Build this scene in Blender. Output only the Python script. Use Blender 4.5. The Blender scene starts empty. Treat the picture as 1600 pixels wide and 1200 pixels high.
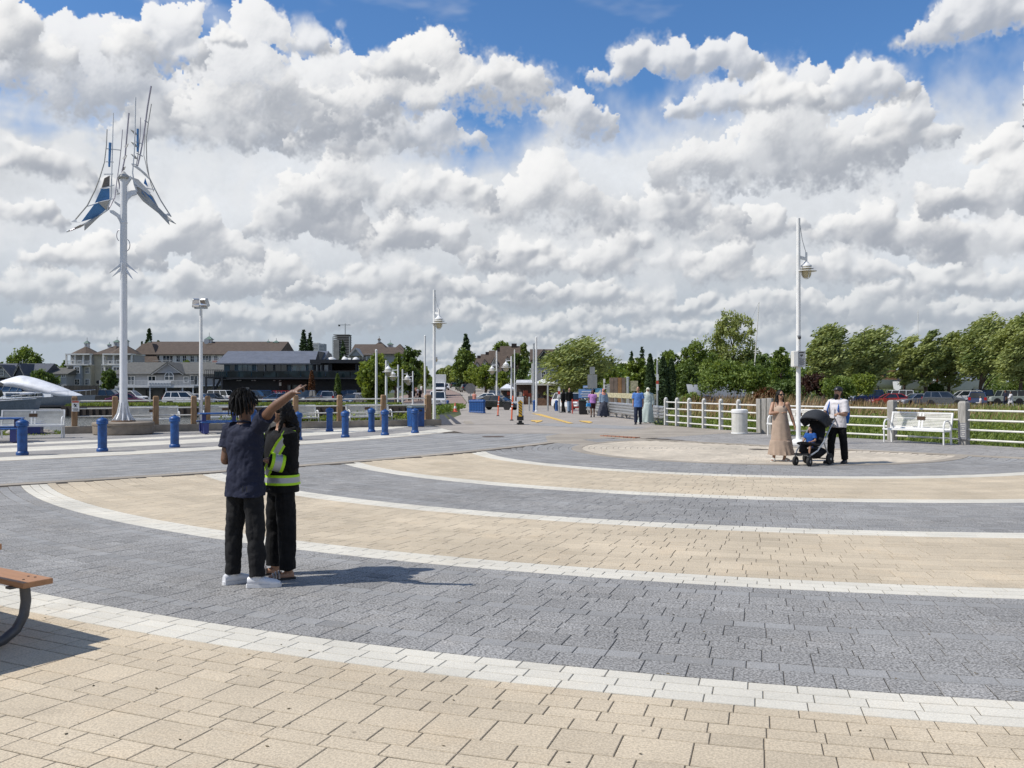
import bpy, bmesh, math, random, numpy as np
from mathutils import Vector, Matrix, noise as mnoise
R = math.radians
SC = bpy.context.scene
COL = SC.collection
# ------------------------------------------------------------------ camera
F_PX, HY, CAMH = 1440.0, 602.0, 1.83
cam = bpy.data.cameras.new('camera'); cam_ob = bpy.data.objects.new('camera', cam); COL.objects.link(cam_ob)
cam.sensor_width = 36.0; cam.lens = 36.0 * F_PX / 1600.0
cam.clip_start = 0.05; cam.clip_end = 6000.0
cam_ob.location = (0, 0, CAMH)
cam_ob.rotation_euler = (R(90) + math.atan((HY - 600.0) / F_PX), 0, 0)
SC.camera = cam_ob
# ------------------------------------------------------------------ sun, sky, exposure
SUN_EL, SUN_AZ = 50.0, 256.0                       # degrees; azimuth clockwise from +Y
sd = Vector((math.sin(R(SUN_AZ)) * math.cos(R(SUN_EL)), math.cos(R(SUN_AZ)) * math.cos(R(SUN_EL)), math.sin(R(SUN_EL))))
sun = bpy.data.lights.new('sun', 'SUN'); sun.energy = 4.6; sun.angle = R(0.55); sun.color = (1.0, 0.955, 0.89)
sun_ob = bpy.data.objects.new('sun', sun); COL.objects.link(sun_ob)
sun_ob.rotation_euler = (-sd).to_track_quat('-Z', 'Y').to_euler()
vs = SC.view_settings
vs.view_transform = 'Standard'; vs.look = 'None'; vs.exposure = 0.0; vs.gamma = 1.0; vs.use_curve_mapping = False

class NT:
    """terse node-tree building"""
    def __init__(s, tree): s.t = tree; s.n = tree.nodes; s.l = tree.links
    def add(s, typ, ins=None, **kw):
        nd = s.n.new(typ)
        for k, v in kw.items(): setattr(nd, k, v)
        for k, v in (ins or {}).items(): s.put(nd.inputs[k], v)
        return nd
    def put(s, sock, v):
        if isinstance(v, bpy.types.NodeSocket): s.l.new(v, sock)
        elif isinstance(v, bpy.types.Node): s.l.new(v.outputs[0], sock)
        elif isinstance(v, (tuple, list)) and len(v) == 3 and sock.type == 'RGBA': sock.default_value = (*v, 1)
        else: sock.default_value = v
    def m(s, op, a, b=0.0, c=0.0, clamp=False):
        nd = s.add('ShaderNodeMath', {0: a, 1: b, 2: c}, operation=op, use_clamp=clamp); return nd.outputs[0]
    def vm(s, op, a, b=(0, 0, 0)):
        nd = s.n.new('ShaderNodeVectorMath'); nd.operation = op
        s.put(nd.inputs[0], a); s.put(nd.inputs[3 if op == 'SCALE' else 1], b)
        return nd.outputs[1 if op in ('DOT_PRODUCT', 'LENGTH', 'DISTANCE') else 0]
    def mix(s, f, a, b, blend='MIX'):
        nd = s.n.new('ShaderNodeMix'); nd.data_type = 'RGBA'; nd.blend_type = blend; nd.clamp_factor = True
        s.put(nd.inputs[0], f); s.put(nd.inputs[6], a); s.put(nd.inputs[7], b); return nd.outputs[2]
    def ramp(s, f, lo, hi, a=0.0, b=1.0, smooth=True):
        nd = s.n.new('ShaderNodeMapRange'); nd.interpolation_type = 'SMOOTHSTEP' if smooth else 'LINEAR'
        for k, v in enumerate((f, lo, hi, a, b)): s.put(nd.inputs[k], v)
        return nd.outputs[0]
    def noise(s, vec, scale, detail=4.0, rough=0.5, dist=0.0, lac=2.0):
        nd = s.add('ShaderNodeTexNoise', {'Vector': vec, 'Scale': scale, 'Detail': detail, 'Roughness': rough, 'Distortion': dist, 'Lacunarity': lac})
        return nd.outputs[0]

def make_sky_image(seed=3, W=6144, H=1536):
    """upper hemisphere of cumulus, built puff by puff: azimuth across, elevation up (17 pixels a degree); alpha = cover"""
    g = np.random.default_rng(seed); D = W / 360.0
    fy = np.fft.fftfreq(H)[:, None]; fx = np.fft.rfftfreq(W)[None, :]; fr = np.sqrt(fx * fx + fy * fy); fr[0, 0] = 1
    def fbm(beta, lo, hi, ax=1.0):
        q = np.sqrt((fx * ax) ** 2 + fy * fy); q[0, 0] = 1
        sp = np.fft.rfft2(g.standard_normal((H, W)).astype(np.float32)) * q ** (-beta) * np.exp(-(lo / q) ** 2) * np.exp(-(q / hi) ** 2); sp[0, 0] = 0
        f = np.fft.irfft2(sp, s=(H, W)).astype(np.float32); return f / f.std()
    wx = fbm(1.5, 1 / 260, .5) * 4.2; wy = fbm(1.5, 1 / 260, .5) * 3.6; det = fbm(1.25, 1 / 90, .5); big = fbm(1.9, 1 / 900, .05, 1.7); streak = fbm(1.7, 1 / 500, .3, 3.0); med = fbm(1.7, 1 / 220, .2, .8)
    yy, xx = np.mgrid[0:H, 0:W].astype(np.float32)
    el = yy / D; RGB = np.zeros((H, W, 3), np.float32); A = np.zeros((H, W), np.float32)
    sm = lambda t: (lambda q: q * q * (3 - 2 * q))(np.clip(t, 0, 1))
    # bright veil behind the heaps, greyer towards the horizon
    lowc, midc = np.array((.40, .47, .55), np.float32), np.array((.74, .77, .81), np.float32); t = sm((el - 1.5) / 8.0)[..., None]
    RGB[:] = lowc * (1 - t) + midc * t; RGB *= (1 + .075 * big + .03 * streak + .012 * det)[..., None]
    A[:] = np.clip(sm((18.8 + 1.3 * big + .5 * med - el) / 5.5) + .42 * sm(streak * .55 - .25) * sm((46 - el) / 12), 0, 1)
    def put(cx, base, w, h, tone=0.0, dens=1.0, soft=1.0):
        """one heap: cx azimuth pixel, base row, width and height in pixels"""
        m = int(9 + w / h * 7 * dens); P_ = []
        for i in range(m):
            u = g.uniform(-1, 1); prof = (1 - abs(u) ** 2.2) ** .7 * g.uniform(.45, 1.0); r = h * g.uniform(.20, .36) * (1 - .35 * abs(u)); y = g.uniform(.0, max(.02, prof - r / h)) * h + r * .55; P_.append((u * w / 2, y, r, g.uniform(0, .5) * r))
            for k in range(int(5 * dens)):
                a = g.uniform(-.3, math.pi + .3); q = g.uniform(.55, 1.05); r2 = r * g.uniform(.26, .55); P_.append((u * w / 2 + math.cos(a) * r * q, y + math.sin(a) * r * q * .9, r2, r * math.sqrt(max(0, 1 - min(1, q) ** 2)) + .25 * r2))
        pad = int(h * .5 + 34); x0, x1 = int(cx - w / 2 - pad), int(cx + w / 2 + pad); y0, y1 = max(0, int(base - pad * .6)), min(H, int(base + h * 1.25 + pad)); ix = np.arange(x0, x1) % W
        sl = np.ix_(np.arange(y0, y1), ix); k_ = min(1.6, max(.35, h / 70.0)); X = np.arange(x0, x1, dtype=np.float32)[None, :] + wx[sl] * k_; Y = np.arange(y0, y1, dtype=np.float32)[:, None] + wy[sl] * k_
        Z = np.full(X.shape, -1e3, np.float32)
        for px, py, r, z in P_:
            ax, ay = cx + px, base + py; i0, i1 = max(0, int(ax - x0 - r - 26)), min(X.shape[1], int(ax - x0 + r + 26)); j0, j1 = max(0, int(ay - y0 - r - 26)), min(X.shape[0], int(ay - y0 + r + 26))
            if i1 <= i0 or j1 <= j0: continue
            d2 = (X[j0:j1, i0:i1] - ax) ** 2 + (Y[j0:j1, i0:i1] - ay) ** 2; v = np.where(d2 < r * r, z + np.sqrt(np.maximum(r * r - d2, 0)), -(np.sqrt(d2) - r) * 1.0); Z[j0:j1, i0:i1] = np.maximum(Z[j0:j1, i0:i1], v)
        Z = np.maximum(Z, -60); rel = (Y - base) / h; so = soft * (1.0 + 1.5 * np.clip(med[sl] * .9, -.5, .85)); a = g.uniform(.86, 1.0) * sm((Z + det[sl] * 2.0 * k_ + 5 * so) / (11.0 * so * k_ + 3)) * sm((rel + .16 + .06 * det[sl] + .10 * big[sl]) / .34)
        def blur(F, r):
            r = max(1, int(r))
            for ax_ in (0, 1):
                for _ in range(2):
                    q = np.cumsum(np.pad(F, [(r + 1, r) if i == ax_ else (0, 0) for i in (0, 1)], mode='edge'), ax_, dtype=np.float64); F = ((np.take(q, range(2 * r + 1, q.shape[ax_]), ax_) - np.take(q, range(0, q.shape[ax_] - 2 * r - 1), ax_)) / (2 * r + 1)).astype(np.float32)
            return F
        def lamb(F, k): gy, gx = np.gradient(F * k); return (gx * .46 - gy * .62 + .30) / np.sqrt(1 + gx * gx + gy * gy)
        Z0 = np.maximum(Z, 0); Zl = blur(Z0, h * .085); Zm = blur(Z0, max(1.5, h * .026))
        vol = blur(sm(a * 1.0), h * .16)
        s = .27 + .56 * (lamb(Zl, 1.5) - .15) + .26 * (lamb(Zm + det[sl] * .30 * k_, .8) - .15) + .42 * sm(rel * 1.15 + .10 * big[sl] * .5) - .26 * sm((.45 - rel) / .45) - .16 * sm((vol - .55) / .45) + .07 * big[sl] + .020 * det[sl] + tone * 1.6 + .07
        s = (1 / (1 + np.exp(-(s - .5) * 4.6)))[..., None]; hz = sm((7.0 - base / D) / 7.0)
        dk = np.array((.375, .405, .46)) * (1 - hz) + np.array((.35, .40, .465)) * hz; br = np.array((.97, .965, .955)) * (1 - hz) + np.array((.80, .81, .81)) * hz
        c = (dk * (1 - s) + br * s).astype(np.float32); a = a[..., None]
        RGB[sl] = RGB[sl] * (1 - a) + c * a; A[sl] = np.maximum(A[sl] * (1 - a[..., 0]) + a[..., 0], 0)
    def apx(px): return W / 2 + math.degrees(math.atan((px - 800) / F_PX)) * D
    def epx(px, py): return math.degrees(math.atan((HY - py) / math.hypot(F_PX, px - 800))) * D
    heaps = []
    # the far rows, all round: small and flat near the horizon, larger higher up
    for row, (e, wd, hd, n) in enumerate(((.3, 5.5, 1.3, 80), (1.6, 6.5, 1.7, 66), (3.0, 7.5, 2.2, 58), (4.9, 7.5, 2.5, 66), (7.0, 8.5, 3.4, 50), (9.6, 10, 4.2, 36), (12.6, 11, 5.2, 26))):
        for i in range(n):
            az = (i + g.uniform(-.4, .4)) * 360.0 / n; sees = abs(az - 180) < 33
            if sees and e > 4: continue
            heaps.append((e + g.uniform(-.9, .9), az * D, wd * g.uniform(.4, 1.5) * D, hd * g.uniform(.5, 1.5) * D, g.uniform(-.10, .07)))
    for i in range(60):                                                  # broken heaps overhead, where the camera does not look
        e = g.uniform(17, 60); az = g.uniform(0, 360)
        if abs(az - 180) < 36 and e < 30: continue
        heaps.append((e, az * D, g.uniform(7, 16) * D / max(.35, math.cos(R(e))), g.uniform(4, 8) * D, g.uniform(-.05, .08)))
    # the heaps of this sky: (centre column, base row, width, height) in photograph pixels
    for px, by, w, h, tn in ((120, 190, 420, 190, .06), (20, 110, 230, 130, .10), (250, 110, 120, 110, .08), (385, 205, 190, 185, .05), (330, 240, 300, 110, .0), (520, 215, 200, 140, .02), (700, 200, 330, 165, .03), (620, 130, 120, 60, .05), (800, 150, 120, 70, .05), (600, 250, 330, 90, -.04), (905, 220, 110, 100, .03),
        (1240, 300, 330, 190, -.06), (1340, 170, 170, 70, .04), (1060, 130, 300, 80, .08), (1160, 180, 260, 60, .07), (1535, 65, 230, 110, .04), (1420, 240, 150, 80, .0), (1560, 330, 240, 110, -.03), (870, 355, 230, 120, .05), (1030, 375, 230, 110, -.04), (545, 340, 230, 105, -.02), (690, 330, 160, 70, .02), (60, 285, 180, 60, -.05), (180, 310, 120, 40, -.03), (40, 355, 150, 45, -.04),
        (1180, 380, 230, 90, -.02), (1390, 390, 330, 95, -.02), (1540, 400, 180, 70, .02), (480, 385, 260, 80, -.05), (300, 410, 260, 85, -.02), (150, 420, 240, 70, .02), (660, 410, 270, 90, .0), (820, 425, 190, 70, .03), (980, 430, 240, 75, .0), (1130, 455, 190, 65, .05), (1300, 450, 240, 60, -.03), (1480, 460, 260, 60, .02), (400, 460, 280, 70, -.02), (230, 475, 260, 60, -.02), (70, 480, 230, 60, -.03), (590, 470, 260, 65, -.06), (760, 480, 250, 60, .0), (900, 490, 240, 50, -.03), (1080, 500, 220, 42, .0), (1230, 500, 220, 45, .03), (1400, 505, 260, 45, -.02), (1560, 500, 160, 45, .02), (500, 510, 260, 45, .02), (320, 515, 240, 42, .0), (150, 525, 230, 40, -.03), (700, 520, 230, 40, -.02), (860, 530, 220, 36, .05), (1010, 530, 180, 32, .02)):
        by += g.uniform(-9, 9) if by > 370 else 0; w *= g.uniform(.75, 1.15) if by > 370 else 1.0; h *= g.uniform(.85, 1.35) if by > 370 else 1.12; e0 = epx(px, by); heaps.append((e0 / D, apx(px), (apx(px + w / 2) - apx(px - w / 2)) * .92, epx(px, by - h) - e0, tn))
    for e, cx, w, h, tn in sorted(heaps, key=lambda q: q[0]): put(cx, e * D, w, h, tn, 1.0 if e < 16 else .8)
    # thin scud drifting across the heaps ties them together
    wv = (.50 * sm((med * .55 + streak * .35 - .25) / 1.3) * sm((el - 3) / 5) * sm((24 - el) / 7) * np.clip(A, 0, 1))[..., None]; RGB = RGB * (1 - wv) + np.array((.80, .815, .835), np.float32) * wv
    hzv = (.42 * sm((9.5 - el) / 9.5) * (1 + .25 * big))[..., None].astype(np.float32); RGB = RGB * (1 - hzv) + np.array((.52, .575, .635), np.float32) * hzv
    for px, py, w, h in ((490, 62, 40, 44), (360, 60, 50, 30)): put(apx(px), epx(px, py + h / 2), w * .6, h * .6, .05, .5, 2.0)
    img = bpy.data.images.new('cloud_field', W, H, alpha=True, float_buffer=False); img.alpha_mode = 'CHANNEL_PACKED'
    lin = np.clip(RGB, 0, 1); srgb = np.where(lin < .0031308, lin * 12.92, 1.055 * np.power(np.maximum(lin, 1e-6), 1 / 2.4) - .055)
    buf = np.empty((H, W, 4), np.float32); buf[..., :3] = srgb; buf[..., 3] = np.clip(A, 0, 1); img.pixels.foreach_set(buf.reshape(-1)); img.update(); img.pack()
    return img
def build_world():
    w = bpy.data.worlds.new('World'); SC.world = w; w.use_nodes = True
    n = NT(w.node_tree); bg = w.node_tree.nodes['Background']; out = w.node_tree.nodes['World Output']
    sk = n.add('ShaderNodeTexSky', sky_type='NISHITA', sun_disc=False, sun_elevation=R(SUN_EL), sun_rotation=R(SUN_AZ),
               altitude=80.0, air_density=1.0, dust_density=0.6, ozone_density=4.0)
    n.put(bg.inputs[0], n.mix(1.0, sk, (0.67, 0.95, 1.19), 'MULTIPLY')); bg.inputs[1].default_value = 0.115
    d = n.vm('NORMALIZE', n.add('ShaderNodeTexCoord').outputs['Generated'])
    X, Y, Z = n.add('ShaderNodeSeparateXYZ', {0: d}).outputs
    u = n.m('ADD', n.m('DIVIDE', n.m('ARCTAN2', X, Y), 2 * math.pi), 0.5); v = n.m('DIVIDE', n.m('ARCSINE', Z), math.pi / 2)
    im = n.add('ShaderNodeTexImage', {'Vector': n.add('ShaderNodeCombineXYZ', {0: u, 1: n.m('MAXIMUM', v, 0.0005), 2: 0.0}).outputs[0]}, extension='REPEAT', interpolation='Linear')
    im.image = make_sky_image()
    bc = n.add('ShaderNodeBackground', {0: im.outputs[0], 1: CLOUD_K})
    mx = n.add('ShaderNodeMixShader', {0: n.m('MULTIPLY', im.outputs[1], n.ramp(Z, -0.02, 0.0)), 1: bg.outputs[0], 2: bc.outputs[0]})
    n.put(out.inputs[0], mx)
CLOUD_K = 1.0
build_world()
SC.world.cycles.sampling_method = 'MANUAL'; SC.world.cycles.sample_map_resolution = 1024
SC.cycles.max_bounces = 5; SC.cycles.diffuse_bounces = 3; SC.cycles.glossy_bounces = 3; SC.cycles.transmission_bounces = 3; SC.cycles.transparent_max_bounces = 6
# ------------------------------------------------------------------ helpers
rnd = random.Random(5)
nrs = np.random.default_rng(11)
def P(px, py, y): return Vector(((px - 800) / F_PX * y, y, CAMH - (py - HY) / F_PX * y))   # a point seen at a pixel, at depth y
def G(px, py, z=0.0):
    y = F_PX * (CAMH - z) / (py - HY); return Vector(((px - 800) / F_PX * y, y, z))
def lerp(a, b, t): return a + (b - a) * t
PROFILE = [(-100, 0), (46, 0), (65, -.12), (93, -.65), (130, -.65), (167, .25), (250, .7), (300, 1.1), (500, 3.4), (900, 5)]
def gz(y):
    for (a, za), (b, zb) in zip(PROFILE, PROFILE[1:]):
        if y <= b: return lerp(za, zb, max(0, (y - a) / (b - a)))
    return PROFILE[-1][1]
def lotz(y): return 0.0 if y < 46 else max(-.65, gz(y)) if y < 93 else -.65
class MB:
    def __init__(s): s.v = []; s.f = []
    def add(s, vs, fs, M=None):
        o = len(s.v)
        s.v += [tuple(M @ Vector(p)) for p in vs] if M else [tuple(p) for p in vs]
        s.f += [tuple(i + o for i in f) for f in fs]; return s
    def box(s, c, d, rz=0.0, M=None, taper=1.0):
        x, y, z = d[0] / 2, d[1] / 2, d[2] / 2; t = taper
        vs = [(-x, -y, -z), (x, -y, -z), (x, y, -z), (-x, y, -z), (-x * t, -y * t, z), (x * t, -y * t, z), (x * t, y * t, z), (-x * t, y * t, z)]
        T = Matrix.Translation(Vector(c)) @ Matrix.Rotation(rz, 4, 'Z')
        return s.add(vs, [(3, 2, 1, 0), (4, 5, 6, 7), (0, 1, 5, 4), (1, 2, 6, 5), (2, 3, 7, 6), (3, 0, 4, 7)], (M @ T) if M else T)
    def beam(s, a, b, w, h, up=(0, 0, 1)):
        a = Vector(a); b = Vector(b); d = (b - a); L = d.length; d.normalize(); up = Vector(up)
        x = d.cross(up)
        if x.length < 1e-4: x = d.cross(Vector((0, 1, 0)))
        x.normalize(); z = x.cross(d)
        M = Matrix((x, d, z)).transposed().to_4x4(); M.translation = (a + b) / 2
        return s.box((0, 0, 0), (w, L, h), 0, M)
    def tube(s, pts, r, n=8, cap=True, flat=None):
        pts = [Vector(p) for p in pts]; k = len(pts)
        rs = r if isinstance(r, (list, tuple)) else [r] * k
        o = len(s.v); prev = None
        for i, p in enumerate(pts):
            t = (pts[min(i + 1, k - 1)] - pts[max(i - 1, 0)])
            t = t.normalized() if t.length > 1e-9 else Vector((0, 0, 1))
            if prev is None:
                a = t.orthogonal() if abs(t.z) > .95 else t.cross(Vector((0, 0, 1)))
            else: a = prev - t * prev.dot(t)
            a.normalize(); b = t.cross(a); prev = a
            fy = 1.0 if flat is None else flat
            for j in range(n):
                q = 2 * math.pi * j / n; s.v.append(tuple(p + (a * math.cos(q) + b * math.sin(q) * fy) * rs[i]))
        for i in range(k - 1):
            for j in range(n):
                j2 = (j + 1) % n; s.f.append((o + i * n + j, o + i * n + j2, o + (i + 1) * n + j2, o + (i + 1) * n + j))
        if cap: s.f.append(tuple(o + j for j in reversed(range(n)))); s.f.append(tuple(o + (k - 1) * n + j for j in range(n)))
        return s
    def loft(s, secs, n=16, cap=True, wob=None):
        """secs: (centre, u, v) with u, v the half-axis vectors"""
        o = len(s.v)
        for i, (c, u, v) in enumerate(secs):
            c, u, v = Vector(c), Vector(u), Vector(v)
            for j in range(n):
                q = 2 * math.pi * j / n; k = 1.0 if wob is None else 1 + wob(i, q)
                s.v.append(tuple(c + (u * math.cos(q) + v * math.sin(q)) * k))
        for i in range(len(secs) - 1):
            for j in range(n):
                j2 = (j + 1) % n; s.f.append((o + i * n + j, o + i * n + j2, o + (i + 1) * n + j2, o + (i + 1) * n + j))
        if cap:
            s.f.append(tuple(o + j for j in reversed(range(n)))); e = o + (len(secs) - 1) * n; s.f.append(tuple(e + j for j in range(n)))
        return s
    def lathe(s, prof, n=20, c=(0, 0, 0), M=None):
        c = Vector(c); o = len(s.v)
        for r, z in prof:
            for j in range(n):
                q = 2 * math.pi * j / n; p = Vector((r * math.cos(q), r * math.sin(q), z)); p = (M @ p) if M else p; s.v.append(tuple(p + c))
        for i in range(len(prof) - 1):
            for j in range(n):
                j2 = (j + 1) % n; s.f.append((o + i * n + j, o + i * n + j2, o + (i + 1) * n + j2, o + (i + 1) * n + j))
        s.f.append(tuple(o + j for j in reversed(range(n)))); e = o + (len(prof) - 1) * n; s.f.append(tuple(e + j for j in range(n)))
        return s
    def ball(s, c, r, n=12, m=8, M=None):
        r = (r, r, r) if isinstance(r, (int, float)) else r
        prof = []; o = len(s.v); c = Vector(c)
        for i in range(1, m):
            a = math.pi * i / m
            for j in range(n):
                q = 2 * math.pi * j / n; p = Vector((r[0] * math.sin(a) * math.cos(q), r[1] * math.sin(a) * math.sin(q), -r[2] * math.cos(a)))
                s.v.append(tuple((M @ p if M else p) + c))
        b = Vector((0, 0, -r[2])); t = Vector((0, 0, r[2]))
        s.v.append(tuple((M @ b if M else b) + c)); s.v.append(tuple((M @ t if M else t) + c)); ib = len(s.v) - 2
        for i in range(m - 2):
            for j in range(n):
                j2 = (j + 1) % n; s.f.append((o + i * n + j, o + i * n + j2, o + (i + 1) * n + j2, o + (i + 1) * n + j))
        for j in range(n):
            j2 = (j + 1) % n; s.f.append((ib, o + j2, o + j)); s.f.append((ib + 1, o + (m - 2) * n + j, o + (m - 2) * n + j2))
        return s
    def prism(s, poly, z0, z1, M=None):
        """poly (x, y) extruded in z; with M any plane"""
        k = len(poly); vs = [(p[0], p[1], z0) for p in poly] + [(p[0], p[1], z1) for p in poly]
        fs = [tuple(reversed(range(k))), tuple(range(k, 2 * k))] + [(i, (i + 1) % k, k + (i + 1) % k, k + i) for i in range(k)]
        return s.add(vs, fs, M)
    def build(s, name, mat, parent=None, smooth=False, world=True, bevel=0.0, kind=None, label=None, seg=1, angle=35):
        me = bpy.data.meshes.new(name)
        vs = s.v
        if parent is not None and world:
            inv = wm(parent).inverted(); vs = [tuple(inv @ Vector(p)) for p in vs]
        me.from_pydata(vs, [], s.f); me.materials.append(mat)
        ob = link(name, me, parent)
        if smooth:
            me.polygons.foreach_set('use_smooth', [True] * len(me.polygons)); me.set_sharp_from_angle(angle=R(angle))
        if bevel:
            b = ob.modifiers.new('bevel', 'BEVEL'); b.width = bevel; b.segments = seg; b.limit_method = 'ANGLE'; b.angle_limit = R(40)
            b.harden_normals = False
        if kind: ob['kind'] = kind
        if label: ob['label'] = label
        return ob
_wm = {}
def wm(o):
    M = Matrix.LocRotScale(o.location, o.rotation_euler, o.scale)
    return wm(o.parent) @ M if o.parent else M
def link(name, data, parent=None):
    ob = bpy.data.objects.new(name, data); COL.objects.link(ob)
    if parent is not None: ob.parent = parent
    return ob
def tag(o, label, cat, group=None):
    o['label'] = label; o['category'] = cat
    if group: o['group'] = group
    return o
def thing(name, label, cat, loc=(0, 0, 0), rz=0.0, group=None):
    o = bpy.data.objects.new(name, None); COL.objects.link(o); o.empty_display_size = .2
    o.location = loc; o.rotation_euler = (0, 0, rz)
    return tag(o, label, cat, group)
def dup(root, loc, rz=None, label=None, group=None, scale=None, mats=None):
    def cp(o, par):
        c = o.copy(); COL.objects.link(c); c.parent = par
        if mats and o.type == 'MESH' and o.data.materials and o.data.materials[0].name in mats:
            c.material_slots[0].link = 'OBJECT'; c.material_slots[0].material = mats[o.data.materials[0].name]
        for ch in KIDS.get(o.name, list(o.children)): cp(ch, c)
        return c
    r = cp(root, None); r.location = loc
    if rz is not None: r.rotation_euler = (0, 0, rz)
    if label: r['label'] = label
    if group: r['group'] = group
    if scale: r.scale = (scale,) * 3 if isinstance(scale, (int, float)) else scale
    return r
KIDS = {}
def quads(name, V, mat, parent=None, tint=None, kind=None, tri=False):
    """V: (n, 4, 3) array of loose faces"""
    n, k = V.shape[:2]; me = bpy.data.meshes.new(name)
    me.vertices.add(n * k); me.vertices.foreach_set('co', V.reshape(-1).astype(np.float32))
    me.loops.add(n * k); me.loops.foreach_set('vertex_index', np.arange(n * k, dtype=np.int32))
    me.polygons.add(n); me.polygons.foreach_set('loop_start', np.arange(0, n * k, k, dtype=np.int32))
    me.update(calc_edges=True)
    if tint is not None:
        at = me.attributes.new('tint', 'FLOAT', 'FACE'); at.data.foreach_set('value', np.asarray(tint, dtype=np.float32))
    me.materials.append(mat); ob = link(name, me, parent)
    if kind: ob['kind'] = kind
    return ob
# ------------------------------------------------------------------ materials
MATS = {}
def base_mat(name):
    m = bpy.data.materials.new(name); m.use_nodes = True; n = NT(m.node_tree); b = m.node_tree.nodes['Principled BSDF']
    return m, n, b
def mat(name, col, rough=.6, metal=0.0, var=.12, scale=3.0, bump=0.0, bscale=60.0, dirt=0.0, spec=.5, coat=0.0, rand=.0, alpha=None, stretch=None):
    if name in MATS: return MATS[name]
    m, n, b = base_mat(name); MATS[name] = m
    co = n.add('ShaderNodeTexCoord').outputs['Object']
    if stretch: co = n.vm('MULTIPLY', co, stretch)
    f = n.noise(co, scale, 5.0, .6)
    lo = tuple(c * (1 - var) for c in col); hi = tuple(min(1, c * (1 + var)) for c in col)
    c = n.mix(n.ramp(f, .3, .7, 0, 1), lo, hi)
    if dirt:
        c = n.mix(n.m('MULTIPLY', n.ramp(n.noise(co, scale * 2.7, 8.0, .7), .52, .75), dirt), c, tuple(x * .35 + .02 for x in col))
    if rand:
        ri = n.add('ShaderNodeObjectInfo').outputs['Random']
        c = n.mix(1.0, c, n.add('ShaderNodeCombineColor', {0: n.ramp(ri, 0, 1, 1 - rand, 1 + rand, False), 1: n.ramp(ri, 0, 1, 1 - rand, 1 + rand, False), 2: n.ramp(ri, 0, 1, 1 - rand, 1 + rand, False)}).outputs[0], 'MULTIPLY')
    n.put(b.inputs['Base Color'], c)
    n.put(b.inputs['Roughness'], n.ramp(n.noise(co, scale * 3, 4.0), .3, .7, max(.02, rough - .07), min(1, rough + .07)))
    b.inputs['Metallic'].default_value = metal; b.inputs['Specular IOR Level'].default_value = spec
    if coat: b.inputs['Coat Weight'].default_value = coat; b.inputs['Coat Roughness'].default_value = .06
    if bump:
        bp = n.add('ShaderNodeBump', {'Strength': min(1, bump), 'Distance': .004 if bump <= 1 else .004 * bump, 'Height': n.noise(co, bscale, 6.0, .6)})
        n.put(b.inputs['Normal'], bp)
    return m
def glass_mat(name, col=(.02, .03, .04), rough=.06):
    if name in MATS: return MATS[name]
    m, n, b = base_mat(name); MATS[name] = m
    co = n.add('ShaderNodeTexCoord').outputs['Object']
    n.put(b.inputs['Base Color'], n.mix(n.ramp(n.noise(co, .7, 3.0), .35, .65), tuple(c * .4 for c in col), tuple(c * 1.6 for c in col)))
    b.inputs['Roughness'].default_value = rough; b.inputs['Specular IOR Level'].default_value = .9
    return m
def leaf_mat(name, a, b_, trans=.35):
    m, n, b = base_mat(name); MATS[name] = m
    t = n.add('ShaderNodeAttribute', attribute_name='tint').outputs['Fac']
    ri = n.add('ShaderNodeObjectInfo').outputs['Random']
    c = n.mix(n.m('ADD', t, n.m('MULTIPLY', n.m('SUBTRACT', ri, .5), .3), clamp=True), a, b_)
    df = n.add('ShaderNodeBsdfDiffuse', {'Color': c}); tr = n.add('ShaderNodeBsdfTranslucent', {'Color': n.mix(1.0, c, (1.25, 1.2, .6), 'MULTIPLY')})
    gl = n.add('ShaderNodeBsdfGlossy', {'Color': (.8, .9, .7), 'Roughness': .55})
    mx = n.add('ShaderNodeMixShader', {0: trans, 1: df.outputs[0], 2: tr.outputs[0]})
    mx2 = n.add('ShaderNodeMixShader', {0: .035, 1: mx.outputs[0], 2: gl.outputs[0]})
    n.put(m.node_tree.nodes['Material Output'].inputs[0], mx2)
    return m
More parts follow.
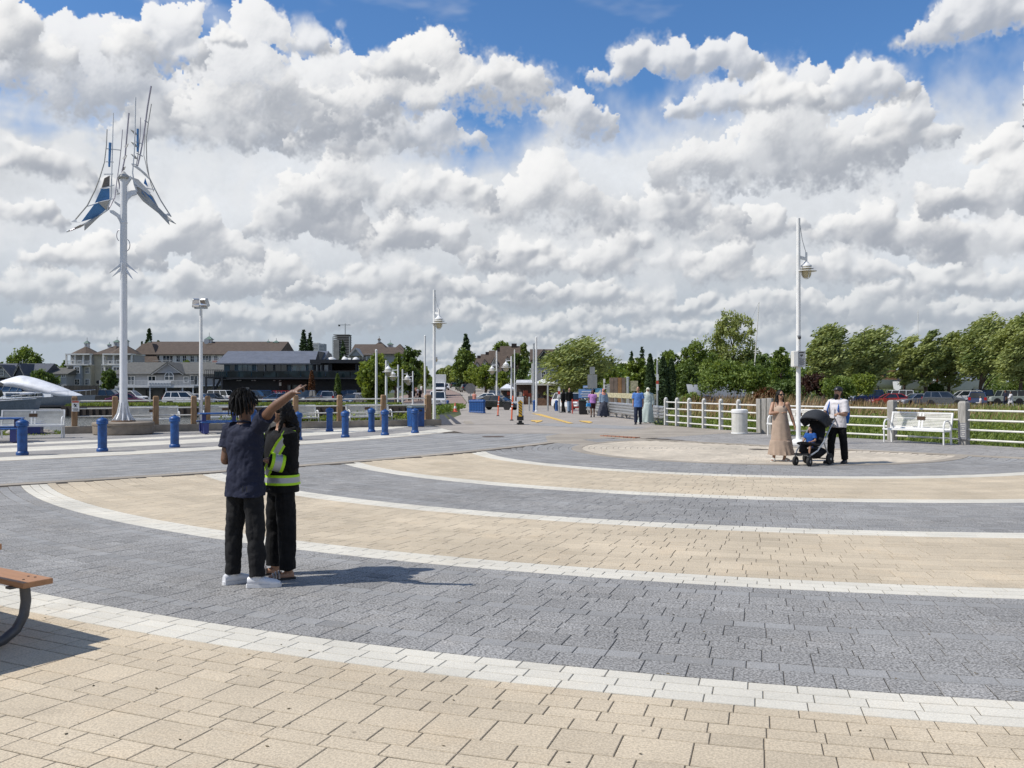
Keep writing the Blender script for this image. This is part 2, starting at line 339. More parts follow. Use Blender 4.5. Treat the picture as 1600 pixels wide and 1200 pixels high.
def paver_mat(name, col, grain, gscale, bump, stain=.25):
    """split-faced concrete paver: mineral grain, slow staining, a tint for each stone"""
    m, n, b = base_mat(name); MATS[name] = m
    pos = n.add('ShaderNodeNewGeometry').outputs['Position']
    t = n.add('ShaderNodeAttribute', attribute_name='tint').outputs['Fac']
    g = n.noise(pos, gscale, 2.0, .7); g2 = n.noise(pos, gscale * .33, 3.0, .6)
    k = n.m('ADD', 1.0, n.ramp(g, .36, .64, -grain, grain)); k = n.m('ADD', k, n.m('MULTIPLY', n.m('SUBTRACT', g2, .5), grain * 1.6))
    k = n.m('MULTIPLY', k, n.m('ADD', 1.0, t))
    s = n.noise(pos, .55, 6.0, .6); k = n.m('MULTIPLY', k, n.ramp(s, .3, .7, 1 - stain * .5, 1 + stain * .4))
    sp = n.noise(pos, 2.3, 7.0, .7, .8); k = n.m('MULTIPLY', k, n.ramp(sp, .60, .78, 1.0, 1 - stain))
    gum = n.add('ShaderNodeTexVoronoi', {'Vector': n.vm('ADD', pos, n.vm('SCALE', n.add('ShaderNodeTexNoise', {'Vector': pos, 'Scale': 30.0, 'Detail': 1.0}).outputs['Color'], .02)), 'Scale': 1.9}).outputs['Distance']; k = n.m('MULTIPLY', k, n.ramp(gum, .022, .040, .62, 1.0))
    wear = n.noise(n.vm('MULTIPLY', pos, (.35, 1.1, 1)), 1.1, 6.0, .7, 1.2); k = n.m('MULTIPLY', k, n.ramp(wear, .56, .70, 1.0, 1 - stain * .55))
    c = n.vm('SCALE', n.vm('ADD', (0, 0, 0), col), k)
    warm = n.mix(n.m('MULTIPLY', n.ramp(n.noise(pos, 1.4, 5.0, .65), .5, .8), .35), c, n.mix(1.0, c, (1.08, .97, .84), 'MULTIPLY'))
    n.put(b.inputs['Base Color'], warm); b.inputs['Roughness'].default_value = .88; b.inputs['Specular IOR Level'].default_value = .3
    bp = n.add('ShaderNodeBump', {'Strength': bump, 'Distance': .004, 'Height': g}); n.put(b.inputs['Normal'], bp)
    return m
M_TAN = paver_mat('tan_paver', (.505, .424, .308), .17, 75, .5)
M_WHT = paver_mat('white_paver', (.60, .565, .48), .09, 75, .3, .20)
M_GRY = paver_mat('grey_paver', (.272, .265, .252), .46, 58, .8, .22)
M_GRL = paver_mat('light_grey_paver', (.290, .286, .276), .22, 75, .4, .22)
M_PRO = paver_mat('promenade_paver', (.30, .285, .265), .14, 75, .5, .25)
M_ISL = paver_mat('cream_paver', (.52, .455, .36), .12, 75, .4, .25)
M_SAND = paver_mat('joint_sand', (.075, .060, .044), .3, 120, .5)
M_CONC = paver_mat('concrete', (.325, .285, .232), .16, 160, .4, .38)
M_ROAD = paver_mat('road_concrete', (.335, .30, .26), .15, 90, .3, .30)
M_LOT = paver_mat('lot_asphalt', (.16, .16, .16), .2, 60, .3, .3)
M_WHITE = mat('white_paint', (.72, .715, .69), .42, var=.06, dirt=.2, scale=3.0)
M_WHITE2 = mat('weathered_white_paint', (.62, .605, .55), .5, var=.08, dirt=.3, scale=5.0)
M_BLUE = mat('blue_paint', (.009, .062, .215), .45, var=.28, dirt=.5, scale=7.0, bump=.25, bscale=90)
M_NAVY = mat('navy_paint', (.018, .03, .16), .4, var=.12, dirt=.2)
M_STEEL = mat('galvanised_steel', (.48, .49, .49), .42, .75, var=.15, scale=9.0)
M_DARKM = mat('dark_metal', (.03, .032, .036), .4, .3, var=.2)
M_BLACK = mat('black_plastic', (.014, .014, .016), .45, var=.2)
M_RUBBER = mat('rubber', (.012, .012, .012), .8, var=.2)
M_POST = mat('cedar_post', (.275, .170, .090), .8, var=.3, scale=4, stretch=(6, 6, .7), bump=.5, bscale=20, rand=.12)
M_GPOST = mat('weathered_post', (.30, .285, .255), .85, var=.25, scale=4, stretch=(6, 6, .7), bump=.5, bscale=20, rand=.1)
M_CHROME = mat('chrome', (.75, .75, .76), .12, 1.0, var=.03)
M_ORANGE = mat('orange_plastic', (.75, .11, .02), .5, var=.08)
M_YPAINT = mat('yellow_road_paint', (.62, .40, .10), .8, var=.18, scale=8, dirt=.5)
M_LAMPG = mat('lamp_glass', (.50, .44, .28), .25, var=.1)
M_BARK = mat('bark', (.085, .062, .045), .9, var=.35, scale=5, stretch=(4, 4, 1), bump=1.0, bscale=12)
M_GLASS = glass_mat('window_glass')
M_CARGLASS = glass_mat('car_glass', (.015, .02, .024), .04)
M_SKIN_D = mat('dark_brown_skin', (.150, .075, .043), .5, var=.10, scale=12)
M_SKIN_M = mat('tan_skin', (.36, .20, .125), .5, var=.08, scale=12)
M_HAIR = mat('black_hair', (.007, .006, .0055), .6, var=.4, scale=30, bump=.4, bscale=120, spec=.25)
L_DARK = leaf_mat('dark_leaf', (0.045, 0.08, 0.016), (0.135, 0.19, 0.042))
L_MID = leaf_mat('green_leaf', (0.068, 0.115, 0.018), (0.22, 0.28, 0.058))
L_LIGHT = leaf_mat('yellow_green_leaf', (0.09, 0.14, 0.015), (0.28, 0.33, 0.058))
L_WILLOW = leaf_mat('silver_leaf', (0.105, 0.145, 0.034), (0.38, 0.41, 0.14), .3)
L_CONE = leaf_mat('conifer_needle', (0.024, 0.045, 0.018), (0.065, 0.105, 0.04), .15)
L_RED = leaf_mat('maroon_leaf', (.035, .012, .012), (.08, .03, .026))
L_RUST = leaf_mat('rust_foliage', (.07, .026, .012), (.16, .06, .028), .2)
L_REED = leaf_mat('dry_reed', (.16, .085, .040), (.40, .27, .15), .25)
L_GRASS = leaf_mat('grass_blade', (.070, .112, .016), (.24, .285, .07))
# ------------------------------------------------------------------ the plaza: concentric bands of pavers
PC = Vector((7.075, 26.36))          # centre of the bands
KC = Vector((-32.3, 46.9))           # centre of the road that sweeps past on the left
R_KERB, R_ROADIN = 38.0, 31.65
ISL_N = Vector((.687, .727)); ISL_O = 1.40
def kerb_side(x, y): return math.hypot(x - KC.x, y - KC.y) - R_KERB       # > 0 on the plaza
def struct(mb, name, m, **kw): return mb.build(name, m, kind='structure', **kw)
def in_view(x, y, pad=2.6): return y > 2.2 and abs(x) < .60 * y + pad
def paver(c, r0, r1, a0, a1, gap=.0017, base=-.04, dz=0.0, tilt=(0, 0)):
    """one stone of an arc: chamfered top, sides down into the bedding"""
    n = 2 if (a1 - a0) * r1 > .12 else 1
    g = gap; ang = [a0 + g / r1 + (a1 - a0 - 2 * g / r1) * i / n for i in range(n + 1)]
    ga = g * 1.9; ring = [(r0 + ga, a) for a in ang] + [(r1 - ga, a) for a in reversed(ang)]
    ch = .0045; am = (a0 + a1) / 2; rm = (r0 + r1) / 2
    def pt(r, a, z): return (c.x + r * math.cos(a), c.y + r * math.sin(a), z)
    top, mid, bot = [], [], []
    for r, a in ring:
        ri = r + (ch if r < rm else -ch); ai = a + ((am - a) / max(1e-6, abs(am - a)) * ch / r1 if abs(a - am) > 1e-6 else 0)
        zt = dz + tilt[0] * (r - rm) + tilt[1] * (a - am) * rm
        top.append(pt(ri, ai, zt)); mid.append(pt(r, a, zt - .004)); bot.append(pt(r, a, base))
    k = len(ring); fs = [tuple(range(k))] + [(k + i, k + (i + 1) % k, (i + 1) % k, i) for i in range(k)] + [(2 * k + i, 2 * k + (i + 1) % k, k + (i + 1) % k, k + i) for i in range(k)]
    if a1 > a0 and r1 > r0:  # orientation: make the top face up
        e1 = Vector(top[1]) - Vector(top[0]); e2 = Vector(top[-1]) - Vector(top[0])
        if e1.cross(e2).z < 0: fs = [tuple(reversed(f)) for f in fs]
    return top + mid + bot, fs
def px_size(x, y, w, d):
    return math.sqrt(max(0, w * F_PX / y) * max(0, d * CAMH * F_PX / y ** 2)) if y > 2.5 and abs(x) < .575 * y + .3 else 0
def pave(name, c, rows, r_lo, r_hi, keep, base_z=0.0, singles=True, max_single=300, piece='paver'):
    """rows: repeating list of (depth, length, material, jitter of length, tint spread, bias)"""
    par = bpy.data.objects.new(name, None); COL.objects.link(par); par['kind'] = 'structure'; par.location = (0, 0, 0)
    lst = []; r = r_hi; i = 0; rr = random.Random(len(name) * 31 + int(r_hi * 10))
    while r > r_lo + .03:
        dep, ln, m, jit, spread, bias = rows[i % len(rows)]; r1 = r; r0 = max(r_lo, r - dep); i += 1; r = r0
        a = rr.uniform(0, .03)
        while a < 2 * math.pi:
            l = ln * rr.uniform(1 - jit, 1 + jit); a1 = a + l / r1; am = (a + a1) / 2; rm = (r0 + r1) / 2
            x = c.x + rm * math.cos(am); y = c.y + rm * math.sin(am)
            if in_view(x, y) and keep(x, y):
                t = bias + rr.gauss(0, spread)
                lst.append((px_size(x, y, l, r1 - r0), r0, r1, a, a1, m, t, x, y))
            a = a1
    lst.sort(key=lambda q: -q[0]); rest = {}
    for k, (ps, r0, r1, a0, a1, m, t, x, y) in enumerate(lst):
        vs, fs = paver(c, r0, r1, a0, a1, dz=base_z + rr.uniform(-.0008, .0008), tilt=(rr.gauss(0, .0022), rr.gauss(0, .0022)))
        if singles and k < max_single and ps > 8.5:
            me = bpy.data.meshes.new(piece); me.from_pydata([(v[0] - x, v[1] - y, v[2]) for v in vs], [], fs); me.materials.append(m)
            at = me.attributes.new('tint', 'FLOAT', 'FACE'); at.data.foreach_set('value', [t] + [t - .20] * ((len(fs) - 1) // 2) + [-.70] * ((len(fs) - 1) // 2))
            o = link(piece, me, par); o.location = (x, y, 0)
        else:
            q = rest.setdefault(m.name, [MB(), [], m]); q[0].add(vs, fs); q[1] += [t] + [t - .20] * ((len(fs) - 1) // 2) + [-.70] * ((len(fs) - 1) // 2)
    for mb, ts, m in rest.values():
        o = mb.build('pavers', m, par, kind='stuff'); at = o.data.attributes.new('tint', 'FLOAT', 'FACE'); at.data.foreach_set('value', ts)
    return par
def island_chord(x, y): return (Vector((x, y)) - PC).dot(ISL_N) - ISL_O      # < 0 on the plaza side of the chord
plaza_keep = lambda x, y: kerb_side(x, y) > .12 and island_chord(x, y) < .0
TAN = [(.147, .300, M_TAN, .02, .030, -.02), (.195, .215, M_TAN, .22, .034, .0), (.295, .355, M_TAN, .03, .030, .02),
       (.147, .340, M_TAN, .10, .034, .0), (.195, .235, M_TAN, .22, .036, -.02), (.295, .350, M_TAN, .06, .030, .02), (.160, .27, M_TAN, .2, .05, -.01)]
WHT = [(.147, .292, M_WHT, .01, .025, .0)]
GRY = [(.285, .300, M_GRY, .04, .05, -.05), (.165, .225, M_GRL, .10, .06, -.06), (.285, .330, M_GRY, .06, .05, -.06), (.150, .235, M_GRY, .10, .06, -.02), (.165, .22, M_GRY, .1, .06, -.05)]
pave('tan_foreground_paving', PC, TAN, 21.86, 29.5, plaza_keep)
pave('white_outer_border', PC, WHT, 21.42, 21.86, plaza_keep)
pave('grey_outer_paving', PC, GRY, 18.66, 21.42, plaza_keep)
pave('white_second_border', PC, WHT, 18.22, 18.66, plaza_keep)
pave('tan_middle_paving', PC, TAN, 15.36, 18.22, plaza_keep)
pave('white_third_border', PC, WHT, 14.94, 15.36, plaza_keep)
pave('grey_middle_paving', PC, GRY, 12.02, 14.94, plaza_keep)
pave('white_fourth_border', PC, WHT, 11.58, 12.02, plaza_keep)
pave('tan_inner_paving', PC, TAN, 8.28, 11.58, plaza_keep)
pave('white_inner_border', PC, WHT, 7.84, 8.28, plaza_keep)
pave('grey_inner_paving', PC, GRY, 5.36, 7.84, lambda x, y: plaza_keep(x, y) and not (x < 2.4 and y > 29.5))
pave('cream_island_paving', PC, [(.2, .3, M_ISL, .2, .06, 0), (.15, .22, M_ISL, .2, .06, 0)], 0.3, 5.06, lambda x, y: island_chord(x, y) < -.12)
# the road that sweeps past, and the striped forecourt beyond it
END = lambda x, y: (x + 1.6) * 5.5 + (y - 35.5) * 1.8 < 0                  # where the stripes stop at the concrete
FW0, FW1 = Vector((-16.9, 34.6)), Vector((-3.2, 42.0))                      # front of the waterside kerb wall
fwd = (FW1 - FW0).normalized(); fwn = Vector((fwd.y, -fwd.x))
def wall_side(x, y): return (Vector((x, y)) - FW0).dot(fwn)                 # > 0 on the plaza side
road_keep = lambda x, y: y < 35.2 and kerb_side(x, y) < -.28 and x < 2.3
fore_keep = lambda x, y: END(x, y) and wall_side(x, y) > .02
RDG = [(.30, .30, M_GRL, .05, .05, -.08), (.30, .30, M_GRY, .05, .06, .12), (.30, .30, M_GRL, .05, .05, -.14), (.30, .28, M_GRL, .05, .06, .0)]
FOR = [(.20, .30, M_PRO, .1, .05, -.05)]
STR = [(.31, .30, M_WHT, .03, .03, .0)]
pave('grey_road_paving', KC, RDG, R_ROADIN, 37.75, road_keep, singles=False)
pave('white_near_stripe', KC, STR, 30.35, 31.62, fore_keep, singles=False)
pave('grey_forecourt_paving', KC, FOR, 28.4, 30.35, fore_keep, singles=False)
pave('white_middle_stripe', KC, STR, 26.55, 28.4, fore_keep, singles=False)
pave('grey_strip_paving', KC, FOR, 25.4, 26.55, fore_keep, singles=False)
pave('white_far_stripe', KC, STR, 24.3, 25.4, fore_keep, singles=False)
pave('grey_waterside_paving', KC, FOR, 14.5, 24.3, lambda x, y: fore_keep(x, y) or (x < -16.9 and y < 33.4 + (x + 16.9) * .15), singles=False)
# promenade along the right-hand railing
FENCE_R = [Vector((7.0, 42.6)), Vector((9.6, 35.0)), Vector((12.7, 30.6)), Vector((13.95, 28.5)), Vector((17.5, 22.8)), Vector((24.5, 12.0))]
def fence_x(y):
    for a, b in zip(FENCE_R, FENCE_R[1:]):
        if a.y >= y >= b.y: return lerp(a.x, b.x, (y - a.y) / (b.y - a.y))
    return FENCE_R[0].x if y > FENCE_R[0].y else FENCE_R[-1].x
def pave_straight(name, o, dx, nrow, ncol, dep, ln, m, keep):
    """straight rows of stones, dx along the rows"""
    dx = dx.normalized(); dy = Vector((-dx.y, dx.x)); mb = MB(); ts = []
    for i in range(nrow):
        off = rnd.uniform(0, ln)
        for j in range(ncol):
            p = o + dx * (j * ln + off) + dy * (i * dep)
            if not keep(p.x, p.y): continue
            g = .004; z = rnd.uniform(-.0012, .0012)
            q = [p + dx * a + dy * b for a, b in ((g, g), (ln - g, g), (ln - g, dep - g), (g, dep - g))]
            t = [tuple((v.x, v.y, z)) for v in q]; bt = [(v.x, v.y, -.04) for v in q]
            mb.add(t + bt, [(0, 1, 2, 3)] + [(4 + k, 4 + (k + 1) % 4, (k + 1) % 4, k) for k in range(4)]); ts += [rnd.gauss(0, .06)] + [-.75] * 4
    par = bpy.data.objects.new(name, None); COL.objects.link(par); par['kind'] = 'structure'
    ob = mb.build('pavers', m, par, kind='stuff'); at = ob.data.attributes.new('tint', 'FLOAT', 'FACE'); at.data.foreach_set('value', ts)
chd = Vector((ISL_N.y, -ISL_N.x))
pave_straight('promenade_paving', PC + ISL_N * (ISL_O + .42) - chd * 12, chd, 34, 110, .24, .34, M_PRO, lambda x, y: x < fence_x(y) - .02 and island_chord(x, y) > .2 and in_view(x, y, 6) and x > 4.2 - (y - 33) * .55)
# concrete: kerb strip, ring and chord round the island, the road and its apron
def strip(c, r0, r1, a0, a1, n, z, keep=None, th=.05):
    mb = MB()
    for i in range(n):
        a, b = lerp(a0, a1, i / n), lerp(a0, a1, (i + 1) / n); am = (a + b) / 2; rm = (r0 + r1) / 2
        if keep and not keep(c.x + rm * math.cos(am), c.y + rm * math.sin(am)): continue
        q = [(c.x + r * math.cos(t), c.y + r * math.sin(t)) for r, t in ((r0, a), (r1, a), (r1, b), (r0, b))]
        mb.prism(q, z - th, z)
    return mb
struct(strip(KC, R_KERB - .42, R_KERB - .06, R(-75), R(-26.3), 60, .006), 'kerb_strip', M_CONC)
struct(strip(KC, R_KERB - .06, R_KERB + .05, R(-75), R(-26.3), 60, -.012), 'kerb_gutter', M_SAND)
struct(strip(KC, R_ROADIN - .02, R_ROADIN + .14, R(-75), R(-21), 60, .005), 'stripe_edging', M_CONC)
struct(strip(PC, 5.06, 5.36, 0, 2 * math.pi, 120, .007, lambda x, y: island_chord(x, y) < .1), 'island_ring', M_CONC)
ch0 = PC + ISL_N * ISL_O
mb = MB(); q = [ch0 - chd * 6.2, ch0 + chd * 14, ch0 + chd * 14 + ISL_N * .42, ch0 - chd * 6.2 + ISL_N * .42]
mb.prism([(v.x, v.y) for v in q], -.04, .009); struct(mb, 'island_chord_strip', M_CONC)
mb = MB()
tip = [(1.15, 29.5), (2.2, 28.4), (2.75, 29.6), (2.35, 31.0), (3.3, 31.75), (3.9, 32.1), (3.4, 34.2), (2.0, 35.5), (1.2, 33.0)]
mb.prism(tip, -.04, .0035); struct(mb, 'island_tip', M_CONC)
brick_m = mat('red_brick_inlay', (.34, .15, .085), .85, var=.2, scale=20, rand=.15, bump=.5)
bi = bpy.data.objects.new('brick_inlay', None); COL.objects.link(bi); bi['kind'] = 'structure'; bi.location = (3.1, 32.9, 0)
for i in range(9):
    mb = MB(); a = G(944 + i * 6.2, 681.4 + i * .35); mb.box((a.x, a.y, .012), (.135, .32, .03), R(-43)); mb.build('brick', brick_m, bi)
# bedding under the stones
mb = MB(); mb.prism([(-30, 1.5), (26, 1.5), (26, 10), (fence_x(12), 12), (fence_x(22.8), 22.8), (fence_x(28.5), 28.5), (fence_x(35), 35), (fence_x(42.6), 42.6), (-3.2, 42.0), (-16.9, 34.6), (-40, 30)], -.06, -.0062)
struct(mb, 'paving_bed', M_SAND)
# the road across the causeway and up the hill
ROAD_L = [(-1.75, 34.85), (-2.85, 38.6), (-3.6, 42.2), (-3.3, 60), (-5.3, 93), (-6.3, 130), (-9.5, 170), (-17, 250), (-23, 300), (-42, 500)]
ROAD_R = [(3.4, 34.85), (5.5, 38.6), (6.6, 42.2), (8.2, 60), (6.5, 93), (3.2, 130), (.5, 170), (-7, 250), (-13, 300), (-32, 500)]
mb = MB(); vs = []; fs = []
for (a, ya), (b, yb) in zip(ROAD_L, ROAD_R): vs += [(a, ya, gz(ya) + .004), (b, yb, gz(yb) + .004)]
for i in range(len(ROAD_L) - 1): fs.append((2 * i, 2 * i + 1, 2 * i + 3, 2 * i + 2))
mb.add(vs, fs); struct(mb, 'road', M_ROAD)
mb = MB(); mb.prism([(2.0, 35.4), (2.2, 33.2), (3.6, 32.6), (4.6, 31.7), (6.2, 33.2), (9.2, 36.2), (6.75, 42.4), (6.2, 42.6), (3.2, 38.3)], -.04, .002); struct(mb, 'concrete_apron', M_CONC)
mb = MB(); a = [G(822, 664), G(860, 661.5), G(930, 663.5), G(1008, 667.5), G(985, 671), G(900, 668)]
mb.add([(p.x, p.y, .0085) for p in a], [tuple(range(6))]); struct(mb, 'grey_crossing_band', M_GRL)
def decal(pts, name, m, z=.010):
    mb = MB(); v = [G(*p) for p in pts]; mb.add([(p.x, p.y, gz(p.y) + z) for p in v], [tuple(range(len(v)))])
    f = mb.f[0]; e = (Vector(mb.v[1]) - Vector(mb.v[0])).cross(Vector(mb.v[2]) - Vector(mb.v[0]))
    if e.z < 0: mb.f = [tuple(reversed(f))]
    return struct(mb, name, m)
decal([(830, 643.5), (845, 644.6), (896, 661.6), (889, 662)], 'yellow_lane_line', M_YPAINT)
decal([(829, 656), (848, 656.4), (846, 658.6), (838, 660.6), (836, 659), (830, 658)], 'yellow_road_arrow', M_YPAINT)
decal([(904, 657), (921, 657.6), (926, 660), (921, 661.4), (917, 660.6), (908, 659)], 'yellow_road_arrow', M_YPAINT)
tarm = mat('tar_patch', (.035, .035, .042), .7, var=.15)
decal([(686, 646), (693, 646), (708, 664), (690, 664)], 'dark_asphalt_patch', tarm, .0125)
decal([(697, 646), (703, 646), (721, 662.5), (712, 662.5)], 'dark_asphalt_patch', tarm, .0125)
decal([(700, 632.6), (712, 632.6), (712, 635), (703, 635)], 'dark_asphalt_patch', tarm)
mb = MB(); a = G(770.5, 682.3); mb.lathe([(.40, -.01), (.40, .006), (.34, .0065), (.33, .003), (0.05, .003)], 24, (a.x, a.y, 0)); tag(mb.build('manhole_cover', mat('rusty_iron', (.11, .075, .05), .7, .3, var=.3, scale=20)), 'rusty round manhole cover in the grey paved road', 'manhole cover')
for pts in ([(724, 657.5), (735, 657.3), (741, 662.6), (727, 662.6)],):
    decal(pts, 'utility_cover', M_CONC, .008)
# ------------------------------------------------------------------ ground, water, banks
BASIN = [(-260, 24), (-60, 33), (-17.3, 36.6), (-4.6, 43.4), (-6.4, 60), (-9.5, 85), (-41.5, 85), (-44, 137), (-260, 137)]
def inside(poly, x, y):
    c = False; j = len(poly) - 1
    for i in range(len(poly)):
        xi, yi = poly[i]; xj, yj = poly[j]
        if (yi > y) != (yj > y) and x < (xj - xi) * (y - yi) / (yj - yi) + xi: c = not c
        j = i
    return c
def marsh(x, y): return x > fence_x(min(y, 42.6)) + .2 if y < 46 else x > 9.2 + (y - 46) * .03
def terrain_z(x, y):
    if inside(BASIN, x, y): return -2.6
    if y < 46: return -.45 if marsh(x, y) else -.10
    if marsh(x, y) and y < 88: return lerp(-.45, -.62, (y - 46) / 42)
    return gz(y) - .05 if y < 93 else (gz(y) - .05 if abs(x + 3) < 60 + (y - 93) or y > 130 else -.70)
gm, gn, gb = base_mat('ground')
pos = gn.add('ShaderNodeNewGeometry').outputs['Position']
gc = gn.mix(gn.ramp(gn.noise(pos, .12, 6.0, .65), .35, .65), (.035, .055, .014), (.085, .095, .03)); gc = gn.mix(gn.m('MULTIPLY', gn.ramp(gn.noise(pos, 1.7, 6.0, .7), .5, .75), .6), gc, (.12, .095, .06))
gn.put(gb.inputs['Base Color'], gc); gb.inputs['Roughness'].default_value = .95
gn.put(gb.inputs['Normal'], gn.add('ShaderNodeBump', {'Strength': .8, 'Distance': .05, 'Height': gn.noise(pos, 5.0, 6.0)}))
xs = [-1600, -900, -500, -260] + list(range(-200, -60, 10)) + [-60 + 1.6 * i for i in range(94)] + list(range(92, 200, 10)) + [260, 500, 900, 1600]
ys = [-60, -20, 0, 10, 20] + [24 + 1.6 * i for i in range(74)] + [145, 155, 167, 185, 210, 250, 300, 400, 500, 700, 900, 2500]
mb = MB(); mb.v = [(x, y, terrain_z(x, y)) for y in ys for x in xs]; nx = len(xs)
mb.f = [(j * nx + i, j * nx + i + 1, (j + 1) * nx + i + 1, (j + 1) * nx + i) for j in range(len(ys) - 1) for i in range(nx - 1)]
struct(mb, 'ground', gm, smooth=True)
wmt, wn, wb = base_mat('harbour_water')
pos = wn.add('ShaderNodeNewGeometry').outputs['Position']
wv = wn.add('ShaderNodeBump', {'Strength': .55, 'Distance': .10, 'Height': wn.m('ADD', wn.noise(wn.vm('MULTIPLY', pos, (1, .55, 1)), 2.2, 5.0, .6), wn.m('MULTIPLY', wn.noise(pos, 8.0, 4.0, .6), .35))})
wn.put(wb.inputs['Normal'], wv); wb.inputs['Base Color'].default_value = (.035, .042, .040, 1); wb.inputs['Roughness'].default_value = .12
mb = MB(); mb.prism([(-260, 20), (-2, 20), (-2, 90), (-40, 140), (-260, 140)], -1.2, -1.0); struct(mb, 'harbour_water', wmt)
mb = MB(); vs = []; fs = []
for (a, ya) in ROAD_L[4:8]: vs += [(a - (14 if ya < 140 else 9), ya, gz(ya) + .006), (a - .1, ya, gz(ya) + .010)]
for i in range(3): fs.append((2 * i, 2 * i + 1, 2 * i + 3, 2 * i + 2))
mb.add(vs, fs); struct(mb, 'left_pavement', paver_mat('pink_paving', (.27, .20, .17), .2, 40, .3))
mb = MB(); vs = []; fs = []
for (a, ya) in ROAD_R[3:8]: vs += [(a + .1, ya, gz(ya) + .010), (a + (7 if ya < 140 else 5), ya, gz(ya) + .012)]
for i in range(4): fs.append((2 * i, 2 * i + 1, 2 * i + 3, 2 * i + 2))
mb.add(vs, fs); struct(mb, 'right_pavement', M_CONC)
# parking lots
def sheet(name, pts, m, z): mb = MB(); mb.add([(x, y, z) for x, y in pts], [tuple(range(len(pts)))]); return struct(mb, name, m)
sheet('left_parking_lot', [(-62, 90), (-7, 90), (-8.5, 128), (-62, 128)], M_LOT, -.64)
sheet('right_parking_lot', [(16, 86), (95, 86), (95, 128), (16, 128)], M_LOT, -.60)
# bank of the peninsula: sheet-pile face, grass on top
mb = MB(); mb.box((-25.5, 85.2, -.65), (32, .35, 1.1)); 
for i in range(54): mb.box((-41.2 + i * .6, 84.98, -.7), (.3, .16, 1.0))
pile = thing('bank_wall', 'dark sheet pile wall under the grass at the far side of the water', 'retaining wall', (-25.5, 85.2, -1.2)); mb.build('sheet_pile', mat('wet_rust_steel', (.055, .042, .032), .8, var=.4, scale=2, dirt=.4), pile)
mb = MB(); mb.box((-41.45, 100, -.7), (.3, 30, 1.1)); mb.build('side_pile', MATS['wet_rust_steel'], pile)
def blades(name, N, xy, z, h, w, m, lean=.25, seed=1, wind=(.15, 0), groups=None):
    g = np.random.default_rng(seed); n = len(xy); hh = h * g.uniform(.55, 1.2, n); a = g.uniform(0, math.pi, n)
    dx = np.c_[np.cos(a), np.sin(a)] * (w * g.uniform(.6, 1.4, n))[:, None] / 2
    ln = np.c_[g.normal(0, lean, n) + wind[0], g.normal(0, lean, n) + wind[1]] * hh[:, None]
    V = np.zeros((n, 4, 3)); V[:, 0, :2] = xy - dx; V[:, 1, :2] = xy + dx; V[:, 2, :2] = xy + dx * .45 + ln; V[:, 3, :2] = xy - dx * .45 + ln
    V[:, :2, 2] = np.asarray(z)[:, None]; V[:, 2:, 2] = (np.asarray(z) + hh)[:, None]
    ob = quads(name, V, m, tint=np.clip(g.normal(.5, .28, n), 0, 1), kind='stuff'); return ob
def scatter(n, x0, x1, y0, y1, keep, seed):
    g = np.random.default_rng(seed); p = np.c_[g.uniform(x0, x1, n), g.uniform(y0, y1, n)]
    return np.array([q for q in p if keep(*q)])
p = scatter(26000, -41.5, -10, 85.4, 92, lambda x, y: x < -11, 3); blades('bank_grass', 0, p, np.full(len(p), -.22), .34, .10, L_GRASS, seed=4)
p = scatter(60000, 7, 50, 12, 56, lambda x, y: marsh(x, y) and abs(x) < .62 * y + 5 and x < fence_x(min(y, 42.6)) + 16, 5)
vis = p; blades('marsh_grass', 0, vis, np.full(len(vis), -.46), .50, .045, L_GRASS, .4, 6)
def leafquads(C, s, g, flat=.0, asp=.55):
    n = len(C); u = g.normal(size=(n, 3)); u[:, 2] *= (1 - flat); u /= np.linalg.norm(u, axis=1)[:, None]
    w = g.normal(size=(n, 3)); v = np.cross(u, w); v /= np.linalg.norm(v, axis=1)[:, None]
    sz = (s * g.uniform(.6, 1.4, n))[:, None]; u = u * sz; v = v * sz * asp
    return np.stack([C - u, C + v * .9 - u * .1, C + u, C - v * .9 + u * .1], 1)
# leafy weeds in clumps against the railing
g = np.random.default_rng(17); cl = scatter(1500, 7, 42, 12, 60, lambda x, y: marsh(x, y) and abs(x) < .62 * y + 4 and x < fence_x(min(y, 42.6)) + 14, 7)
C = []; T = []
for x, y in cl:
    r = g.uniform(.25, .6); k = 46; hgt = g.uniform(.3, .85); q = g.normal(size=(k, 3)) * (r, r, hgt * .42) * .7; C.append(q + (x, y, -.45 + hgt * .55)); T.append(np.full(k, g.uniform(.1, .9)) + g.normal(0, .15, k))
C = np.concatenate(C); T = np.clip(np.concatenate(T), 0, 1); quads('marsh_weeds', leafquads(C, .055, g), L_LIGHT, tint=T, kind='stuff')
# dry cattails behind
p = scatter(42000, 9, 72, 50, 84, lambda x, y: marsh(x, y) and abs(x) < .62 * y + 4 and (math.sin(x * .7 + y * .31) + math.sin(x * .23 - y * .5) > -.9) and x > 9.2 + (84 - y) * .02 and (x > .18 * y), 9)
p = p[::2]; rh = np.clip(1.42 - (p[:, 0] / p[:, 1] - .27) * 3.2, .74, 1.4) * (1 + .25 * np.sin(p[:, 0] * .9) * np.sin(p[:, 1] * .6 + 1))
blades('dry_reeds', 0, p, np.full(len(p), -.58), rh, .045, L_REED, .16, 10, (.22, .02))
p = scatter(26000, 9, 70, 46, 84, lambda x, y: marsh(x, y) and abs(x) < .62 * y + 4, 12)
blades('green_reeds', 0, p, np.full(len(p), -.58), .72, .06, L_GRASS, .25, 13)
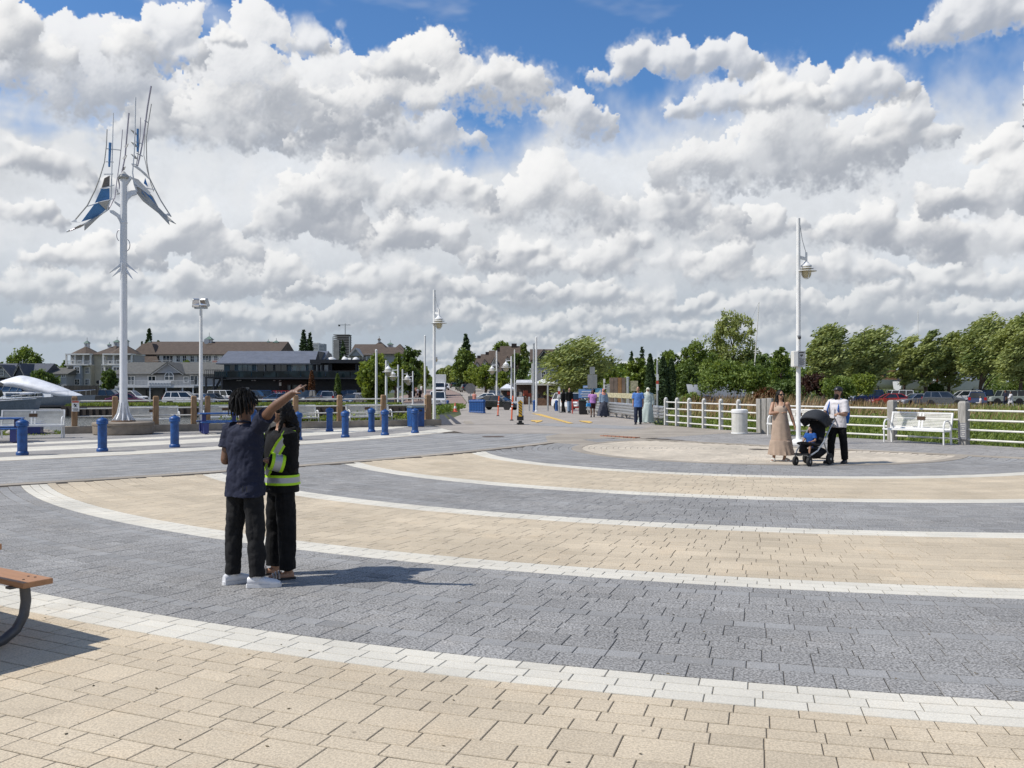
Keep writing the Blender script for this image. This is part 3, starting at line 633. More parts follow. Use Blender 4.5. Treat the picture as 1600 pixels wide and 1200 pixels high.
# grass and stones on the left shore, plants by the railing
p = scatter(9000, -34, -17, 33.2, 37.2, lambda x, y: y > 33.4 + (x + 16.9) * .15 + .1, 21); blades('shore_grass', 0, p, np.full(len(p), -.09), .13, .03, L_GRASS, .4, 22)
ORD = ['first', 'second', 'third', 'fourth', 'fifth', 'sixth', 'seventh', 'eighth', 'ninth', 'tenth', 'eleventh', 'twelfth', 'thirteenth', 'fourteenth', 'fifteenth', 'sixteenth']
rock_m = mat('shore_rock', (.33, .30, .26), .9, var=.3, scale=3, bump=1.0, bscale=9, rand=.2)
for i in range(16):
    x = -17.6 - i * .62 + rnd.uniform(-.2, .2); y = 34.9 + (x + 17) * .12 + rnd.uniform(0, .7); r = rnd.uniform(.22, .42); mb = MB(); mb.ball((x, y, -.02), (r * 1.3, r, r * .75), 9, 6, Matrix.Rotation(rnd.uniform(0, 3), 3, 'Z'))
    mb.v = [tuple(Vector(v) + mnoise.noise_vector(Vector(v) * 2.2) * .14) for v in mb.v]
    tag(mb.build('rock', rock_m), ORD[i] + ' pale boulder counted leftwards from the end of the kerb wall on the shore', 'rock', 'boulders on the left shore')
# litter and leaf scraps on the stones
g = np.random.default_rng(31); n = 260; yy_ = 4.2 + 14 * g.uniform(0, 1, n) ** 1.6; xx_ = g.uniform(-.6, .6, n) * yy_; a = g.uniform(0, 6.28, n); r = g.uniform(.003, .011, n)
V = np.stack([np.c_[xx_ + np.cos(a + k * 1.57 + .3 * g.normal(size=n)) * r * (1.6 if k % 2 else .8), yy_ + np.sin(a + k * 1.57) * r * (1.6 if k % 2 else .8), .0022 + .003 * g.uniform(0, 1, n)] for k in range(4)], 1)
quads('leaf_scraps', V, leaf_mat('scrap', (.03, .022, .014), (.30, .22, .12), .1), tint=np.clip(g.normal(.3, .3, n), 0, 1), kind='stuff')
# ------------------------------------------------------------------ waterside kerb wall and fence (left)
wl = thing('kerb_wall', 'low brown concrete kerb wall along the water under the cedar posts', 'wall', (FW0.x, FW0.y, 0), math.atan2(fwd.y, fwd.x))
L = (FW1 - FW0).length; wallm = mat('wall_concrete', (.30, .255, .20), .9, var=.2, scale=1.5, bump=.5, bscale=40, dirt=.4)
for i in range(6):
    mb = MB(); mb.box(((i + .5) * L / 6, .17, .13), (L / 6 - .015, .34, .30)); mb.build('wall_block', wallm, wl, world=False, bevel=.015)
fl = thing('waterside_fence', 'fence of cedar posts and white pipe rails along the water on the left', 'fence', (FW0.x, FW0.y, .28), math.atan2(fwd.y, fwd.x))
pxs = [117, 180.5, 244.5, 304, 325.5, 395, 463.5, 532.5, 601, 671]
ts = []
for px in pxs:   # where the sight line at that pixel meets the wall line
    k = (px - 800) / F_PX; t = (k * FW0.y - FW0.x) / (fwd.x - k * fwd.y); ts.append(t)
for i, t in enumerate(ts):
    mb = MB(); s = .2 if i < 9 else .26; mb.box((t, .17, .52), (s, s, 1.12)); mb.box((t, .17, 1.105), (s, s, .05), taper=.72); mb.build('wooden_post', M_POST, fl, world=False, bevel=.008)
for a, b in zip(ts, ts[1:]):
    for h in (.36, .66, .95): mb = MB(); mb.tube([(a + .1, .17, h), (b - .1, .17, h)], .027, 8); mb.build('rail', M_WHITE2, fl, smooth=True, world=False)
for t in (ts[1] - 1.9, ts[1] - 1.5):
    pass
sg = thing('warning_sign', 'white warning sign with a red header and a black figure on the leftmost cedar post', 'sign', (0, 0, 0))
c = P(118, 634.5, 34.55); sg.location = c; a = math.atan2(fwd.y, fwd.x) * .35
sg.rotation_euler = (0, 0, a)
mb = MB(); mb.box((0, 0, 0), (.265, .012, .40)); mb.build('sign_panel', M_WHITE, sg, world=False)
mb = MB(); mb.box((0, -.009, .16), (.24, .004, .065)); mb.build('header', mat('sign_red', (.42, .09, .05), .5), sg, world=False)
mb = MB(); mb.add([(x * .1, -.0095, y * .1 + .02) for x, y in ((-.6, .6), (-.2, .7), (.1, .3), (.6, .5), (.5, .1), (.2, 0), (.6, -.6), (.1, -.4), (-.5, -.7), (-.2, 0), (-.7, .1))], [tuple(range(11))]); mb.build('pictogram', M_BLACK, sg, world=False)
mb = MB(); [mb.box((rnd.uniform(-.01, .01), -.009, -.09 - .025 * i), (.2 - .03 * (i % 2), .003, .010)) for i in range(4)]; mb.build('lettering', M_BLACK, sg, world=False, kind='stuff')
# ------------------------------------------------------------------ bollards
def bollard(label, loc, group='blue bollards', h=.96, grp=None):
    t = thing('bollard', label, 'bollard', loc, rnd.uniform(0, 6), grp or group); k = h / .96
    mb = MB(); mb.lathe([(.150, 0), (.155, .05), (.148, .075), (.124, .10), (.122, .13), (.122, .74), (.13, .75)], 24); mb.v = [(x, y, z * k) for x, y, z in mb.v]; mb.build('post', M_BLUE, t, True, False)
    mb = MB(); mb.lathe([(.13, .75), (.155, .765), (.155, .80), (.148, .815), (.158, .83), (.156, .862), (.13, .895), (.075, .925), (.035, .935), (.034, .952), (.02, .965), (.004, .968)], 24); mb.v = [(x, y, z * k) for x, y, z in mb.v]; mb.build('cap', M_BLUE, t, True, False)
    return t
b0 = bollard('blue bollard farthest left on the striped forecourt, nearest the blue picnic table', G(35, 711))
for (px, py), lb in (((160, 705.5), 'blue bollard standing in front of the round base of the sculpture mast'), ((273, 699), 'blue bollard between the sculpture mast and the floodlight pole'),
                     ((465.5, 687.5), 'blue bollard right behind the shoulder of the woman in the vest'), ((539.5, 683.5), 'near-row blue bollard in front of the gap between the two right-hand white benches'),
                     ((601.5, 680), 'near-row blue bollard in front of the right end of the last white bench'), ((454, 676), 'blue bollard half hidden behind the raised arm of the pointing man'),
                     ((515, 674), 'far-row blue bollard right of the bench end beside the woman in the vest'), ((580.5, 675), 'far-row blue bollard in front of the middle of the last white bench'),
                     ((648.5, 676.5), 'blue bollard in front of the blue litter bin by the causeway'), ((395, 678), 'blue bollard mostly hidden behind the head of the pointing man')):
    dup(b0, G(px, py), rnd.uniform(0, 6), lb)
# spare bollards stored in a tight row on the road, and single ones
A, B = G(735.5, 642.3, -.1), G(755.5, 645.2, -.1); n = 9
for i in range(n):
    p = A.lerp(B, i / (n - 1)); p.z = gz(p.y) + .004
    dup(b0, p, 0, ORD[i] + ' blue bollard from the left in the tight stored row beside the black sedan', 'stored row of blue bollards')
for px, py, lb in ((699.5, 639.5, 'blue bollard standing in front of the white off-roader by the traffic cone'), (835, 643, 'blue bollard at the foot of the tall white pole right of the chevron board'), (869.5, 642, 'blue bollard on the right road edge near the two dark figures')):
    y = 60; 
    for _ in range(8): y = F_PX * (CAMH - gz(y)) / (py - HY)
    dup(b0, P(px, HY + F_PX * (CAMH - gz(y)) / y, y), 0, lb)
# ------------------------------------------------------------------ white benches
def bench(label, loc, rz):
    t = thing('white_bench', label, 'bench', loc, rz, 'white metal benches'); W = 1.95
    for s in (-1, 1):
        x = s * W / 2
        mb = MB(); mb.tube([(x, -.30, 0), (x, -.31, .40), (x, -.30, .62), (x, -.22, .72), (x, -.08, .74), (x, .06, .68), (x, .12, .55), (x, .10, .44)], .026, 8); mb.build('arm_loop', M_WHITE, t, True, False)
        mb = MB(); mb.beam((x, .16, 0), (x, .12, .44), .05, .05); mb.beam((x, .12, .44), (x, .26, .97), .05, .06, (0, 1, 0)); mb.build('back_leg', M_WHITE, t, world=False)
        mb = MB(); mb.beam((x, -.30, .42), (x, .13, .42), .05, .05); mb.build('seat_bracket', M_WHITE, t, world=False)
    for i in range(7): mb = MB(); mb.box((0, -.29 + i * .064, .445), (W, .05, .022)); mb.build('seat_slat', M_WHITE, t, world=False)
    mb = MB(); mb.box((0, -.335, .435), (W + .06, .03, .055)); mb.build('front_rail', M_WHITE, t, world=False)
    for i in range(9):
        q = i / 8; mb = MB(); mb.box((0, .135 + q * .105, .54 + q * .36), (W - .08, .012, .034)); mb.build('back_slat', M_WHITE2, t, world=False)
    for x in (-.05, .05): mb = MB(); mb.beam((x, .118, .47), (x, .25, .95), .055, .02, (0, 1, 0)); mb.build('centre_strut', M_WHITE, t, world=False)
    mb = MB(); mb.beam((-W / 2, .262, .955), (W / 2, .262, .955), .05, .05); mb.build('top_rail', M_WHITE, t, world=False)
    mb = MB(); mb.beam((-W / 2, .118, .475), (W / 2, .118, .475), .04, .05); mb.build('bottom_rail', M_WHITE, t, world=False)
    mb = MB(); mb.box((0, .18, .79), (.26, .016, .12), 0, None); mb.build('plaque', mat('bronze_plaque', (.10, .06, .035), .45, .4, var=.25, scale=30), t, world=False)
    return t
ba = math.atan2(28.3 - 30.2, 13.62 - 12.15)
bn = bench('white bench in full view on the right between the two weathered railing posts', (12.8, 29.05, 0), ba)
fa = math.atan2(fwd.y, fwd.x)
def on_ground(px, py): return G(px, py)
dup(bn, P(1243, 684, 33.0) * 1, R(-54), 'white bench behind the couple with the stroller, mostly hidden')
bpy.data.objects['white_bench.001'].location.z = 0
for px, py, rz, lb in ((48, 685, .30, 'white bench farthest left, backed by boulders and moored boats'), (238, 672.5, fa, 'white bench just right of the sculpture mast base'),
                       (352, 668, fa, 'white bench partly hidden behind the head of the pointing man'), (459, 668.5, fa, 'white bench behind the woman in the vest, its right end showing'),
                       (576, 666, fa, 'last white bench on the left, behind three blue bollards')):
    p = G(px, py); dup(bn, (p.x, p.y + .1, 0), rz, lb)
# ------------------------------------------------------------------ blue picnic tables at the left
def blue_table(label, loc, rz):
    t = thing('blue_picnic_table', label, 'picnic table', loc, rz, 'blue pedestal picnic tables')
    mb = MB(); mb.box((0, 0, .76), (1.5, .75, .05)); mb.build('table_top', M_BLUE, t, world=False, bevel=.02)
    for s in (-1, 1):
        mb = MB(); mb.box((s * .55, 0, .38), (.14, .14, .74)); mb.build('pedestal', M_NAVY, t, world=False)
        mb = MB(); mb.box((0, s * .68, .45), (1.5, .28, .05)); mb.build('seat', M_BLUE, t, world=False, bevel=.02)
        mb = MB(); mb.box((s * .55, 0, .05), (.1, 1.5, .07)); mb.build('foot', M_NAVY, t, world=False)
        for q in (-1, 1): mb = MB(); mb.box((s * .55, q * .68, .24), (.18, .18, .38)); mb.build('seat_post', M_NAVY, t, world=False)
    return t
p = G(326, 678); bt = blue_table('blue pedestal picnic table beside the floodlight pole', (p.x + .25, p.y + .45, 0), R(25))
p = G(10, 692); dup(bt, (p.x - .5, p.y + .4, 0), R(20), 'blue pedestal picnic table cut by the left edge of the photo')
# ------------------------------------------------------------------ bins
def bin_blue(label, loc, rz, w, h):
    t = thing('litter_bin', label, 'litter bin', loc, rz)
    mb = MB(); mb.box((0, 0, h / 2), (w, w * .8, h), taper=1.06); mb.build('bin_body', M_BLUE, t, world=False, bevel=.03)
    mb = MB(); mb.box((0, 0, h + .04), (w * 1.15, w * .95, .08), taper=.85); mb.build('lid', mat('grey_lid', (.09, .12, .14), .5), t, world=False, bevel=.02)
    mb = MB(); mb.box((0, -w * .43, h * .86), (w * .6, .03, h * .1)); mb.build('opening', M_BLACK, t, world=False)
    return t
p = G(649, 667); bin_blue('double blue litter bin with a grey lid near the lamp post at the causeway', (p.x, p.y + .2, 0), fa, .62, .84)
bx = thing('blue_dock_box', 'flat blue dock box at the end of the leftmost bench by the water', 'dock box', (G(93, 674).x, 34.6, 0), .2)
mb = MB(); mb.box((0, 0, .17), (.60, .45, .34)); mb.build('box_base', M_NAVY, bx, world=False, bevel=.02)
mb = MB(); mb.box((0, 0, .42), (.78, .6, .16), taper=.86); mb.build('box_lid', M_BLUE, bx, world=False, bevel=.03)
mb = MB(); mb.tube([(-.02, .1, .48), (-.02, .1, .68)], .05, 8); mb.build('knob', M_BLACK, bx, True, False)
# ribbed white litter can on the right
p = G(1155.5, 678); t = thing('ribbed_litter_can', 'white vertically ribbed litter can in front of the right-hand railing', 'litter bin', (p.x, p.y, 0))
for i in range(36):
    a = 2 * math.pi * i / 36; mb = MB(); mb.box((.285 * math.cos(a), .285 * math.sin(a), .41), (.042, .016, .80), a + math.pi / 2); mb.build('rib', M_WHITE2, t, world=False)
mb = MB(); mb.lathe([(.25, .01), (.27, .03), (.27, .78), (.2, .79)], 24); mb.build('liner', mat('grey_liner', (.36, .38, .38), .5, var=.15), t, True, False)
mb = MB(); mb.lathe([(.24, .79), (.31, .79), (.315, .83), (.31, .90), (.26, .93), (.24, .90), (.235, .82)], 28); mb.build('rim', M_WHITE, t, True, False)
mb = MB(); mb.lathe([(.29, .0), (.31, .01), (.31, .06), (.28, .07)], 28); mb.build('foot_ring', M_WHITE, t, True, False)
# ------------------------------------------------------------------ right-hand railing
rl = thing('promenade_railing', 'white four-rail railing along the marsh on the right', 'railing', (7.0, 42.6, 0))
def on_fence(px):
    k = (px - 800) / F_PX
    for a, b in zip(FENCE_R, FENCE_R[1:]):
        d = b - a; t = (k * a.y - a.x) / (d.x - k * d.y)
        if -.05 <= t <= 1.0: return a + d * t
pts = []
for px in (1040.5, 1058, 1077, 1100, 1126.5, 1154): 
    p = on_fence(px); pts.append(p); mb = MB(); mb.box((p.x, p.y, .6), (.10, .16, 1.2), R(-70)); mb.ball((p.x, p.y, 1.2), (.085, .085, .08), 10, 6); mb.build('slim_post', mat('grey_post_paint', (.52, .51, .48), .5, var=.12, dirt=.2), rl)
for px, w in ((1190, .2), (1394, .23), (1506, .25), (1640, .25), (1800, .25)):
    p = on_fence(px) if px < 1700 else Vector((16.9, 23.8)); pts.append(p)
    if px != 1190: mb = MB(); mb.box((p.x, p.y, .64), (w, w, 1.28), R(-57)); mb.box((p.x, p.y, 1.31), (w, w, .06), R(-57), taper=.7); mb.build('weathered_post', M_GPOST, rl, bevel=.008)
for a, b in zip(pts, pts[1:]):
    for h in (.16, .46, .76, 1.06):
        mb = MB(); mb.tube([(a.x, a.y, h), (b.x, b.y, h)], .030, 8); mb.build('rail', mat('cream_rail_paint', (.66, .64, .58), .5, var=.08, dirt=.3, scale=4), rl, smooth=True)
p = on_fence(1506); pl = thing('post_notice', 'small grey notice plate low on the weathered post right of the bench', 'sign', (p.x - .1, p.y - .16, .42), R(-57))
mb = MB(); mb.box((0, 0, 0), (.2, .01, .5)); mb.build('plate', mat('notice_grey', (.2, .2, .21), .5), pl, world=False)
mb = MB(); [mb.box((rnd.uniform(-.01, .01), -.007, .2 - i * .06), (.15 - .04 * (i % 3), .003, .015)) for i in range(7)]; mb.build('lettering', M_WHITE2, pl, world=False, kind='stuff')
cp = on_fence(1193)
for i, (px, top) in enumerate(((1185, 623), (1193.5, 622.5), (1201.5, 622))):
    q = on_fence(px); h = CAMH - (top - HY) / F_PX * q.y
    t = thing('timber_pile', ('leftmost', 'middle', 'rightmost')[i] + ' of three grey timber piles behind the woman in the dress', 'post', (q.x, q.y - .15, 0), R(-50 + i * 7), 'bunched timber piles')
    mb = MB(); mb.beam((.015 * (1 - i), 0, 0), (0, 0, h), .19, .2, (0, 1, 0)); mb.build('shaft', M_GPOST, t, world=False, bevel=.012)
# ------------------------------------------------------------------ lamps
def gooseneck(t, px_dir, arm_z, top, r, hd, rr=1.0):
    """white marine lamp: pole, bracket, bell, ring shade, cage glass"""
    mb = MB(); mb.lathe([(.20, 0), (.20, .02), (.17, .05), (.11, .10), (r * 1.15, .16), (r, .3), (r * .92, top * .6), (r * .82, top), (r * .5, top + .01)], 16); mb.build('pole', M_WHITE, t, True, False)
    return t
def lamp_head(t, x, z, s, sx=1):
    mb = MB(); mb.lathe([(.03, .46), (.055, .44), (.06, .36), (.10, .34), (.13, .28), (.21, .20), (.27, .17), (.275, .10), (.22, .09)], 20, (x, 0, z)); mb.v = [tuple((p[0] - x) * s + x if k == 0 else (p[k] * s if k == 1 else (p[2] - z) * s + z) for k in range(3)) for p in mb.v]; mb.build('hood', M_WHITE, t, True, False)
    mb = MB(); mb.lathe([(.22, .045), (.36, .015), (.37, .0), (.36, -.005), (.22, .02)], 24, (x, 0, z)); mb.lathe([(.30, -.085), (.50, -.115), (.51, -.13), (.50, -.135), (.30, -.11)], 24, (x, 0, z)); mb.v = [((p[0] - x) * s + x, p[1] * s, (p[2] - z) * s + z) for p in mb.v]; mb.build('ring_shade', M_WHITE, t, True, False)
    mb = MB(); mb.lathe([(.20, .10), (.225, .05), (.225, -.22), (.21, -.33), (.15, -.42), (.05, -.46)], 20, (x, 0, z)); mb.v = [((p[0] - x) * s + x, p[1] * s, (p[2] - z) * s + z) for p in mb.v]; mb.build('lamp_glass', M_LAMPG, t, True, False)
    for a in (0, math.pi / 2):
        mb = MB(); u = Vector((math.cos(a), math.sin(a), 0)); pts = [Vector((x, 0, z)) + (u * .26 * math.cos(q) + Vector((0, 0, -.24 + .27 * math.sin(q)))) * s for q in [math.pi * (1 + i / 12) for i in range(13)]]
        pts = [Vector((x, 0, z)) + (-u * .26 + Vector((0, 0, -.1))) * s] + pts + [Vector((x, 0, z)) + (u * .26 + Vector((0, 0, -.1))) * s]; mb.tube(pts, .018 * s, 6); mb.build('cage_bar', M_WHITE, t, True, False)
def lamp(label, loc, rz, top, arm, s=1.0, r=.075, sway=.38, group='white marine lamp posts', stay=True):
    t = thing('lamp_post', label, 'lamp post', loc, rz, group); gooseneck(t, 1, arm, top, r, 1)
    mb = MB(); mb.beam((r * .6, 0, arm), (sway + .02, 0, arm - .05), .04, .10); mb.box((sway, 0, arm + .02), (.05, .05, .28)); mb.build('bracket', M_WHITE, t, world=False)
    if stay: mb = MB(); mb.tube([(r * .7, 0, top - .15), (sway * .5, 0, lerp(top, arm, .55)), (sway, 0, arm + .12)], .010, 5); mb.build('stay_wire', M_STEEL, t, True, False)
    lamp_head(t, sway, arm - .48 * s - .05, s); return t
q = G(1247.5, 694); Yq = q.y
lp = lamp('tall white lamp post right behind the stroller with a notice and control box on it', (q.x, q.y, 0), R(12), CAMH + (HY - 341) / F_PX * Yq, CAMH + (HY - 402) / F_PX * Yq, s=.62 * 1.0, r=.072, sway=.27)
mb = MB(); mb.lathe([(.30, 0), (.30, .06), (.26, .10), (.16, .14), (.15, .16)], 16); mb.build('base_cover', M_WHITE, lp, True, False)
cbz = CAMH + (HY - 561) / F_PX * Yq
bx = thing('control_box', 'white control box fixed to the left side of the right-hand lamp post', 'electrical box', (q.x - .09, q.y, cbz)); mb = MB(); mb.box((-.03, 0, 0), (.16, .26, .50)); mb.build('case', M_WHITE2, bx, world=False, bevel=.02)
mb = MB(); mb.box((-.03, -.135, 0), (.13, .012, .45)); mb.build('door', M_WHITE, bx, world=False, bevel=.004)
ns = thing('camera_notice', 'grey notice with a camera symbol strapped to the right-hand lamp post', 'sign', (q.x + .07, q.y - .10, cbz)); mb = MB(); mb.box((0, 0, 0), (.24, .012, .50)); mb.build('panel', mat('notice_silver', (.38, .39, .40), .45, .2, var=.1), ns, world=False)
mb = MB(); mb.box((0, -.008, .2), (.16, .003, .03)); mb.build('heading', M_BLACK, ns, world=False)
mb = MB(); mb.add([(x * .05, -.009, .1 + y * .05) for x, y in ((-1, .6), (.6, 1.0), (.9, .2), (.2, .0), (.1, -.6), (-.3, -.6), (-.2, 0), (-1, .1))], [tuple(range(8))]); mb.build('camera_symbol', M_BLACK, ns, world=False)
mb = MB(); [mb.box((0, -.008, -i * .035), (.17 - .04 * (i % 2), .003, .012)) for i in range(6)]; mb.build('lettering', M_BLACK, ns, world=False, kind='stuff')
cam_t = thing('security_camera', 'small dark security camera clamped high on the right-hand lamp post', 'security camera', (q.x, q.y - .1, CAMH + (HY - 528) / F_PX * Yq)); mb = MB(); mb.ball((0, -.02, 0), .05, 10, 8); mb.build('dome', M_BLACK, cam_t, True, False); mb = MB(); mb.box((0, .03, .05), (.1, .1, .05)); mb.build('mount', M_STEEL, cam_t, world=False)
def at_lamp(px, ytop, ylamp, ybase, label, rz=0, s=.62, sway=.3, side=1, y=None, r=.075):
    z0 = 0
    if y is None:
        y = 40
        for _ in range(8): y = F_PX * (CAMH - gz(y)) / (ybase - HY)
    p = P(px, HY, y); p.z = gz(y) if y > 46 else 0; p.z = max(p.z, -.7)
    return lamp(label, p, rz if side > 0 else math.pi + rz, CAMH + (HY - ytop) / F_PX * y - p.z, CAMH + (HY - ylamp) / F_PX * y - p.z, s, r, sway)
at_lamp(678.5, 453, 489, 664, 'white lamp post standing at the end of the waterside fence by the causeway', R(-40), s=.72, sway=.30)
at_lamp(679, 545, 553, 0, 'white lamp post far down the road, seen behind the nearer lamp post', R(-70), s=1.0, sway=.4, y=112)
for px, yt, yl, Y, lb, sd in ((603.5, 563, 569, 88, 'white lamp post, lamp hanging left, in front of the large bushy tree', -1), (613, 590, 600, 100, 'low', 1),):
    if lb == 'low': continue
    at_lamp(px, yt, yl, 0, lb, 0, s=1.15, sway=.2, y=Y, side=1, r=.12)
for px, yt, yl, Y, lb, sd in ((622, 570, 578, 98, 'second white lamp post left of the road, lamp hanging left', -1), (629, 577, 584, 108, 'third white lamp post left of the road, lamp hanging right', 1), (645, 580, 588, 118, 'farthest white lamp post before the road bends, over the strolling crowd', -1),
                              (799, 557, 563, 95, 'white lamp post at the right road edge with two bell lamps', -1), (776, 548, 570, 110, 'white lamp post in front of the brown town houses', -1)):
    at_lamp(px, yt, yl, 0, lb, 0, s=1.1, sway=.55, y=Y, side=sd, r=.10)
def pole(label, px, yt, yb, r, y=None, name='white_pole', m=M_WHITE, group='plain white poles'):
    if y is None:
        y = 40
        for _ in range(8): y = F_PX * (CAMH - gz(y)) / (yb - HY)
    p = P(px, HY, y); p.z = gz(y); t = thing(name, label, 'pole', p, 0, group); top = CAMH + (HY - yt) / F_PX * y - p.z
    mb = MB(); mb.lathe([(r * 1.8, 0), (r * 1.8, .04), (r * 1.1, .08), (r, .2), (r * .85, top)], 12); mb.build('shaft', m, t, True, False)
    mb = MB(); mb.lathe([(r * .87, top - .06), (r * 1.0, top - .05), (r * 1.0, top), (r * .3, top + .06)], 12); mb.build('finial', m, t, True, False); return t, p, top
pole('tall plain white pole just left of the causeway lamp post', 664, 525, 646, .075)
pole('plain white pole in front of the bushy tree left of the lamp posts', 588, 547, 650, .085, y=62)
pole('tall plain white pole at the right road edge beside the white tents', 838, 527, 643, .08)
pole('plain white pole between the two orange delineators, farther down the road', 804, 547, 638, .07)
pole('weathered pale pole behind the tall white pole near the tents', 834, 537, 0, .10, y=84, m=M_STEEL)
# floodlight mast
q = G(314, 668); q.y += 4.5; y = 37.2; q = P(314, HY, y)
fm = thing('floodlight_mast', 'slim white mast with a cluster of silver floodlights on top', 'floodlight', (q.x, q.y, 0)); zt = CAMH + (HY - 484) / F_PX * y
mb = MB(); mb.lathe([(.16, 0), (.16, .03), (.085, .06), (.075, zt * .5), (.055, zt), (.03, zt + .02)], 14); mb.build('mast', M_WHITE, fm, True, False)
mb = MB(); mb.box((0, 0, zt + .09), (.50, .16, .10)); mb.build('crossarm', M_STEEL, fm, world=False)
for dx, a in ((-.19, .35), (.17, -.3)):
    mb = MB(); M = Matrix.Translation((dx, -.05, zt + .28)) @ Matrix.Rotation(a, 4, 'Z') @ Matrix.Rotation(R(18), 4, 'X'); mb.box((0, 0, 0), (.30, .24, .34), M=M, taper=.8); mb.build('floodlight_head', M_STEEL, fm, world=False, bevel=.02)
    mb = MB(); mb.box((0, -.125, .0), (.24, .012, .27), M=M); mb.build('reflector', M_CHROME, fm, world=False)
mb = MB(); mb.box((0, -.02, zt + .18), (.58, .35, .03)); mb.build('visor', M_CHROME, fm, world=False)
# ------------------------------------------------------------------ traffic devices on the causeway
q = G(813, 663.5); t = thing('chevron_board', 'slim white traffic board with a yellow diamond and slanted yellow stripes on a black foot', 'traffic sign', (q.x, q.y, 0), R(6)); k = q.y / F_PX
H = 43 * k; w = 10.2 * k
mb = MB(); mb.box((0, 0, .045), (w * 1.0, .34, .09)); mb.box((0, 0, .14), (w * .55, .12, .10)); mb.build('foot', M_RUBBER, t, world=False, bevel=.01)
mb = MB(); mb.box((0, .0, .20 + .11), (w, .06, .22)); mb.build('lower_band', M_BLACK, t, world=False)
mb = MB(); mb.box((0, .0, .42 + (H - .42) / 2), (w, .06, H - .42)); mb.build('panel', M_WHITE, t, world=False, bevel=.01)
yel = mat('sign_yellow', (.72, .40, .02), .5, var=.05)
d = w * .42; z0 = H - .26
mb = MB(); mb.add([(d, -.036, z0), (0, -.036, z0 + d), (-d, -.036, z0), (0, -.036, z0 - d)], [(1, 2, 3, 0)]); mb.build('diamond', yel, t, world=False)
mb = MB(); mb.add([(x * d, -.0395, z0 + z * d) for x, z in ((-.25, .35), (.3, .1), (.1, 0), (.3, -.35), (.05, -.25), (-.3, -.05))], [tuple(range(6))]); mb.build('symbol', M_BLACK, t, world=False)
mb = MB(); mb.box((0, -.0335, .45 + .24), (w * .56, .004, .62)); mb.build('stripe_ground', yel, t, world=False)
for i in range(5):
    z = .42 + i * .125; mb = MB(); a = w * .28; mb.add([(-a, -.037, z + .14), (a, -.037, z), (a, -.037, z + .055), (-a, -.037, z + .195)], [(0, 1, 2, 3)]); mb.build('stripe', M_BLACK, t, world=False)
for px, yt, yb, lb in ((778, 617, 648.3, 'orange flexible delineator post farther away, in front of the dark sedan'), (799.5, 618, 656.5, 'orange flexible delineator post nearer, just left of the chevron board')):
    q = G(px, yb); q.z = gz(q.y); h = (yb - yt) / F_PX * q.y; t = thing('delineator_post', lb, 'delineator', q, 0, 'orange delineator posts')
    mb = MB(); mb.lathe([(.10, 0), (.10, .03), (.05, .05)], 12); mb.build('base', M_BLACK, t, True, False)
    mb = MB(); mb.tube([(0, 0, .04), (.02, 0, h * .5), (.07, 0, h)], .037, 10); mb.build('post', M_ORANGE, t, True, False)
    for z in (.55, .68): mb = MB(); mb.tube([(.02 + .05 * (z - .5) * 2, 0, h * z), (.02 + .05 * (z - .42) * 2, 0, h * (z + .06))], .040, 10); mb.build('reflective_band', M_WHITE, t, True, False)
q = G(711.2, 640.5, -.1); q.z = gz(q.y); t = thing('traffic_cone', 'orange and white traffic cone beside the white off-roader', 'traffic cone', q)
mb = MB(); mb.box((0, 0, .02), (.40, .40, .04)); mb.build('base', M_ORANGE, t, world=False, bevel=.01)
mb = MB(); mb.lathe([(.15, .04), (.025, .72), (.0, .73)], 16); mb.build('body', mat('faded_cone', (.75, .16, .10), .5), t, True, False)
mb = MB(); mb.lathe([(.112, .28), (.075, .47)], 16); mb.build('collar', M_WHITE, t, True, False)
# sign on a post seen from behind, and the stop-sign back
q = P(735, HY, 70); q.z = gz(70); t = thing('stop_sign', 'octagonal road sign seen from behind on a grey post beyond the stored bollards', 'traffic sign', q)
zc = CAMH + (HY - 607) / F_PX * 70 - q.z; mb = MB(); mb.prism([(.42 * math.cos(R(22.5 + 45 * i)), .42 * math.sin(R(22.5 + 45 * i))) for i in range(8)], -.01, .01, Matrix.Translation((0, 0, zc)) @ Matrix.Rotation(R(90), 4, 'X')); mb.build('plate', mat('sign_back', (.20, .19, .18), .5, .4), t, world=False)
mb = MB(); mb.box((0, .03, zc / 2 + .1), (.07, .05, zc + .3)); mb.build('post', M_STEEL, t, world=False)
mb = MB(); mb.box((0, -.02, zc - .85), (.34, .02, .55)); mb.build('lower_plate', MATS['sign_back'], t, world=False)
# guardrail, weathered timber barrier, signs by the marina entrance
ga = [G(917, 646), G(945, 649), G(975, 653), G(1005, 657.5), G(1024, 660), G(1037, 662)]
gr = thing('guardrail', 'double steel guardrail along the right edge of the causeway behind the walkers', 'guardrail', ga[0])
for a, b in zip(ga, ga[1:]):
    n = (b - a).normalized(); s = Vector((n.y, -n.x, 0))
    for z in (.36, .68):
        M = Matrix((n, s, Vector((0, 0, 1)))).transposed().to_4x4(); M.translation = a + Vector((0, 0, z)); Lg = (b - a).length + .12
        prof = [(-.155, .0), (-.12, .05), (-.06, .06), (-.03, .0), (.03, .0), (.06, .06), (.12, .05), (.155, .0)]
        mb = MB(); vs = [(0, -y_, z_) for z_, y_ in prof] + [(Lg, -y_, z_) for z_, y_ in prof] + [(0, -y_ + .012, z_) for z_, y_ in prof] + [(Lg, -y_ + .012, z_) for z_, y_ in prof]
        vs = [(x, -y_, z_) for x, y_, z_ in vs]
        mb.add(vs, [(i, i + 1, 9 + i, 8 + i) for i in range(7)] + [(16 + i, 24 + i, 25 + i, 17 + i) for i in range(7)], M); mb.build('w_beam', M_STEEL, gr)
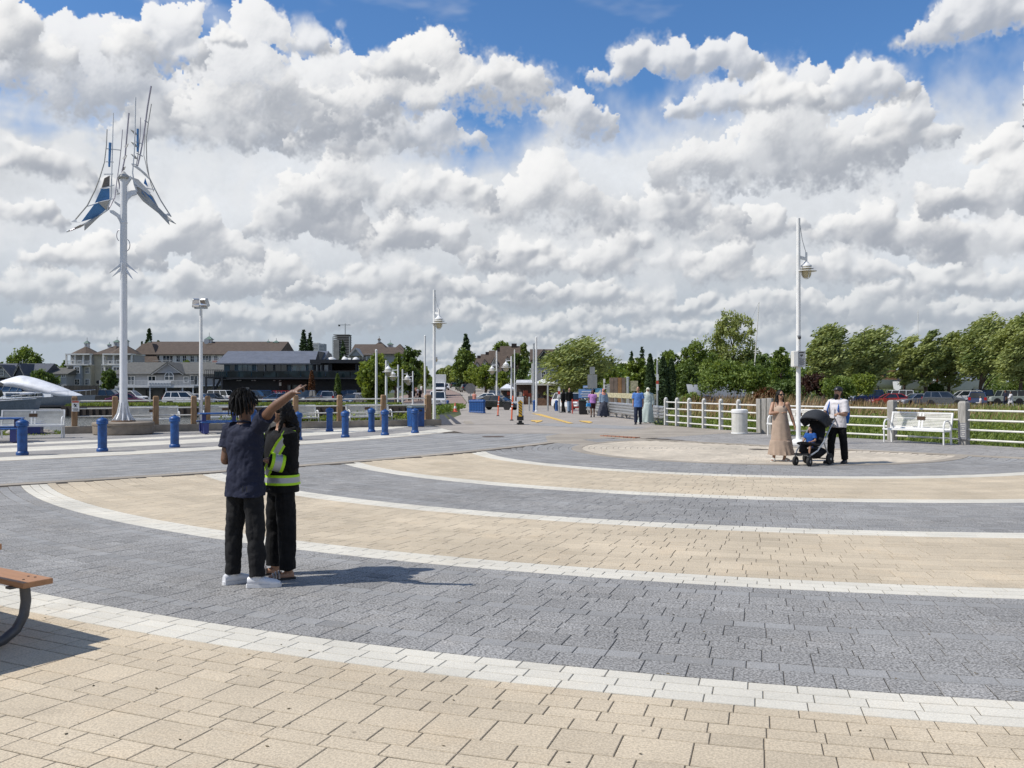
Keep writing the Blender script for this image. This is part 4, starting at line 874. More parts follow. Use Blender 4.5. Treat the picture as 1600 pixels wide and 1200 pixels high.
for a in ga + [ga[0].lerp(ga[1], .5), ga[1].lerp(ga[2], .5), ga[2].lerp(ga[3], .5)]:
    mb = MB(); mb.box((a.x + .12, a.y + .06, .40), (.12, .12, .80), R(-60)); mb.build('guardrail_post', M_GPOST, gr)
wa = [P(925, 617, 63), P(950, 617.5, 59), P(985, 619, 53.5), P(1022, 621, 48.6)]
wb_ = thing('timber_barrier', 'weathered pale timber barrier with a lichen-spotted top beam behind the guardrail', 'barrier', (wa[0].x, wa[0].y, -.1))
lich = mat('lichen_timber', (.42, .38, .24), .9, var=.35, scale=9, dirt=.5)
for a, b in zip(wa, wa[1:]): mb = MB(); mb.beam((a.x, a.y, a.z), (b.x, b.y, b.z), .25, .30); mb.build('top_beam', lich, wb_, bevel=.02)
for i in range(10):
    a = wa[0].lerp(wa[3], i / 9); mb = MB(); mb.box((a.x, a.y + .05, .5), (.13, .13, 1.2)); mb.build('upright', M_GPOST, wb_)
for px, yt, w, m, lb, Y in ((965, 590, 24, mat('brown_panel', (.20, .15, .11), .7, var=.2), 'brown sheet-pile post cluster behind the timber barrier', 66),):
    a = P(px, yt, Y); t = thing('mooring_piles', lb, 'mooring post', (a.x, Y, -.3), 0)
    for i, dx in enumerate((-.43, -.14, .14, .43)):
        mb = MB(); mb.box((dx, 0, (a.z + .3) / 2), (.26, .26, a.z + .3)); mb.build('pile', m if i != 2 else mat('rusty_pile', (.32, .17, .07), .7, var=.2), t, world=False)
a = P(981, 590, 64); t = thing('steel_mooring_post', 'single pale steel post right of the brown pile cluster', 'post', (a.x, 64, -.2)); mb = MB(); mb.tube([(0, 0, 0), (0, 0, a.z + .2)], .1, 12); mb.build('shaft', M_STEEL, t, True, False); mb = MB(); mb.lathe([(.12, a.z + .14), (.12, a.z + .2), (.03, a.z + .26)], 12); mb.build('cap', M_STEEL, t, True, False)
a = P(991, 603, 56); t = thing('plywood_board', 'lichen-spotted plywood board standing on the timber barrier', 'board', (a.x, 56, .9)); mb = MB(); mb.box((0, 0, a.z - .9), (.44, .05, .62)); mb.build('panel', lich, t, world=False); mb = MB(); mb.box((0, .04, (a.z - .9) / 2), (.08, .06, a.z - .9)); mb.build('stake', M_GPOST, t, world=False)
# two-panel road sign seen from behind
y = 64; a = P(925.5, 600, y); t = thing('road_sign', 'tall grey two-panel road sign seen from behind above the woman in the pink top', 'traffic sign', (a.x, y, -.05)); sgb = MATS['sign_back']
mb = MB(); mb.tube([(0, .05, 0), (0, .05, P(0, 574, y).z)], .035, 8); mb.build('post', M_STEEL, t, True, False)
for x0, x1, y0, y1 in ((-4, 4, 573, 585), (-7.5, 7.5, 585, 607)):
    s = y / F_PX; z0 = P(0, y1, y).z + .05; z1 = P(0, y0, y).z + .05; mb = MB(); mb.box(((x0 + x1) / 2 * s, 0, (z0 + z1) / 2), ((x1 - x0) * s, .02, z1 - z0 - .02)); mb.build('panel', mat('aluminium_sheet', (.30, .31, .30), .45, .5, var=.1), t, world=False)
# welcome signs in blue and white
y = 70; a = P(925, 610, y); t = thing('welcome_sign', 'blue and white welcome sign boards with a small sailboat by the marina entrance', 'sign', (a.x, y, gz(y))); s = y / F_PX; blu = mat('sign_blue', (.16, .30, .55), .5, var=.08); 
def slab(nm, x0, x1, y0, y1, m, dy=0): 
    z0 = P(0, y1, y).z - gz(y); z1 = P(0, y0, y).z - gz(y); mb = MB(); mb.box((((x0 + x1) / 2 - 925) * s, dy, (z0 + z1) / 2), ((x1 - x0) * s, .05, z1 - z0)); return mb.build(nm, m, t, world=False)
slab('upper_board', 911, 932, 602.5, 607, blu); slab('main_board', 904, 930, 608, 622, blu); slab('picture_board', 928, 941, 606.5, 617, mat('sign_teal', (.10, .28, .42), .5))
for i, yy in enumerate((604.2, 611.3, 615, 618.4)): slab('lettering', 912 if i == 0 else 907 + (i % 2) * 2, 930 if i == 0 else 926 - i, yy, yy + 1.2, M_WHITE, -.04)
mb = MB(); zz = P(0, 615, y).z - gz(y); mb.add([((933 - 925) * s, -.03, zz), ((939 - 925) * s, -.03, zz), ((938.5 - 925) * s, -.03, zz + 7 * s)], [(0, 1, 2)]); mb.build('sail_emblem', M_WHITE, t, world=False)
for px in (909, 926, 938): slab('leg', px - .8, px + .8, 620, 633, M_WHITE2, .04)
# red and white barricade and dark bin near the marina entrance
y = 63; a = P(900, 640, y); t = thing('barricade', 'red and white striped barricade left of the dark bin', 'barricade', (a.x, y, gz(y)))
for i in range(4): mb = MB(); mb.box((0, 0, .22 + i * .22), (.46, .05, .12)); mb.build('board', M_WHITE if i % 2 == 0 else mat('barricade_red', (.5, .06, .04), .5), t, world=False)
for sx in (-1, 1): mb = MB(); mb.box((sx * .25, 0, .5), (.06, .3, 1.0)); mb.build('upright', MATS['barricade_red'], t, world=False)
a = P(912, 640, 61); t = thing('dark_bin', 'black wheeled bin between the barricade and the guardrail end', 'litter bin', (a.x, 61, gz(61))); mb = MB(); mb.box((0, 0, .45), (.6, .55, .9), taper=1.12); mb.build('bin_body', M_BLACK, t, world=False, bevel=.03); mb = MB(); mb.box((0, 0, .94), (.7, .66, .08), taper=.9); mb.build('lid', mat('dark_green_lid', (.02, .035, .025), .5), t, world=False)
def signpost(px, y0, y1, Y, lb, w=.12, bands=()):
    a = P(px, y1, Y); zb = gz(Y) if Y > 46 else -.05; t = thing('marker_post', lb, 'post', (a.x, Y, zb)); mb = MB(); mb.tube([(0, 0, 0), (0, 0, P(0, y0, Y).z - zb)], w / 2, 8); mb.build('shaft', M_STEEL, t, True, False)
    for (b0, b1, m) in bands: mb = MB(); mb.box((0, -.06, (P(0, b0, Y).z + P(0, b1, Y).z) / 2 - zb), (w * 1.3, .02, P(0, b0, Y).z - P(0, b1, Y).z)); mb.build('marker_plate', m, t, world=False)
signpost(1027, 563, 640, 47, 'slim tall marker post with white and red plates left of the railing', .09, ((585, 594, M_WHITE), (595, 600, MATS['barricade_red']), (600, 610, M_WHITE)))
signpost(873.5, 604, 632, 68, 'red and white banded marker post left of the two dark figures', .14, ((606, 611, M_WHITE), (611, 616, MATS['barricade_red']), (616, 621, M_WHITE)))
signpost(944, 592, 622, 66, 'dark slim post with a white top beyond the woman in the headscarf', .11, ((592, 598, M_WHITE), (601, 608, M_WHITE)))
signpost(827, 620, 638, 80, 'short pale post on the grass edge behind the chevron board', .14)
signpost(856, 602, 634, 84, 'weathered post in front of the white tents', .16)
# ------------------------------------------------------------------ picnic table at the lower left
pt_ = thing('picnic_table', 'brown board picnic table on bent steel legs cut by the left edge of the photo', 'picnic table', (-4.42, 6.43, 0), math.atan2(-.545, .84))
wood = mat('brown_board', (.40, .205, .100), .55, var=.10, scale=2, stretch=(1.2, 14, 14), bump=.25, bscale=8, rand=.06)
tubm = mat('grey_powder_coat', (.075, .078, .085), .4, .2, var=.2, scale=9)
for i in range(3): mb = MB(); mb.box((0, -.253 + i * .253, .735), (1.8, .245, .04)); mb.build('table_board', wood, pt_, world=False, bevel=.004)
for s in (-1, 1):
    mb = MB(); mb.box((0, s * .63, .44), (1.8, .215, .04)); mb.build('seat_board', wood, pt_, world=False, bevel=.004)
    for x in (-.74, .74):
        mb = MB(); mb.box((x, s * .63, .412), (.06, .26, .016)); mb.build('seat_bracket', tubm, pt_, world=False)
        pts = [(x, s * .62, .41), (x, s * .63, .30), (x, s * .615, .20), (x, s * .56, .11), (x, s * .47, .055), (x, s * .35, .035), (x, s * .15, .035), (x, 0, .035)]
        mb = MB(); mb.tube(pts, .036, 12); mb.build('bent_leg', tubm, pt_, True, False)
        for q in (-.04, .04):
            mb = MB(); mb.lathe([(.009, .459), (.009, .463), (.004, .464)], 8, (x + q, s * .63 - q, 0)); mb.build('bolt', M_DARKM, pt_, world=False)
        mb = MB(); mb.lathe([(.009, .459), (.009, .463), (.004, .464)], 8, (x + .03, s * .68, 0)); mb.build('bolt', M_DARKM, pt_, world=False)
        mb = MB(); mb.tube([(x, s * .30, .035), (x, s * .22, .4), (x, s * .24, .70)], .032, 10); mb.build('table_leg', tubm, pt_, True, False)
for x in (-.74, .74): mb = MB(); mb.box((x, 0, .705), (.06, .7, .02)); mb.build('table_bracket', tubm, pt_, world=False)
# ------------------------------------------------------------------ sculpture mast on its round base
SY = 34.6; SK = SY / F_PX; SX0 = (193 - 800) * SK
def sA(x, y, d=0): return Vector(((100 + x / 6.668 - 193) * SK, d, CAMH + (HY - (120 + y / 6.668)) * SK))
def sB(x, y, d=0): return Vector(((100 + x / 6.668 - 193) * SK, d, CAMH + (HY - (260 + y / 6.668)) * SK))
pb = thing('round_planter_base', 'round brown concrete base under the tall sculpture mast', 'plinth', (SX0, SY, 0))
mb = MB(); mb.lathe([(1.00, 0), (1.06, .03), (1.07, .33), (1.09, .35), (1.09, .43), (1.05, .46), (.2, .47)], 40); mb.build('plinth_body', mat('plinth_concrete', (.235, .195, .15), .9, var=.2, scale=2.5, bump=.5, bscale=40, dirt=.35), pb, True, False)
sm = thing('sculpture_mast', 'tall white mast crowned by a winged sail sculpture with blue panels and spars', 'sculpture', (SX0, SY, .46))
SHIFT = Vector((0, 0, -.46))
M_SCW = mat('sculpture_white', (.70, .71, .72), .38, var=.04); M_SCB = mat('sculpture_blue', (.065, .21, .45), .35, var=.08); M_SCG = mat('sculpture_grey', (.42, .41, .38), .45, var=.1); M_RODM = mat('spar_steel', (.36, .33, .36), .35, .5, var=.15)
zt = 9.75 - .46; zj = 7.9 - .46
mb = MB(); mb.lathe([(.155, .04), (.14, 1.0), (.125, zj), (.137, zj + .01), (.137, zj + .05), (.125, zj + .06), (.12, zt - .1), (.05, zt - .02)], 20); mb.build('pole', M_SCW, sm, True, False)
mb = MB(); mb.lathe([(.42, 0), (.43, .015), (.42, .05), (.40, .06)], 24); mb.build('base_flange', mat('rusty_flange', (.16, .10, .06), .7, .3, var=.3), sm, True, False)
for i in range(10):
    a = 2 * math.pi * i / 10; u = Vector((math.cos(a), math.sin(a), 0)); mb = MB()
    q = [(u * .15, 0.75), (u * .16, .06), (u * .40, .06), (u * .36, .13), (u * .24, .32), (u * .19, .55)]; s = Vector((-u.y, u.x, 0)) * .02
    vs = [tuple(p + Vector((0, 0, z)) + s) for p, z in q] + [tuple(p + Vector((0, 0, z)) - s) for p, z in q]; k = 6
    mb.add(vs, [tuple(range(k)), tuple(reversed(range(k, 2 * k)))] + [(i2, k + i2, k + (i2 + 1) % k, (i2 + 1) % k) for i2 in range(k)]); mb.build('base_fin', M_SCW, sm, world=False)
for i in range(12): a = 2 * math.pi * i / 12 + .2; mb = MB(); mb.lathe([(.022, .05), (.022, .10), (.008, .11)], 6, (.385 * math.cos(a), .385 * math.sin(a), 0)); mb.build('anchor_bolt', M_STEEL, sm, world=False)
def plate(pts, name, m, th=.025):
    pts = [p + SHIFT for p in pts]; k = len(pts)
    n = Vector((0, 0, 0))
    for i in range(k): n += (pts[i] - pts[0]).cross(pts[(i + 1) % k] - pts[0])
    n.normalize(); n *= th / 2; mb = MB(); vs = [tuple(p + n) for p in pts] + [tuple(p - n) for p in pts]
    mb.add(vs, [tuple(range(k)), tuple(reversed(range(k, 2 * k)))] + [(i, k + i, k + (i + 1) % k, (i + 1) % k) for i in range(k)]); return mb.build(name, m, sm, world=False)
def spar(pts, r0, r1, m=M_RODM):
    pts = [p + SHIFT for p in pts]; k = len(pts); mb = MB(); mb.tube(pts, [lerp(r0, r1, i / (k - 1)) for i in range(k)], 8); return mb.build('spar', m, sm, True, False)
d1, d2, d3, d4 = -.45, -.25, .15, .45
spar([sA(502, 580, d1), sA(496, 740, d1), sA(475, 920, d1), sA(430, 1070, d1), sB(380, 270, d1), sB(300, 430, d1), sB(180, 572, d1)], .018, .028, M_SCG)
spar([sA(543, 395, d2), sA(538, 560, d2), sA(533, 760, d2), sB(525, 120, d2), sB(522, 330, d2), sB(480, 470, d2), sB(370, 540, d2), sB(200, 640, d2), sB(60, 690, d2)], .018, .034, M_SCW)
spar([sA(602, 545, .05), sA(590, 720, .05), sA(570, 900, .05), sB(545, 140, .05), sB(540, 330, -.1), sB(490, 455, -.2), sB(360, 560, -.3), sB(115, 684, -.35)], .014, .026)
spar([sA(652, 360, .2), sA(630, 600, .2), sA(612, 820, .2), sA(585, 980, .15), sB(555, 130, .1), sB(580, 250, .05)], .030, .026)
spar([sA(727, 200, d3), sA(722, 450, d3), sA(714, 760, d3), sA(695, 990, d3), sB(715, 180, d3), sB(745, 255, d3)], .026, .030, M_SCW)
spar([sA(763, 400, .3), sA(758, 600, .3), sA(735, 800, .3), sA(715, 930, .3)], .014, .018)
spar([sA(857, 55, d4), sA(822, 260, d4), sA(782, 560, d4), sA(760, 760, .35), sA(738, 910, .25)], .034, .026)
spar([sA(849, 235, .55), sA(818, 430, .55), sA(795, 600, .55), sA(800, 850, .55), sA(825, 1010, .55), sB(890, 210, .55), sB(950, 325, .55), sB(1058, 495, .55)], .018, .024, M_SCG)
spar([sA(786, 560, .5), sA(775, 780, .5), sA(815, 960, .5), sB(850, 150, .5), sB(880, 230, .5)], .012, .016, M_SCG)
spar([sA(735, 520, .28), sA(735, 760, .28)], .045, .045, M_SCB)
spar([sA(522, 712, d2 - .1), sA(512, 960, d2 - .1)], .055, .04, M_SCB)
plate([sB(505, 110, d2), sB(475, 150, d1), sB(445, 250, d1), sB(502, 222, d2)], 'grey_panel', mat('sculpture_taupe', (.19, .17, .15), .5))
plate([sB(503, 240, d2), sB(440, 262, d1), sB(375, 405, d1), sB(505, 355, d2)], 'blue_panel', M_SCB)
plate([sB(500, 372, d2), sB(370, 420, d1), sB(237, 598, d1), sB(360, 545, d2), sB(465, 465, d2)], 'blue_panel', M_SCB)
plate([sB(415, 400, d1 - .05), sB(505, 365, d2), sB(500, 450, d2), sB(470, 470, d2)], 'grey_panel', M_SCG)
for a, b in ((sB(300, 440, d1), sB(545, 350, d2)), (sB(430, 262, d1), sB(555, 208, d2)), (sB(470, 110, d1), sB(540, 95, d2)), (sA(490, 915, d1), sA(545, 905, d2)), (sA(500, 780, d1), sA(585, 760, .05))):
    mb = MB(); mb.beam(a + SHIFT, b + SHIFT, .03, .03); mb.build('batten', M_SCW, sm, world=False)
plate([sB(60, 692, d2), sB(375, 530, d2), sB(430, 520, d2 - .1), sB(270, 687, d1), sB(272, 628, d1), sB(230, 632, d1)], 'tail_fin', M_SCG)
plate([sB(130, 602, d1), sB(182, 568, d1), sB(190, 600, d1), sB(235, 606, d1)], 'tip_fin', M_SCW)
for x, y in ((652, 685), (636, 805), (622, 925)): plate([sA(x, y, .15), sA(x - 12, y + 32, .15), sA(x - 42, y + 42, .2), sA(x - 58, y + 28, .25), sA(x - 30, y + 8, .2)], 'leaf_fin', M_SCG)
for x, y in ((678, 540), (682, 668), (682, 795)): plate([sA(x, y, .1), sA(x + 38, y + 12, .2), sA(x + 58, y + 48, .25), sA(x + 30, y + 44, .2)], 'leaf_fin', M_SCG)
plate([sB(700, 130, .2), sB(735, 262, .15), sB(800, 350, .2), sB(950, 470, .3), sB(1062, 592, .35), sB(1048, 545, .4), sB(1127, 582, .4), sB(1010, 478, .45), sB(930, 400, .5), sB(870, 285, .5), sB(790, 200, .4)], 'right_wing_panel', M_SCG)
plate([sB(765, 205, .30), sB(862, 290, .42), sB(912, 375, .42), sB(860, 365, .34), sB(790, 262, .2)], 'blue_panel', M_SCB)
plate([sB(795, 90, .45), sB(825, 185, .45), sB(785, 150, .40)], 'blue_panel', M_SCB)
plate([sB(690, 105, .02), sB(770, 132, .02), sB(880, 262, .2), sB(868, 288, .2), sB(740, 185, .05)], 'white_panel', M_SCW)
plate([sA(690, 910, .1), sA(740, 915, .2), sA(820, 990, .4), sA(838, 1045, .5), sA(760, 965, .3)], 'white_panel', M_SCW)
plate([sB(985, 470, .5), sB(1060, 495, .55), sB(1040, 470, .52), sB(1020, 462, .5), sB(1015, 490, .5)], 'tip_fin', M_SCW)
for a, b in ((sB(735, 200, .1), sB(905, 215, .5)), (sA(730, 780, .2), sA(775, 800, .4)), (sA(720, 660, .2), sA(775, 670, .4)), (sA(790, 420, .4), sA(820, 435, .55)), (sA(690, 900, .1), sA(745, 900, .25))):
    mb = MB(); mb.beam(a + SHIFT, b + SHIFT, .035, .03); mb.build('batten', M_SCW, sm, world=False)
def arm(pts): return plate(pts, 'support_arm', M_SCW, .09)
arm([sB(650, 268, 0), sB(700, 248, .05), sB(742, 240, .12), sB(745, 285, .12), sB(700, 305, .05), sB(668, 345, 0), sB(650, 400, 0)])
arm([sB(640, 150, 0), sB(690, 95, .03), sB(700, 125, .03), sB(650, 205, 0)])
arm([sB(500, 470, -.22), sB(530, 465, -.15), sB(612, 525, 0), sB(612, 600, 0), sB(590, 600, 0), sB(560, 530, -.08), sB(505, 490, -.22)])
arm([sB(535, 365, -.1), sB(590, 400, 0), sB(590, 432, 0), sB(535, 380, -.1)]); arm([sB(540, 240, .05), sB(590, 235, 0), sB(590, 275, 0), sB(545, 290, .05)])
mb = MB(); mb.lathe([(.20, zt - .16), (.22, zt - .12), (.20, zt - .05), (.10, zt + .03), (.05, zt + .10), (.01, zt + .12)], 14); mb.build('mast_cap', M_SCG, sm, True, False)
for a, b, c in ((sB(590, 1010, 0), sB(470, 1112, 0), sB(590, 1040, 0)), (sB(602, 1045, -.05), sB(515, 1152, -.1), sB(606, 1085, -.05)), (sB(655, 1008, 0), sB(772, 1117, 0), sB(655, 1042, 0)), (sB(652, 1060, -.05), sB(727, 1177, -.1), sB(650, 1105, -.05)), (sB(620, 1005, -.15), sB(618, 1190, -.25), sB(626, 1005, -.15))): plate([a, b, c], 'thorn', M_SCW, .05)
for cx, cy, rx, ry, a0, a1 in ((590, 720, 36, 60, 110, 260), (652, 822, 40, 62, -70, 80)):
    mb = MB(); mb.tube([sB(cx + rx * math.cos(R(a0 + (a1 - a0) * i / 10)), cy + ry * math.sin(R(a0 + (a1 - a0) * i / 10)), -.05) + SHIFT for i in range(11)], .014, 6); mb.build('cable_loop', M_RODM, sm, True, False)
# ------------------------------------------------------------------ vehicles
CARP = {}
def paint(name, col, metal=.0):
    if name not in CARP: CARP[name] = mat('paint_' + name, col, .22, metal, var=.04, scale=.6, coat=.9, dirt=.06)
    return CARP[name]
PW = paint('white', (.68, .68, .67)); paint('silver', (.36, .37, .38), .4); paint('grey', (.13, .135, .14), .4); paint('dark', (.022, .024, .028)); paint('navy', (.012, .028, .085)); paint('blue', (.045, .09, .17), .2)
paint('red', (.34, .02, .015)); paint('sage', (.27, .30, .26)); paint('black', (.010, .010, .012)); paint('plum', (.14, .02, .06))
M_TAIL = mat('tail_light', (.35, .01, .01), .2); M_HEAD = mat('head_light', (.62, .63, .63), .1, spec=.8)
def wheel(t, x, y, r, w=.21):
    M = Matrix.Translation((x, y, r)) @ Matrix.Rotation(R(90), 4, 'X')
    mb = MB(); mb.lathe([(r * .62, -w / 2), (r * .95, -w / 2), (r, -w * .35), (r, w * .35), (r * .95, w / 2), (r * .62, w / 2)], 18, M=M.to_3x3()); mb.v = [(a + x, b + y, c + r) for a, b, c in mb.v]; ty = mb.build('tyre', M_RUBBER, t, True, False)
    mb = MB(); s = 1 if y > 0 else -1; mb.lathe([(r * .63, w * .42), (r * .55, w * .36), (r * .2, w * .34), (.03, w * .40)], 14, M=Matrix.Rotation(R(-90 * s), 3, 'X')); mb.v = [(a + x, b + y, c + r) for a, b, c in mb.v]; mb.build('rim', M_CHROME, ty, True, False)
    for k in range(5):
        a = 2 * math.pi * k / 5; mb = MB(); mb.box((x + r * .36 * math.cos(a + .63), y + s * w * .43, r + r * .36 * math.sin(a + .63)), (r * .2, .012, r * .2)); mb.build('rim_opening', M_BLACK, ty, world=False)
def cabin(t, z0, z1, b, c, wb, wt, m, roof=.06, posts=(), mroof=None):
    """b, c: (rear x, front x) at belt and at roof"""
    vs = [(b[0], -wb, z0), (b[1], -wb, z0), (b[1], wb, z0), (b[0], wb, z0), (c[0], -wt, z1), (c[1], -wt, z1), (c[1], wt, z1), (c[0], wt, z1)]
    mb = MB(); mb.add(vs, [(3, 2, 1, 0), (4, 5, 6, 7), (0, 1, 5, 4), (1, 2, 6, 5), (2, 3, 7, 6), (3, 0, 4, 7)]); mb.build('windows', M_CARGLASS, t, world=False)
    mb = MB(); mb.box(((c[0] + c[1]) / 2, 0, z1 + roof / 2 - .005), (c[1] - c[0] + .08, wt * 2 + .05, roof), taper=.93); rf = mb.build('roof', mroof or m, t, world=False, bevel=.02)
    for i in range(4): mb = MB(); a = Vector(vs[i]); e = Vector(vs[i + 4]); o = Vector((0, .012 if a.y > 0 else -.012, 0)); mb.beam(a + o, e + o, .07, .07, (1, 0, 0)); mb.build('pillar', m, t, world=False)
    for q in posts:
        for s in (-1, 1):
            a = Vector((lerp(b[0], b[1], q), s * (wb + .005), z0)); e = Vector((lerp(c[0], c[1], q), s * (wt + .005), z1)); mb = MB(); mb.beam(a, e, .08, .03, (0, s, 0)); mb.build('pillar', m if q != .5 else M_BLACK, t, world=False)
def car_proto(kind):
    t = thing('parked_car', 'x', 'car'); m = PW
    if kind == 'sedan':
        Lf, W, r = 2.35, .90, .32; prof = [(-2.33, .30), (-2.36, .55), (-2.30, .88), (-1.70, .97), (-.2, .95), (1.05, .92), (1.75, .84), (2.22, .70), (2.35, .52), (2.32, .28)]; wx = (-1.42, 1.40)
        cab = (.94, 1.40, (-1.80, 1.12), (-1.02, .38), .80, .60, (.40,)); hl, tl = (2.22, .64), (-2.34, .78)
    elif kind == 'suv':
        Lf, W, r = 2.3, .93, .36; prof = [(-2.22, .36), (-2.30, .60), (-2.26, 1.05), (-1.6, 1.10), (1.0, 1.06), (1.8, 1.00), (2.22, .84), (2.30, .55), (2.26, .34)]; wx = (-1.38, 1.40)
        cab = (1.07, 1.66, (-2.16, 1.18), (-1.90, .45), .82, .66, (.25, .58)); hl, tl = (2.20, .80), (-2.28, .98)
    elif kind == 'offroad':
        Lf, W, r = 2.15, .92, .40; prof = [(-2.1, .50), (-2.14, .65), (-2.12, 1.12), (.75, 1.12), (1.9, 1.08), (2.08, 1.0), (2.12, .65), (2.1, .48)]; wx = (-1.28, 1.34)
        cab = (1.12, 1.76, (-2.08, .85), (-2.02, .55), .80, .72, (.33, .66)); hl, tl = (2.10, .88), (-2.13, .9)
    elif kind == 'pickup':
        Lf, W, r = 2.8, .98, .40; prof = [(-2.75, .50), (-2.8, .65), (-2.78, 1.12), (-.9, 1.12), (1.4, 1.14), (2.5, 1.10), (2.75, .98), (2.8, .62), (2.74, .46)]; wx = (-1.7, 1.85)
        cab = (1.12, 1.80, (-.95, 1.45), (-.85, .75), .86, .72, (.5,)); hl, tl = (2.74, .9), (-2.79, .92)
    body = MB()
    # lower body in three slices across, tucked at the sills
    k = len(prof); cx = sum(p[0] for p in prof) / k; Y = [(-W, .965), (-W + .06, 1.0), (W - .06, 1.0), (W, .965)]; vs = []
    for y, sc in Y: vs += [(x * sc, y, lerp(.66, z, .97 if sc < 1 else 1.0)) for x, z in prof]
    fs = [tuple(range(k)), tuple(reversed(range(3 * k, 4 * k)))]
    for i in range(3): fs += [(i * k + j, (i + 1) * k + j, (i + 1) * k + (j + 1) % k, i * k + (j + 1) % k) for j in range(k)]
    body.add(vs, fs); body.build('body', m, t, world=False, bevel=.03)
    cabin(t, cab[0], cab[1], cab[2], cab[3], cab[4], cab[5], m, posts=cab[6])
    for x in wx:
        for s in (-1, 1):
            wheel(t, x, s * (W - .10), r)
            mb = MB(); mb.tube([(x, s * (W - .02), r + .02), (x, s * (W + .004), r + .02)], r * 1.16, 18); mb.build('wheel_arch', M_BLACK, t, world=False)
    for s in (-1, 1):
        mb = MB(); mb.box((hl[0] - .03, s * (W - .26), hl[1]), (.14, .34, .15)); mb.build('headlight', M_HEAD, t, world=False, bevel=.02)
        mb = MB(); mb.box((tl[0] + .02, s * (W - .17), tl[1]), (.08, .26, .16 if kind == 'sedan' else .3)); mb.build('tail_light', M_TAIL, t, world=False, bevel=.01)
        mb = MB(); mb.box((cab[2][1] - .35, s * (W + .08), cab[0] + .06), (.10, .18, .13)); mb.build('wing_mirror', M_BLACK, t, world=False, bevel=.02)
        for q in (.25, -.75): mb = MB(); mb.box((q, s * (W + .002), .86), (.16, .02, .03)); mb.build('door_handle', M_BLACK, t, world=False)
    mb = MB(); mb.box((Lf - .03, 0, hl[1] - .08), (.08, .80 if kind != 'offroad' else .62, .20)); mb.build('grille', M_BLACK, t, world=False)
    if kind == 'offroad':
        for i in range(7): mb = MB(); mb.box((Lf + .015, -.24 + i * .08, hl[1] - .08), (.02, .035, .2)); mb.build('grille_bar', m, t, world=False)
    mb = MB(); mb.box((Lf - .02, 0, .44), (.12, 1.5, .14)); mb.build('bumper', M_BLACK, t, world=False, bevel=.02)
    mb = MB(); mb.box((-Lf + .02, 0, .46), (.12, 1.5, .16)); mb.build('bumper', M_BLACK, t, world=False, bevel=.02)
    for x in (Lf + .045, -Lf - .02): mb = MB(); mb.box((x, 0, .55), (.02, .32, .13)); mb.build('number_plate', M_WHITE2, t, world=False)
    return t
PROTO = {}; LEFT = []
def car(kind, col, px, Y, deg, label, group, z=None):
    """deg: heading, 0 = towards +x, -90 = nose to the camera"""
    p = P(px, HY, Y); p.z = z if z is not None else gz(Y) + .006
    if kind not in PROTO: PROTO[kind] = car_proto(kind); first = True
    else: first = False
    if first: t = PROTO[kind]; LEFT.append((t, p, R(deg), label, group, col))
    else: t = dup(PROTO[kind], p, R(deg), label, group, mats={'paint_white': CARP[col]})
    return t
LOT = -.638; gl = 'cars parked in front of the dark restaurant'; gr_ = 'cars parked behind the reeds'; gd = 'cars along the road'
for k_, c_, px, Y, dg, lb, g_, z in (
    ('sedan', 'white', 20000, 100, 0, 'x', gl, LOT), ('suv', 'white', 20000, 100, 0, 'x', gl, LOT), ('offroad', 'white', 20000, 100, 0, 'x', gl, LOT), ('pickup', 'white', 20000, 100, 0, 'x', gl, LOT)): car(k_, c_, px, Y, dg, lb, g_, z)
PENDING = [t for t, *_ in LEFT]
